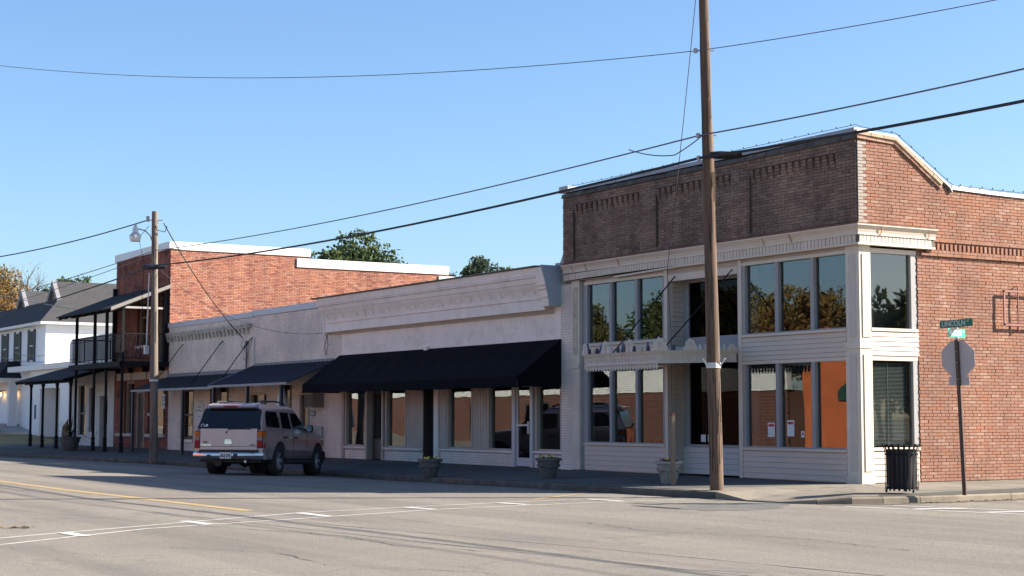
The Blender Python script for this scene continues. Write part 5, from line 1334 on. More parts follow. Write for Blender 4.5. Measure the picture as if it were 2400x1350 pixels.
# glass, as panels 5 mm proud of the cabin surface
def side_pt(l, t, s_, off=.006):      # t 0..1 from beltline to window top on the side
    w0, z0 = side_row(6, l); w1, z1 = side_row(7, l)
    return (l, s_*(w0+(w1-w0)*t+off), z0+(z1-z0)*t)
def side_window(pts, name):
    for s_ in (-1, 1):
        q = [side_pt(l, t, s_) for l, t in pts]
        MB().prism(q if s_ > 0 else q[::-1], (0, -s_*.012, 0)).build(name, carglass, car)
side_window([(.48, .05), (1.33, .05), (1.36, .5), (1.30, .93), (.72, .93), (.56, .6)], "quarter_window")
side_window([(1.52, .03), (2.18, .03), (2.14, .93), (1.56, .93)], "rear_door_window")
side_window([(2.32, .02), (3.36, .02), (3.2, .22), (2.78, .90), (2.30, .93)], "front_door_window")
# dark D pillar panel and rear glass (wraps round)
def rear_pt(u, t, off=.008):   # u -1..1 across, t 0 belt ..1 top
    l = .10+(.0+.20*t)-off; w0 = side_row(6, .1)[0]; w1 = side_row(7, .1)[0]
    return (l, u*(w0+(w1-w0)*t)*.985, 1.2+(1.70-1.2)*t)
m = MB()
rows_ = [[rear_pt(u, t) for u in np.linspace(-1, 1, 9)] for t in (0.0, .3, .6, .9, 1.02)]
m.grid(rows_); m.build("rear_window", carglass, car, 40)
for s_ in (-1, 1):
    q = [(.10, s_*.935*.955+s_*.004, 1.21), side_pt(.47, .05, s_, .004), side_pt(.55, .6, s_, .004), side_pt(.71, .95, s_, .004), (.30, s_*side_row(7, .1)[0]+s_*.004, 1.69)]
    MB().prism(q if s_ > 0 else q[::-1], (0, -s_*.01, 0)).build("pillar_panel", carglass, car)
ws = MB().face((3.42, -.80, 1.29), (3.42, .80, 1.29), (2.68, .70, 1.76), (2.68, -.70, 1.76)); ws.v = [(a+.03, b_, c+.02) for a, b_, c in ws.v]
ws.build("windscreen", carglass, car)
# rear: tailgate, seams, lights, bumper, plate
B("tailgate", paint, car, .066, .11, -.80, .80, .66, 1.19)
B("tailgate_seam", trimk, car, .063, .07, -.80, .80, .735, .745)
B("gate_gap", trimk, car, .06, .12, -.83, .83, .60, .655)
for s_ in (-1, 1):
    l_ = thing("t", None, None, local=True); bpy.data.objects.remove(l_)
    y0, y1 = s_*.80, s_*.955
    base_ = MB().hexa([(.06, min(y0, y1), .70), (.06, max(y0, y1), .70), (.30, max(y0, y1)+(.025 if s_ > 0 else 0), .70), (.30, min(y0, y1)-(.025 if s_ < 0 else 0), .70), (.06, min(y0, y1), 1.13), (.06, max(y0, y1), 1.13), (.26, max(y0, y1)+(.02 if s_ > 0 else 0), 1.13), (.26, min(y0, y1)-(.02 if s_ < 0 else 0), 1.13)]).build("taillight", trimk, car)
    for (za, zb, mt, nm) in ((.715, .89, red_l, "red_lens"), (.895, .985, clr_l, "clear_lens"), (.99, 1.115, amb_l, "amber_lens")):
        yy0, yy1 = (.815, .95) if s_ > 0 else (-.95, -.815)
        MB().hexa([(.047, yy0, za), (.047, yy1, za), (.23, yy1+(.035 if s_ > 0 else 0), za), (.23, yy0-(.035 if s_ < 0 else 0), za), (.047, yy0, zb), (.047, yy1, zb), (.22, yy1+(.032 if s_ > 0 else 0), zb), (.22, yy0-(.032 if s_ < 0 else 0), zb)]).build(nm, mt, base_)
bp_ = MB()
ys_ = np.linspace(-.985, .985, 13)
prof = [(.10, .40), (-.06, .42), (-.10, .46), (-.11, .54), (-.09, .585), (.05, .60)]
rows_ = [[(x+.16*max(0, abs(y)-.75)/.235, y*(1.0 if x < 0 else 1.0), z) for y in ys_] for x, z in prof]
bp_.grid(rows_); bp_.f.append(tuple(range(0, 13*6, 13))); bp_.f.append(tuple(range(12, 13*6, 13))[::-1])
bum = bp_.build("rear_bumper", chrome, car, 40)
for s_ in (-1, 1): MB().hexa([(.05, s_*.93, .42), (.7, s_*.985, .42), (.7, s_*.93, .42), (.06, s_*.9, .42), (.05, s_*.95, .62), (.75, s_*1.0, .64), (.75, s_*.93, .64), (.06, s_*.9, .62)]).build("bumper_end", paint, car)
B("bumper_step", trimk, bum, -.095, .06, -.80, .80, .587, .60)
pt = B("license_plate", pm("plate_white", (.62, .62, .6), .4, .03), bum, -.125, -.108, -.16, .15, .43, .59)
text(pt, "RUJ 275", .105, ink_k, (-.127, -.005, .50), (0, -1, 0), (0, 0, 1), .001, sx=.78, bold=.003)
B("hitch_cover", trimk, bum, -.12, -.1, -.33, -.22, .445, .56)
B("reverse_box", trimk, bum, -.115, -.1, .42, .52, .46, .53)
B("handle_recess", chrome, car, .05, .068, -.10, .10, .80, .875); B("handle_bar", chrome, car, .048, .068, -.085, .095, .885, .915)
B("tailgate_handle", paint, car, .04, .064, -.08, .09, .745, .80)
MB().lathe([(.03, 0), (.032, .012), (.01, .02)], 14, (0, 0, 0)).build("x", None, None)
bpy.data.objects.remove(bpy.data.objects["x"])
MB().prism([(.066, .06+.03*math.cos(t), 1.10+.03*math.sin(t)) for t in np.linspace(0, 2*math.pi, 13)[:-1]], (-.01, 0, 0)).build("lock_cap", red_l, car)
MB().tube([(.06, -.0, 1.165), (.03, -.02, 1.18), (.03, -.32, 1.185), (.05, -.42, 1.18)], [.02, .014, .012, .01], 6).tube([(.04, -.25, 1.185), (.04, -.62, 1.175)], .011, 6).build("rear_wiper", trimk, car)
text(car, "YUKON", .075, chrome, (.062, .63, .775), (0, -1, 0), (0, 0, 1), .002, sx=1.1, bold=.003); text(car, "4x4", .075, ink_k, (.062, .65, .845), (0, -1, 0), (0, 0, 1), .002, bold=.003); B("badge", trimk, car, .060, .067, -.75, -.60, .765, .79)
dk = MB().tube([(.10, .80, 1.245), (.115, .78, 1.295), (.12, .74, 1.31), (.12, .705, 1.285), (.115, .715, 1.262), (.115, .675, 1.258)], .008, 5).tube([(.105, .74, 1.243), (.105, .70, 1.247), (.11, .665, 1.25)], .007, 5)
dk.v = [(a-.016, b_, c) for a, b_, c in dk.v]; dk.build("window_sticker", ink_w, car)
B("window_sticker", ink_w, car, .085, .098, .60, .655, 1.25, 1.30)
sp_ = MB().hexa([(.17, -.68, 1.735), (.17, .68, 1.735), (.55, .70, 1.80), (.55, -.70, 1.80), (.19, -.66, 1.79), (.19, .66, 1.79), (.56, .68, 1.855), (.56, -.68, 1.855)]).build("roof_spoiler", paint, car)
B("brake_light", red_l, sp_, .155, .175, -.2, .2, 1.745, 1.775)
for s_ in (-1, 1):
    MB().tube([(.65, s_*.62, 1.83), (.75, s_*.62, 1.90), (1.6, s_*.63, 1.93), (2.3, s_*.62, 1.92), (2.5, s_*.61, 1.84)], .022, 8).build("roof_rail", trimk, car)
    mi = MB().lathe([(.02, -.16), (.10, -.13), (.125, 0), (.10, .12), (.02, .15)], 12, (0, 0, 0))
    mo = MB(); mo.f = mi.f; mo.v = [(3.18+a*.5, s_*(1.11+b_*.85), 1.26+c*.68) for a, b_, c in mi.v]
    mr = mo.build("wing_mirror", trimk, car, 50); fix_normals(mr)
    MB().prism([(3.105, s_*1.11+.078*math.cos(t), 1.26+.078*math.sin(t)) for t in np.linspace(0, 2*math.pi, 13)[:-1]], (.02, 0, 0)).build("mirror_glass", chrome, mr)
    MB().box(3.1, 3.2, s_*.9, s_*1.05, 1.2, 1.25).build("mirror_arm", trimk, mr)
    for x0, x1 in ((1.52, 1.70), (2.34, 2.52)):
        MB().box(x0, x1, s_*.985, s_*1.03, .985, 1.02).build("door_handle", trimk, car)
    for x in (1.46, 2.25, 3.28):     # door shuts
        pts = [(x, s_*(side_row(k, x)[0]+.0015), side_row(k, x)[1]) for k in range(1, 7)]
        MB().tube(pts, .006, 4).build("door_seam", trimk, car)
    MB().prism([(1.8, s_*.985, .66), (3.7, s_*.985, .66), (3.7, s_*.985, .74), (1.8, s_*.985, .74)], (0, s_*.03, 0)).build("side_moulding", paint, car)
    MB().tube([(1.75, s_*.95, .36), (3.7, s_*.95, .36)], .06, 8).build("running_board", trimk, car)
B("sill_shadow", trimk, car, .25, 4.9, -.86, .86, .34, .46)
MB().tube([(1.25, -.8, .38), (1.25, .8, .38)], .06, 8).lathe([(.02, -.17), (.16, -.1), (.18, 0), (.16, .1), (.02, .17)], 12, (1.25, 0, .38)).build("rear_axle", trimk, car, 40)
MB().tube([(.15, -.45, .36), (.9, -.42, .36)], .035, 8).build("exhaust_pipe", alloy, car)
MB().tube([(.2, .35, .35), (.9, .35, .35)], .12, 10).build("spare_wheel", trimk, car)
B("front_bumper", trimk, car, 4.9, 5.1, -.88, .88, .42, .66)
for s_ in (-1, 1): B("headlight", clr_l, car, 4.8, 4.985, s_*.62-.14, s_*.62+.16, .78, .96)
# ================================================================ utility poles and cables
wood1 = pm("pole_wood", (.115, .073, .05), .95, .4, 11, .018, 26, dirt=((.035, .028, .024), .85, 8), stretch=(1, 1, .06))
wood2 = pm("pole_wood_grey", (.17, .14, .115), .92, .22, 5, .012, 30, dirt=((.08, .06, .05), .7, 4), stretch=(1, 1, .06))
galv = pm("galvanised", (.45, .46, .47), .45, .1, 4, metal=.5)
def pole(pts, rs, m, pr):
    b = MB(); n = 18; r_ = random.Random(4)
    P = []; RR = []
    for i in range(len(pts)-1):
        for k in range(8):
            t = k/8; P.append(Vector(pts[i]).lerp(Vector(pts[i+1]), t)); RR.append((rs[i]+(rs[i+1]-rs[i])*t)*r_.uniform(.97, 1.03))
    P.append(Vector(pts[-1])); RR.append(rs[-1])
    b.tube(P, RR, n); return b.build("pole", m, pr, 60)
U1 = thing("utility_pole", "tall weathered wooden utility pole rising past the picture top before the corner store", "utility pole", (-23.65, 18.72, .05))
pole([(-23.66, 18.73, .0), (-23.47, 18.5, 3.55), (-23.33, 18.34, 6.09), (-23.23, 18.21, 8.03), (-23.12, 18.08, 10.2)], [.128, .116, .103, .09, .08], wood1, U1)
def on1(z): 
    t = np.interp(z, [0, 3.55, 6.09, 8.03, 10.2], [0, 1, 2, 3, 4]); A_ = [(-23.66, 18.73), (-23.47, 18.5), (-23.33, 18.34), (-23.23, 18.21), (-23.12, 18.08)]
    i = min(3, int(t)); f_ = t-i; return Vector((A_[i][0]*(1-f_)+A_[i+1][0]*f_, A_[i][1]*(1-f_)+A_[i+1][1]*f_, z))
VX = Vector((.52, .854, 0)); VF = Vector((-.854, .52, 0))      # along / away from the viewing side of the pole
c = on1(2.34); band = MB()
for dz in (0, .05): band.lathe([(.128, 0), (.134, 0), (.134, .045), (.128, .045)], 18, (c.x, c.y, 2.30+dz))
for s_ in (-1, 1): band.tube([c+VX*s_*.12-VF*.06, c+VX*s_*.2-VF*.1+Vector((0, 0, .13))], .016, 5)
band.build("strap_band", pm("white_strap", (.58, .58, .56), .7), U1)
for z in (8.03, 6.5, 6.09):
    c = on1(z); MB().tube([c-VX*.17, c+VX*.16], .014, 6).lathe([(.03, 0), (.045, .02), (.03, .05), (.045, .07), (.02, .09)], 8, tuple(c-VX*.17-Vector((0, 0, .045)))).build("insulator_bolt", galv, U1)
c = on1(6.12); MB().tube([c-VF*.16+VX*.02, c-VF*.16+VX*.2, c-VF*.16+VX*.5], [.06, .075, .06], 8).tube([c-VF*.16+VX*.5, c-VF*.16+VX*.58+Vector((0, 0, .03))], .05, 8).build("splice_case", black_metal, U1)
c = on1(5.45); MB().prism([c-VF*.1+VX*.03+Vector((0, 0, .35)), c-VF*.1+VX*.1+Vector((0, 0, .4)), c-VF*.1+VX*.1+Vector((0, 0, -.3))], -VF*.03).build("pole_splinter", pm("fresh_wood", (.42, .27, .16), .9), U1)
U2 = thing("utility_pole", "short grey wooden utility pole with a street lamp beside the balcony building", "utility pole", (-54.41, 18.79, -.13))
p2b, p2t = Vector((-54.41, 18.79, -.2)), Vector((-53.81, 18.48, 8.4))
pole([p2b, p2b.lerp(p2t, .5), p2t], [.15, .125, .1], wood2, U2)
def on2(z): return p2b.lerp(p2t, (z-p2b.z)/(p2t.z-p2b.z))
la = MB(); c = on2(7.2); hd = Vector((-54.22, 17.95, 7.7))
c = on2(6.95); hz = [(0, 6.95), (.08, 7.3), (.25, 7.58), (.5, 7.74), (.8, 7.8), (.97, 7.8)]
la.tube([Vector((c.x+(hd.x-c.x)*t, c.y+(hd.y-c.y)*t, z)) for t, z in hz], .025, 8)
lamp = la.build("lamp_arm", galv, U2, 60)
MB().lathe([(.03, .26), (.06, .25), (.06, .16), (.10, .15), (.105, -.02), (.2, -.12), (.205, -.15)], 18, hd).build("lamp_housing", pm("lamp_grey", (.5, .52, .54), .4, metal=.3), lamp, 40)
MB().lathe([(.195, -.15), (.2, -.18), (.175, -.32), (.02, -.335)], 18, hd).build("lamp_refractor", pm("lamp_lens", (.62, .6, .54), .2), lamp, 40)
c = on2(3.0); MB().lathe([(.14, 0), (.15, 0), (.15, .07), (.14, .07)], 16, (c.x, c.y, 2.62)).build("strap_band", pm("white_strap", (.58, .58, .56)), U2)
c = on2(8.1); MB().tube([c-VX*.22, c+VX*.28], .02, 6).lathe([(.05, -.05), (.07, 0), (.05, .05), (.07, .1), (.04, .14)], 8, tuple(c-VX*.24)).build("insulator_bolt", galv, U2)
c = on2(6.5); MB().tube([c-VX*.38-VF*.16, c-VX*.15-VF*.18, c+VX*.2-VF*.16, c+VX*.42-VF*.14], [.04, .10, .08, .05], 8).build("splice_case", pm("blue_black_case", (.018, .022, .032), .4), U2)
MB().tube([on2(6.3)-VX*.16-VF*.1, on2(3.8)-VX*.24-VF*.1], .022, 6).box(on2(3.8).x-.26, on2(3.8).x-.1, on2(3.8).y-.28, on2(3.8).y-.14, 3.55, 3.85).build("riser_conduit", pm("pale_conduit", (.5, .5, .48)), U2)
MB().tube([on2(7.9)-VX*.2, on2(7.5)-VX*.55, on2(6.6)-VX*.35, on2(5.5)-VX*.42, on2(4.8)-VX*.4], .01, 5).tube([on2(8.1), on2(7.75)+VX*.1-VF*.14, on2(7.7)+VX*.35, on2(7.9)+VX*.42], .016, 5).build("loose_wire", black_metal, U2)
c = on2(4.2); MB().prism([c-VF*.135+VX*.04+Vector((0, 0, .9)), c-VF*.135+VX*.11+Vector((0, 0, .8)), c-VF*.135+VX*.115+Vector((0, 0, -.25)), c-VF*.135+VX*.03+Vector((0, 0, -.35))], -VF*.02).build("pole_splinter", pm("pale_split_wood", (.45, .36, .25), .9), U2)
c = on2(1.6); B("pole_tag", pap, U2, c.x-.22, c.x-.16, c.y-.14, c.y-.1, 1.45, 1.55)
crackm = pm("pole_split", (.022, .016, .012), .95)
def splits(on, U, r0, z0, z1, n, seed):
    r_ = random.Random(seed); m = MB()
    for i in range(n):
        z = r_.uniform(z0, z1); a = r_.uniform(-1.2, 1.2); L = r_.uniform(.2, .9); w = r_.uniform(.003, .007)
        d = (-VF*math.cos(a)+VX*math.sin(a)); t_ = (VX*math.cos(a)+VF*math.sin(a))
        r1 = r0(z)+.001; q0, q1 = on(z)+d*r1, on(z+L)+d*(r0(z+L)+.001)
        m.hexa([q0-t_*w, q0+t_*w, q0+t_*w-d*.02, q0-t_*w-d*.02, q1-t_*w*.3, q1+t_*w*.3, q1+t_*w*.3-d*.02, q1-t_*w*.3-d*.02])
    o = m.build("split", crackm, U); o['kind'] = 'stuff'
splits(on1, U1, lambda z: float(np.interp(z, [0, 3.55, 6.09, 8.03, 10.2], [.128, .116, .103, .09, .08])), .2, 8.6, 46, 1)
splits(on2, U2, lambda z: float(np.interp(z, [-.2, 4.1, 8.4], [.15, .125, .1])), .1, 7.6, 34, 2)
cab_k = pm("black_cable", (.012, .012, .014), .6); cab_g = pm("grey_cable", (.10, .10, .11), .5)
def cable(pts, sag, r, label, m=cab_k, n=24, lash=False):
    b = MB(); P = []
    for a, b_, s_ in zip(pts[:-1], pts[1:], sag):
        a, b_ = Vector(a), Vector(b_)
        for k in range(n):
            t = k/n; q = a.lerp(b_, t); q.z -= 4*s_*t*(1-t); P.append(q)
    P.append(Vector(pts[-1])); b.tube(P, r, 6)
    o = b.build("overhead_cable", m); tag(o, label, "cable", "overhead cables along the street"); return o
def away(q, d): return Vector(q)
h1, h2 = on1(8.03), on2(8.1)
# thin top line: from far left to the tall pole and on over the camera's right
cable([(-68.5, 6.6, 12.9), (-45.57, 10.47, 11.09), tuple(on1(8.03)-VX*.12), (-15.61, 19.7, 7.83), (-2, 22.7, 7.6)], [.1, .46, .06, .1], .008, "thinnest overhead wire, highest one, crossing the whole sky to the tall pole", cab_g)
cable([tuple(on2(7.07)), tuple(on1(6.5)-VX*.14), (-15.33, 18.4, 6.41), (4, 18.4, 6.7)], [.22, .04, .3], .014, "grey twin service wire looping at the tall pole below the thin top wire", cab_g)
cable([tuple(on1(6.45)-VX*1.25+Vector((-.3, 0, -.17))), tuple(on1(6.44)-VX*.6+Vector((0, 0, -.3))), tuple(on1(6.5)-VX*.08-VF*.12)], [.05, .02], .011, "short slack loop of grey wire beside the tall pole", cab_g, 10)
cable([tuple(on2(6.56)), tuple(on1(6.09)-VX*.1-VF*.1), (-15.34, 18.4, 5.94), (4, 18.4, 6.3)], [.25, .04, .3], .026, "thick black telephone cable between both splice cases, passing the corner store's roof edge", cab_k)
cable([tuple(on2(6.56)), (-76.54, 18.26, 5.83), (-110, 17.8, 6.9)], [.1, .3], .024, "thick black cable leaving the short pole to the left, lowest across the grey roof", cab_k)
cable([tuple(on2(7.07)), (-76.48, 18.23, 6.68), (-110, 17.8, 7.6)], [.1, .3], .014, "middle pair wire leaving the short pole to the left below the lamp", cab_g)
cable([tuple(on2(6.95)), (-76.5, 18.25, 6.26), (-110, 17.8, 7.2)], [.1, .3], .012, "lower wire of the middle pair left of the short pole, below the lamp", cab_g)
cable([tuple(on2(8.1)-VX*.24), (-61.08, 14.52, 7.15), (-70, 9.3, 6.9)], [.12, .2], .02, "black service drop rising from the left edge to the very top of the short pole", cab_k)
cable([(-72.3, 21.45, 6.16), (-76.45, 18.45, 7.07), (-90, 8.5, 9.5)], [.03, .2], .016, "pale cable slanting down right to the porch roof", pm("pale_cable", (.35, .34, .32), .6))
cable([tuple(on2(8.0)+VX*.3), (-55.5, YF-.1, 4.25)], [.25], .018, "black service drop from the short pole's top to the mast on the white brick wall", cab_k)
cable([tuple(on2(6.4)+VX*.2), (-48.45, YF-.04, 4.13)], [.7], .008, "slack thin wire from the short pole to the right end of the white brick wall", cab_g)
cable([tuple(on1(9.3)-VX*.1), (-29.98, YF-.14, 4.74)], [.12], .008, "taut wire dropping steeply from the tall pole to the white fascia of the corner store", cab_g)
cable([(-29.98, YF-.14, 4.74), (-29.95, YF-.06, 3.2), (-29.95, YF-.05, .9)], [0, 0], .009, "grey wire running straight down the white trim beside the recessed entrance", cab_g, 6)
cable([(-70.0, YF-2.3, 4.3), (-95, 24.5, 5.1)], [.25], .014, "thin wire between the balcony and the white clapboard wall, upper of two", cab_g)
cable([(-70.3, YF-1.8, 3.9), (-95, 22.5, 5.2)], [.35], .014, "thin wire between the balcony and the white clapboard wall, lower of two", cab_g)
# ================================================================ string lights on the corner store
SLt = thing("string_lights", "string of small bulbs along the roof edge and corner of the corner store", "string lights", (XR, YF-.1, 7.2))
path = [(XL+.1, YF-.06, 7.17), (XR+.03, YF-.06, 7.17), (XR+.06, 22.6, 7.13), (XR+.07, 23.5, 7.08), (XR+.07, 24.98, 6.19), (XR+.06, 25.1, 6.15), (XR+.06, 29.5, 6.12)]
MB().tube(path, .006, 5).tube([(XR+.04, YF-.03, 6.95), (XR+.04, YF-.03, 5.25)], .006, 5).build("light_cord", black_metal, SLt)
bmesh_b = MB().lathe([(.01, 0), (.011, .015), (.008, .018), (.014, .027), (.015, .038), (.006, .048)], 8); bme = bpy.data.meshes.new("bulb"); bme.from_pydata(bmesh_b.v, [], bmesh_b.f); bme.materials.append(pm("bulb_glass", (.16, .15, .14), .2))
oo = org(SLt)
def bulbs(a, b_, n, skip=()):
    for i in range(n+1):
        if i in skip: continue
        q = Vector(a).lerp(Vector(b_), i/max(1, n)); o = bpy.data.objects.new("bulb", bme); COL.objects.link(o); o.parent = SLt; o.location = q-oo; o.rotation_euler = (rnd.uniform(-.3, .3), rnd.uniform(-.3, .3), 0)
bulbs((XL+.5, YF-.06, 7.165), (XR-.1, YF-.06, 7.165), 24); bulbs((XR+.06, 22.9, 7.11), (XR+.06, 23.4, 7.08), 1); bulbs((XR+.07, 23.6, 7.02), (XR+.07, 24.9, 6.24), 4); bulbs((XR+.06, 25.3, 6.145), (XR+.06, 29.3, 6.115), 13)
for z in (6.75, 6.4, 6.02, 5.65, 5.27):
    o = bpy.data.objects.new("bulb", bme); COL.objects.link(o); o.parent = SLt; o.location = Vector((XR+.05, YF-.05, z))-oo; o.rotation_euler = (R(-80), 0, R(30))
# sign frame on the side wall
FR = thing("sign_frame", "empty rusty red iron sign frame fixed to the salmon brick wall", "sign frame", (XR+.1, 26.4, 3.3))
fr_m = pm("red_iron", (.22, .075, .06), .6, .2, 8); X0 = XR+.10
fm_ = MB().box(X0, X0+.03, 26.41, 26.45, 3.32, 4.04).box(X0, X0+.03, 27.6, 27.64, 3.32, 4.04).box(X0, X0+.03, 26.41, 27.64, 4.01, 4.05).box(X0, X0+.03, 26.41, 27.64, 3.31, 3.35); fm_.build("frame", fr_m, FR)
MB().tube([(X0, 26.86, 3.22), (X0, 26.86, 4.14)], .016, 6).build("bar", fr_m, FR); MB().tube([(X0, 26.86, 4.14), (XR+.01, 26.86, 4.14)], .012, 5).tube([(X0, 26.86, 3.22), (XR+.01, 26.86, 3.22)], .012, 5).build("bracket", fr_m, FR)
# ================================================================ street sign post
SG = thing("street_sign_post", "leaning brown steel post with green street name signs and the back of a stop sign", "street sign", (-19.91, 21.07, .12))
sb, st_ = Vector((-19.91, 21.07, .1)), Vector((-19.8, 20.84, 2.72))
brn = pm("brown_post", (.055, .025, .018), .5, .15, 6, dirt=((.12, .05, .03), .4, 8))
def onp(z): return sb.lerp(st_, (z-sb.z)/(st_.z-sb.z))
nL = Vector((.27, -.96, 0)).normalized(); xL = Vector((.96, .27, 0)).normalized()
m = MB()
for s_ in (-1, 1): m.hexa([sb+xL*s_*.033+nL*.0, sb+xL*s_*.033+nL*.03, sb+xL*s_*.018+nL*.03, sb+xL*s_*.018, st_+xL*s_*.033, st_+xL*s_*.033+nL*.03, st_+xL*s_*.018+nL*.03, st_+xL*s_*.018])
m.hexa([sb+xL*-.02+nL*.028, sb+xL*.02+nL*.028, sb+xL*.02+nL*.036, sb+xL*-.02+nL*.036, st_+xL*-.02+nL*.028, st_+xL*.02+nL*.028, st_+xL*.02+nL*.036, st_+xL*-.02+nL*.036])
m.build("post", brn, SG)
hm = MB()
for i in range(62): q = onp(.3+i*.038)+nL*.0365; hm.prism([q+xL*.004*math.cos(t)+Vector((0, 0, .004*math.sin(t))) for t in np.linspace(0, 6.28, 7)[:-1]], nL*.001)
hm.build("post_hole", pm("post_hole", (.25, .2, .17), .8), SG)["kind"] = "stuff"
alu = pm("sign_back", (.40, .345, .335), .75, .06, 3)
upv = (st_-sb).normalized()
def plate(c, pts, m, name, t=.005): return MB().prism([c+xL*u+upv*v for u, v in pts], nL*-t).build(name, m, SG)
c = onp(2.40)-nL*.004; Ro = .305/math.cos(math.pi/8)
sp = plate(c, [(Ro*math.cos(math.pi/8+i*math.pi/4), Ro*math.sin(math.pi/8+i*math.pi/4)) for i in range(8)], alu, "stop_sign")
plate(c-nL*.006, [(Ro*.99*math.cos(math.pi/8+i*math.pi/4), Ro*.99*math.sin(math.pi/8+i*math.pi/4)) for i in range(8)], pm("stop_red", (.45, .02, .02), .4), "stop_sign_face", .002)
c = onp(2.03)-nL*.004; plate(c, [(-.19, -.08), (.19, -.08), (.19, .07), (-.19, .07)], alu, "supplementary_plate")
for v in (2.33, 2.52, 2.05): q = onp(v)+nL*.037; MB().lathe([(.012, 0), (.012, .008)], 6, q).build("bolt", galv, SG)
grn = pm("sign_green_shade_tone", (.012, .12, .062), .45, .05, 3); grn2 = pm("sign_green_sun_tone", (.012, .30, .19), .4, .05, 3)  # one sign green in two tones: shade and sun painted into the blades
cM = onp(2.83); xM = Vector((-.27, .96, 0)).normalized(); nM = Vector((.96, .27, 0))
tl = R(2.5)
pM = MB().prism([cM+xM*u+Vector((0, 0, v)) for u, v in ((-.29, -.075), (.29, -.075), (.30, -.06), (.30, .06), (.29, .075), (-.29, .075), (-.30, .06), (-.30, -.06))], nM*-.004).build("name_blade", grn2, SG)
text(pM, "MULBERRY", .125, ink_w, cM+xM*-.035+nM*.001, xM, (0, 0, 1), .001, sx=.72, bold=.003); text(pM, "ST", .06, ink_w, cM+xM*.245+nM*.001+Vector((0, 0, .03)), xM, (0, 0, 1), .001, sx=.8)
cL = onp(2.83)+Vector((0, 0, .165)); xt = (xL*math.cos(tl)+Vector((0, 0, math.sin(tl)))).normalized(); ut = Vector((0, 0, 1))
pL = MB().prism([cL+xt*u+ut*v for u, v in ((-.30, -.065), (.29, -.065), (.30, -.05), (.30, .05), (.29, .065), (-.30, .065), (-.31, .05), (-.31, -.05))], nL*-.004).build("name_blade", grn, SG)
text(pL, "LINCOLN", .125, pm("letters_shade_tone", (.5, .5, .48), .6), cL+xt*-.055+nL*.001, xt, ut, .001, sx=.82, bold=.002); text(pL, "ST", .06, pm("letters_shade_tone", (.5, .5, .48)), cL+xt*.215+nL*.001+Vector((0, 0, .03)), xt, ut, .001, sx=.85)  # white letters greyed to carry the shade on this blade
MB().tube([st_-Vector((0, 0, .05)), cM-Vector((0, 0, .07))], .02, 8).lathe([(.03, 0), (.035, .02), (.03, .04)], 8, cM-Vector((0, 0, .1))).tube([cM+Vector((0, 0, .07)), cL-Vector((0, 0, .06))], .02, 8).build("bracket", galv, SG)
# ================================================================ litter bin
BN = thing("litter_bin", "black slatted iron litter bin with curled slat tops on the sunny corner", "litter bin", (-20.93, 20.62, .12), local=True)
for i in range(20):
    a = 2*math.pi*i/20; c_, s_ = math.cos(a), math.sin(a)
    P = [(.285, .03), (.285, .60), (.29, .72), (.315, .80), (.345, .83), (.365, .815), (.36, .79), (.345, .79)]
    m = MB(); L_ = []; R_ = []
    for r, z in P:
        L_.append((r*c_+s_*.017, r*s_-c_*.017, z)); R_.append((r*c_-s_*.017, r*s_+c_*.017, z))
    m.grid([L_, R_]); m.grid([[(x*.975, y*.975, z) for x, y, z in L_], [(x*.975, y*.975, z) for x, y, z in R_]], flip=True); m.build("slat", black_metal, BN)
for z, r in ((.06, .28), (.64, .28), (.78, .30)):
    MB().lathe([(r-.012, 0), (r-.004, 0), (r-.004, .03), (r-.012, .03)], 28, (0, 0, z)).build("hoop", black_metal, BN, 40)
for i in range(3): a = 2.1*i; MB().tube([(.27*math.cos(a), .27*math.sin(a), .05), (.27*math.cos(a), .27*math.sin(a), 0)], .018, 6).build("foot", black_metal, BN)
MB().lathe([(.235, .07), (.262, .69), (.272, .70), (.272, .735), (.26, .74), (.24, .69), (.19, .1), (.01, .1)], 28).build("liner", pm("liner_plastic", (.010, .010, .011), .5), BN, 40)
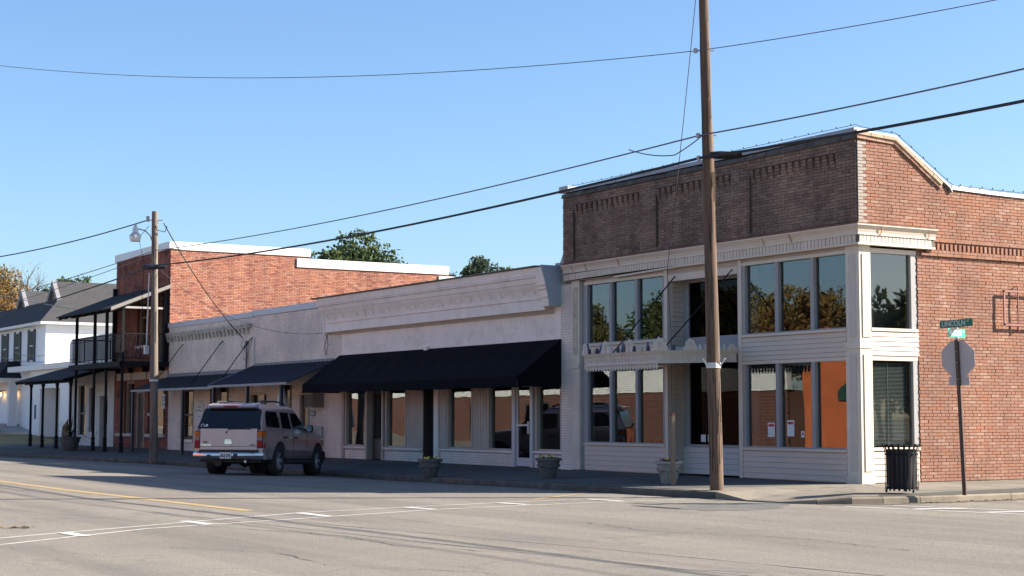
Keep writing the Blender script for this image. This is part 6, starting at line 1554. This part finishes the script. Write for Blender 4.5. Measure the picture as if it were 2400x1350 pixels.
# ================================================================ planters
pot_m = pm("stone_planter", (.33, .31, .27), .9, .18, 6, .008, 30, dirt=((.1, .095, .075), .7, 4)); pot_d = pm("dark_stone_planter", (.12, .115, .105), .9, .2, 6, .008, 30, dirt=((.05, .05, .045), .6, 4))
leafm = pm("planter_leaf", (.04, .075, .025), .7, .4, 20); soil = pm("soil", (.03, .022, .016), .95)
petals = [pm("petal_yellow", (.6, .42, .03), .6), pm("petal_red", (.30, .02, .03), .6), pm("petal_maroon", (.10, .012, .02), .6)]
def planter(x, y, label, m, cols, seed, k=1.0):
    z = gpz(x, y) if x < -24 else .12
    t = thing("planter", label, "planter", (x, y, z-.005), "stone planters along the pavement", local=True)
    r_ = random.Random(seed)
    MB().lathe([(.14*k, 0), (.155*k, .02), (.165*k, .07), (.17*k, .075), (.20*k, .2), (.215*k, .205), (.215*k, .215), (.205*k, .22), (.245*k, .37), (.25*k, .385), (.285*k, .39), (.29*k, .41), (.285*k, .44), (.265*k, .445), (.245*k, .42), (.24*k, .38), (.01, .38)], 30, wob=lambda a, zz: 1+.008*math.sin(6*a)).build("pot", m, t, 35)
    sw = MB()
    for i in range(6):
        a0 = 2*math.pi*i/6; pts = []
        for j in range(7):
            a = a0+2*math.pi/6*j/6; rr = .235*k; pts.append((rr*math.cos(a), rr*math.sin(a), .285-.03*math.sin(math.pi*j/6)))
        sw.tube(pts, [.012, .016, .02, .022, .02, .016, .012], 6)
        sw.lathe([(.005, -.03), (.02, -.02), (.022, 0), (.005, .02)], 6, (.236*k*math.cos(a0), .236*k*math.sin(a0), .29))
    sw.build("swag_band", m, t, 50)
    MB().lathe([(.01, .40), (.2*k, .40), (.235*k, .385)], 18).build("soil", soil, t)
    lf = MB()
    for i in range(150):
        a = r_.uniform(0, 6.28); rr = .24*k*math.sqrt(r_.random()); h = .40+r_.uniform(0, .10)*(1.2-rr/.3); q = Vector((rr*math.cos(a), rr*math.sin(a), h))
        u = Vector((r_.uniform(-1, 1), r_.uniform(-1, 1), r_.uniform(-.3, .6))).normalized()*.028; v = u.cross(Vector((r_.uniform(-1, 1), r_.uniform(-1, 1), 1))).normalized()*.018
        lf.face(q-u, q+v, q+u, q-v)
    o = lf.build("foliage", leafm, t); o['kind'] = 'stuff'
    for i in range(9):
        a = r_.uniform(0, 6.28); rr = .2*k*math.sqrt(r_.random()); q = Vector((rr*math.cos(a), rr*math.sin(a), .475+r_.uniform(-.03, .03))); f_ = MB()
        n_ = Vector((-q.y*0+r_.uniform(-.3, .3)+.6, r_.uniform(-.3, .3)-.6, .5)).normalized(); u = n_.cross(Vector((0, 0, 1))).normalized(); v = n_.cross(u)
        for j in range(5):
            b0 = 2*math.pi*j/5; d = (u*math.cos(b0)+v*math.sin(b0)); e = n_.cross(d)
            f_.face(q+n_*.004, q+d*.018+e*.014, q+d*.03, q+d*.018-e*.014)
        f_.build("pansy", petals[cols[i % len(cols)]], t)
    return t
planter(-35.6, 19.3, "dark weathered stone planter beside the black doorway gap under the black canvas awning", pot_d, [0, 0], 3, 1.08)
planter(-31.0, 19.8, "dark stone planter with yellow pansies at the right end of the black awning", pot_d, [0, 0, 1], 4, 1.04)
planter(-26.62, 19.86, "pale stone planter with red and yellow pansies behind the wooden stake", pot_m, [1, 0, 2], 5, 1.0)
SK = MB().hexa([(-26.08+a, 19.56+b_, .0) for a, b_ in ((-.035, -.035), (.035, -.035), (.035, .035), (-.035, .035))]+[(-26.06+a, 19.54+b_, 1.44) for a, b_ in ((-.035, -.035), (.035, -.035), (.035, .035), (-.035, .035))]).build("wooden_stake", pm("weathered_stake", (.20, .145, .10), .9, .15, 5, .004, 40, stretch=(1, 1, .1)), None)
B("stake_cap", pm("red_cap", (.16, .04, .03), .8), None, -26.1, -26.02, 19.5, 19.58, 1.441, 1.49); cp = bpy.data.objects["stake_cap"]; cp.parent = SK
tag(SK, "slim square wooden stake with a reddish top in front of the pale planter", "stake")
# potted spiky plant under the canopy
PP = thing("potted_plant", "dark round pot with a spiky long-leaved plant among the canopy posts", "potted plant", (-68.9, 20.15, gpz(-68.9, 20.15)), local=True)
MB().lathe([(.22, 0), (.3, .1), (.38, .35), (.42, .5), (.45, .52), (.45, .58), (.38, .58), (.36, .5), (.01, .5)], 22).build("pot", pot_d, PP, 40)
yl = pm("spiky_leaf", (.03, .05, .022), .6, .3, 8); yd = pm("dry_leaf", (.10, .085, .05), .8, .2, 8); r_ = random.Random(8)
for i in range(70):
    a = r_.uniform(0, 6.28); e = r_.uniform(-.2, 1.45); L = r_.uniform(.65, 1.05); d = Vector((math.cos(a)*math.cos(e), math.sin(a)*math.cos(e), math.sin(e))); s_ = Vector((-math.sin(a), math.cos(a), 0))
    P = [Vector((0, 0, .6))+d*L*t+Vector((0, 0, -.35*t*t*math.cos(e))) for t in (0, .35, .7, 1)]; m = MB()
    m.grid([[P[k]-s_*w for k, w in enumerate((.022, .02, .013, .002))], [P[k]+s_*w+Vector((0, 0, .006)) for k, w in enumerate((.022, .02, .013, .002))]]); m.build("leaf", yd if e < .1 else yl, PP)
# closed umbrella and white box by the white brick shop
UM = thing("closed_umbrella", "closed white cone shaped umbrella standing behind the SUV", "umbrella", (-49.8, 21.5, Pf(-49.8, .25)[2]), local=True)
MB().tube([(0, 0, 0), (0, 0, 2.42)], .02, 8).build("pole", galv, UM); MB().lathe([(.30, 0), (.32, .04), (.3, .06)], 16).build("base", pot_d, UM, 40)
MB().lathe([(.27, 1.0), (.25, 1.3), (.19, 1.75), (.09, 2.2), (.02, 2.44)], 24, wob=lambda a, z: 1+.10*math.sin(8*a)*(2.5-z)).build("canopy", pm("umbrella_cloth", (.66, .65, .66), .8, .04, 3), UM, 60)
WB = thing("ice_chest", "white box with a sloped rounded top against the white brick wall", "chest", (-48.9, YF-.45, .08))
bx = pm("white_box", (.60, .57, .52), .5, .06, 2, dirt=((.3, .2, .14), .4, 6))
MB().prism([(-49.75, YF-.75, .12), (-49.75, YF-.04, .12), (-49.75, YF-.04, 1.12), (-49.75, YF-.45, 1.12), (-49.75, YF-.62, 1.05), (-49.75, YF-.72, .93), (-49.75, YF-.75, .8)], (1.0, 0, 0)).build("cabinet", bx, WB, 30); B("lid_seam", galv, WB, -49.7, -48.8, YF-.758, YF-.75, .62, .64)
# far car glimpsed behind the posts
FC = thing("parked_car", "dark car nose glimpsed between the canopy posts by the garage wing", "car", (-80.5, 24.6, -.06), local=True)
m = MB().grid([[(x, y*w, z) for y in (-1, -.6, 0, .6, 1)] for x, w, z in ((-2.2, .8, .35), (-2.1, .85, .8), (-1.2, .9, .95), (-.5, .8, 1.4), (1.2, .8, 1.42), (2.0, .88, .95), (2.25, .85, .4))]); o = m.build("body", pm("dark_car", (.02, .025, .04), .25, coat=.6), FC, 50)
for y in (-.7, .7):
    for x in (-1.4, 1.4): MB().tube([(x, y-.1, .3), (x, y+.1, .3)], .31, 14).build("wheel", tyre_m, FC, 40)
    B("headlight", clr_l, FC, 2.1, 2.22, y-.15, y+.15, .6, .75)
FC.rotation_euler = (0, 0, R(180))
# ================================================================ trees
def leaf_mat(name, cols):
    m, nt, p = new_mat(name)
    t = N(nt, "ShaderNodeAttribute", attribute_name="tint").outputs["Fac"]; n = len(cols)
    c = ramp(nt, t, [(i/(n-1), q) for i, q in enumerate(cols)])
    nt.links.new(c, p.inputs["Base Color"]); p.inputs["Roughness"].default_value = .75; p.inputs["Specular IOR Level"].default_value = .2
    tr = N(nt, "ShaderNodeBsdfTranslucent"); nt.links.new(c, tr.inputs[0])
    mx = N(nt, "ShaderNodeMixShader"); mx.inputs[0].default_value = .3
    nt.links.new(p.outputs[0], mx.inputs[1]); nt.links.new(tr.outputs[0], mx.inputs[2]); nt.links.new(mx.outputs[0], nt.nodes["Material Output"].inputs[0])
    return m
lf_green = leaf_mat("leaf_green", [(.03, .05, .022), (.05, .08, .03), (.08, .105, .036), (.12, .125, .045)])
lf_pine = leaf_mat("leaf_pine", [(.028, .05, .034), (.045, .072, .044), (.06, .088, .05), (.085, .10, .055)])
lf_aut = leaf_mat("leaf_autumn", [(.10, .05, .02), (.20, .10, .03), (.26, .16, .045), (.13, .12, .035), (.30, .12, .04)])
lf_aut2 = leaf_mat('leaf_dull_autumn', [(.13, .07, .03), (.21, .105, .042), (.24, .155, .055), (.15, .135, .045), (.27, .115, .045)])
lf_olive = leaf_mat("leaf_olive", [(.085, .085, .03), (.15, .135, .048), (.22, .16, .055)])
bark = pm("bark", (.075, .055, .042), .95, .3, 4, .02, 12, stretch=(1, 1, .2))
def tree(name, label, loc, h, cr, crown0, seed, mat, nclump=60, nleaf=5500, ls=.22, squash=.8, holes=.0, cl=1.0, bare=0, group=None, clump=.26):
    rs = np.random.RandomState(seed); r_ = random.Random(seed)
    t = thing(name, label, "tree", loc, group, local=True)
    cz = (crown0+h)/2; ch = (h-crown0)/2
    cs = []
    while len(cs) < nclump:
        v = rs.uniform(-1, 1, 3); d = np.linalg.norm(v)
        if d > 1 or d < .35: continue
        if v[2] < -.2 and abs(v[0])+abs(v[1]) < .4: continue
        k = 1-.25*max(0, v[2]); cs.append((v[0]*cr*k*.85, v[1]*cr*k*.85, cz+v[2]*ch*.85, cr*clump*rs.uniform(.6, 1.25)))
    cs = np.array(cs)
    trk = MB(); tr0 = max(.12, h*.022); lean = Vector((r_.uniform(-.03, .03)*h, r_.uniform(-.03, .03)*h, 0))
    spine = [Vector((0, 0, -1)), Vector((0, 0, crown0*.5)), lean*.5+Vector((0, 0, crown0+ch*.4)), lean+Vector((0, 0, cz+ch*.6))]
    trk.tube(spine, [tr0*1.3, tr0, tr0*.7, tr0*.2], 8)
    order = list(range(len(cs))); r_.shuffle(order)
    for i in order[:26+bare]:
        e = Vector(cs[i][:3]); s0 = spine[1].lerp(spine[3], min(.9, max(.1, (e.z-spine[1].z)/(spine[3].z-spine[1].z)*.75)))
        mid = s0.lerp(e, .5)+Vector((r_.uniform(-.1, .1)*cr, r_.uniform(-.1, .1)*cr, .06*h*r_.uniform(0, 1)))
        trk.tube([s0, mid, e], [tr0*.34, tr0*.2, tr0*.06], 5)
        if bare:
            for k in range(5):
                q = e+Vector((r_.uniform(-1, 1), r_.uniform(-1, 1), r_.uniform(.1, 1.2)))*cr*.28
                trk.tube([mid.lerp(e, .6), e.lerp(q, .5)+Vector((0, 0, .1)), q], [tr0*.07, tr0*.04, tr0*.02], 3)
    trk.build("trunk", bark, t, 60)
    if nleaf:
        w = cs[:, 3]**2.0; w /= w.sum(); idx = rs.choice(len(cs), nleaf, p=w)
        d = rs.normal(size=(nleaf, 3)); d /= np.linalg.norm(d, axis=1)[:, None]; rad = rs.uniform(.25, 1, nleaf)**.5
        c = cs[idx, :3]+d*(rad*cs[idx, 3])[:, None]*np.array([1, 1, squash])
        c += rs.normal(size=(nleaf, 3))*ls*.4
        u = rs.normal(size=(nleaf, 3)); u /= np.linalg.norm(u, axis=1)[:, None]; w_ = rs.normal(size=(nleaf, 3)); v = np.cross(u, w_); v /= np.linalg.norm(v, axis=1)[:, None]
        s_ = (ls*rs.uniform(.55, 1.3, nleaf))[:, None]
        V = np.stack([c-u*s_, c+v*s_*.55, c+u*s_, c-v*s_*.55], 1).reshape(-1, 3)
        me = bpy.data.meshes.new("crown"); me.vertices.add(len(V)); me.vertices.foreach_set("co", V.ravel())
        me.loops.add(nleaf*4); me.loops.foreach_set("vertex_index", np.arange(nleaf*4)); me.polygons.add(nleaf); me.polygons.foreach_set("loop_start", np.arange(0, nleaf*4, 4))
        at = me.attributes.new("tint", 'FLOAT', 'FACE'); ct = rs.uniform(0, 1, len(cs)); at.data.foreach_set("value", np.clip(ct[idx]*.6+rs.uniform(0, .45, nleaf), 0, 1).astype(np.float32))
        me.materials.append(mat); me.update(calc_edges=True); link("crown", me, t)
    return t
BG = "trees behind the row of shops"
tree("broadleaf_tree", "large dark green tree with a broad domed crown, tallest above the white parapet cap", (-89.9, 43.3, -.6), 13.3, 4.7, 5.0, 1, lf_green, 110, 22000, .15, group=BG)
tree("broadleaf_tree", "low olive tree at the right foot of the large dark green tree", (-89, 46.4, -.6), 11.4, 2.8, 4.5, 2, lf_olive, 40, 5000, .17, group=BG)
tree("broadleaf_tree", "thin grey green tree with wispy twigs showing over the shop roof edge", (-87, 48.9, -.6), 11.8, 1.5, 5, 3, lf_olive, 40, 2600, .15, bare=14, group=BG)
tree("pine_tree", "round dark pine crown rising alone over the middle of the cornice", (-86, 50.2, -.6), 12.1, 1.9, 7.2, 4, lf_pine, 45, 6500, .12, group=BG)
tree("broadleaf_tree", "small yellowing tree just right of the round pine", (-85.5, 51.6, -.6), 11.2, 1.5, 6, 5, lf_olive, 30, 2600, .15, group=BG)
tree("autumn_tree", "orange and yellow autumn tree at the left edge behind the clapboard house", (-137, 33.2, -.6), 14.7, 5.0, 4, 6, lf_aut2, 110, 22000, .13, group=BG, bare=30)
tree("bare_tree", "bare twiggy tree above the first roof gablet beside the autumn tree", (-142, 37.4, -.6), 15.4, 4.4, 7, 7, lf_aut, 60, 300, .15, bare=40, group=BG)
tree("pine_tree", "small dark evergreen top above the second roof gablet", (-141, 41.0, -.6), 14.6, 3.4, 8, 8, lf_green, 40, 6000, .18, group=BG)
# ================================================================ other side of the street (seen in the shop windows)
OR = thing("orange_building", "plain orange rendered building on the other side of the street", "building", (-47, -8, 0))
orange = pm("orange_render", (.46, .115, .036), .85, .07, .8, .003, 20, dirt=((.3, .08, .03), .4, 1.2))
MB().box(-53.8, -38, -16, -2.2, -.3, 4.9).build("wall", orange, OR); B("parapet", orange, OR, -53.9, -37.9, -16.1, -2.1, 4.9, 5.1)
B("door", pm("green_door", (.02, .06, .045), .5), OR, -44.6, -43.5, -2.2, -2.12, .1, 2.2)
MB().prism([(-51.6, -2.1, 2.1), (-50.2, -2.1, 2.1), (-50.2, -2.1, 2.5), (-50.9, -2.1, 2.9), (-51.6, -2.1, 2.5)], (0, -.08, 0)).build("wall_plaque", pm("green_door", (.02, .06, .045)), OR)
for xx in (-52.8, -48.4): B("window", dkd, OR, xx, xx+1.1, -2.2, -2.15, 1.2, 2.6) if xx > -50 else None
TB = thing("tan_store", "long plain tan building farther along the other side of the street", "building", (-150, -14, 0))
MB().box(-205, -114, -24, -8, -.4, 6.2).build("wall", pm("tan_wall", (.085, .055, .035), .9, .1, .6), TB)
for x in np.arange(-200, -117, 7.0): B("window", dkd, TB, x, x+2.6, -8.0, -7.93, .8, 2.8)
BR = thing("brick_store", "red brick store with a broad white metal band on the other side of the street", "building", (-80, -9, 0))
B("wall", mortar_red, BR, -106, -55.3, -16, -2.55, -.4, 2.6)
brick_wall(BR, 'y', -8.02, 0, 2.7, lambda a, b_: [(-80, -61.2)], bm_red, prot=.01, seed=77) if False else None
fm2, nt, p = new_mat("far_brick"); bt = N(nt, "ShaderNodeTexBrick"); bt.inputs["Color1"].default_value = (.10, .032, .021, 1); bt.inputs["Color2"].default_value = (.065, .02, .014, 1); bt.inputs["Mortar"].default_value = (.15, .105, .08, 1)
bt.inputs["Scale"].default_value = 1; bt.inputs["Brick Width"].default_value = .34; bt.inputs["Row Height"].default_value = .15; bt.inputs["Mortar Size"].default_value = .014
mp = N(nt, "ShaderNodeMapping"); mp.inputs["Rotation"].default_value = (R(90), 0, 0); tc = N(nt, "ShaderNodeNewGeometry"); nt.links.new(tc.outputs["Position"], mp.inputs[0]); nt.links.new(mp.outputs[0], bt.inputs["Vector"]); nt.links.new(bt.outputs[0], p.inputs["Base Color"]); p.inputs["Roughness"].default_value = .9
B("brick_face", fm2, BR, -106, -55.25, -2.56, -2.5, -.3, 2.55)
bs = pm("white_metal_band", (.62, .63, .60), .6, .05, 1)
m = MB()
for i in range(12): m.hexa([(-106, -2.47, 2.6+i*.105), (-55.2, -2.47, 2.6+i*.105), (-55.2, -2.8, 2.6+i*.105), (-106, -2.8, 2.6+i*.105), (-106, -2.5, 2.695+i*.105), (-55.2, -2.5, 2.695+i*.105), (-55.2, -2.8, 2.695+i*.105), (-106, -2.8, 2.695+i*.105)])
m.build("metal_band", bs, BR)
MB().hexa([(-106.5, -2.3, 3.85), (-55, -2.3, 3.85), (-55, -16, 3.85), (-106.5, -16, 3.85), (-106.5, -2.5, 3.95), (-55, -2.5, 3.95), (-55, -9, 4.7), (-106.5, -9, 4.7)]).build("roof", pm("grey_roof", (.2, .2, .2), .8), BR)
for x in np.arange(-103, -66, 6.5):
    w_ = B("window", dkd, BR, x, x+2.4, -2.5, -2.44, .7, 2.2); B("pane", glass_dark, w_, x+.12, x+2.28, -2.44, -2.435, .82, 2.08); B("pane_back", dark_inside, w_, x+.12, x+2.28, -2.445, -2.441, .82, 2.08)
lot = sheet(np.arange(-170, -60, 6.0), np.arange(-30, 1, 5.0), lambda x, y: zroad(x, y)+.03-(.2 if y > -3.5 or x > -68 else 0)).build("sandy_lot", pm("sandy_lot", (.33, .26, .16), .95, .15, .3, .01, 20)); lot['kind'] = 'structure'
OG = "trees on the other side of the street"
for i, (x, y, h, cr, m, sd, lab) in enumerate([(-76, -22, 10.2, 5, lf_aut2, 31, "rusty autumn tree across the street behind the orange building"), (-66, -26, 10.4, 5.5, lf_olive, 32, "broad brown autumn tree across the street, nearest the orange building"), (-88, -26, 11, 5, lf_olive, 33, "olive tree behind the brick store across the street"), (-99, -30, 11.5, 5.5, lf_green, 34, "green tree behind the brick store's middle across the street"), (-112, -30, 11, 5, lf_olive, 35, "pale olive tree at the far end of the brick store across the street"), (-57, -30, 10.4, 5, lf_aut2, 36, "tall autumn tree behind the near end of the orange building")]):
    tree("roadside_tree", lab, (x, y, -.5), h, cr, 3.2, sd, m, 70, 12000, .17, group=OG)
for i, (x, y, h, cr, sd, lab) in enumerate([(25, 71, 10.2, 4.5, 41, "dark tree far up the side street, nearest"), (31, 76, 9.6, 5, 42, "dark tree far up the side street, farthest"), (19, 69, 8.6, 4, 43, "smaller dark tree up the side street")]):
    tree("side_street_tree", lab, (x, y, -.5), h, cr, 2.0, sd, lf_green, 50, 4000, .3, group="trees up the side street")
# leaves and grit gathered in the gutters
lm = MB(); r_ = random.Random(99)
def litter(n, f):
    for _ in range(n):
        x, y = f(); z = zroad(x, y)+.012; s_ = r_.uniform(.012, .04); a = r_.uniform(0, 6.28)
        u = Vector((math.cos(a), math.sin(a), r_.uniform(-.3, .3)))*s_; v = Vector((-math.sin(a), math.cos(a), r_.uniform(-.2, .6)))*s_*.7; q = Vector((x, y, z))
        lm.face(q-u, q-v*.8, q+u, q+v); lm.t.append(r_.random())
litter(260, lambda: (RK+abs(r_.gauss(0.02, .12))+.02, r_.uniform(19.8, 28)))
def fk():
    x = r_.uniform(-60, -24); return x, ky(x)-.03-abs(r_.gauss(0, .08))
litter(420, fk)
litter(60, lambda: (r_.gauss(-21.35, .07), r_.gauss(5.62, .1)))
o = lm.build("fallen_leaves", leaf_mat("fallen_leaf", [(.12, .06, .025), (.22, .13, .05), (.08, .06, .04)]), None, tint=True); o['kind'] = 'stuff'

# weeds in the gutter and at the pole foot
wm_ = MB(); r_ = random.Random(5)
def tuft(x, y, z, n, h):
    for _ in range(n):
        a = r_.uniform(0, 6.28); b0 = Vector((x+r_.gauss(0, .07), y+r_.gauss(0, .05), z)); d = Vector((math.cos(a)*.45, math.sin(a)*.45, 1)).normalized()*h*r_.uniform(.4, 1.1); s_ = Vector((-math.sin(a), math.cos(a), 0))*.006
        wm_.face(b0-s_, b0+s_, b0+d+s_*.2, b0+d-s_*.2); wm_.t.append(r_.random())
for i in range(46):
    x = r_.uniform(-60, -45.5); tuft(x, ky(x)-.02, zroad(x, ky(x)-.02), 14, .09)
for i in range(16):
    x = r_.uniform(-40, -25); tuft(x, ky(x)-.02, zroad(x, ky(x)-.02), 7, .05)
for i in range(10): tuft(-54.4+r_.gauss(0, .2), 18.75+r_.gauss(0, .15), zroad(-54.4, 18.7)+.02, 12, .12)
for i in range(5): tuft(XR+.03, r_.uniform(24.3, 29), .115, 6, .07)
o = wm_.build("weeds", leaf_mat("weed_green", [(.05, .075, .02), (.09, .10, .03), (.15, .12, .05)]), None, tint=True); o['kind'] = 'stuff'
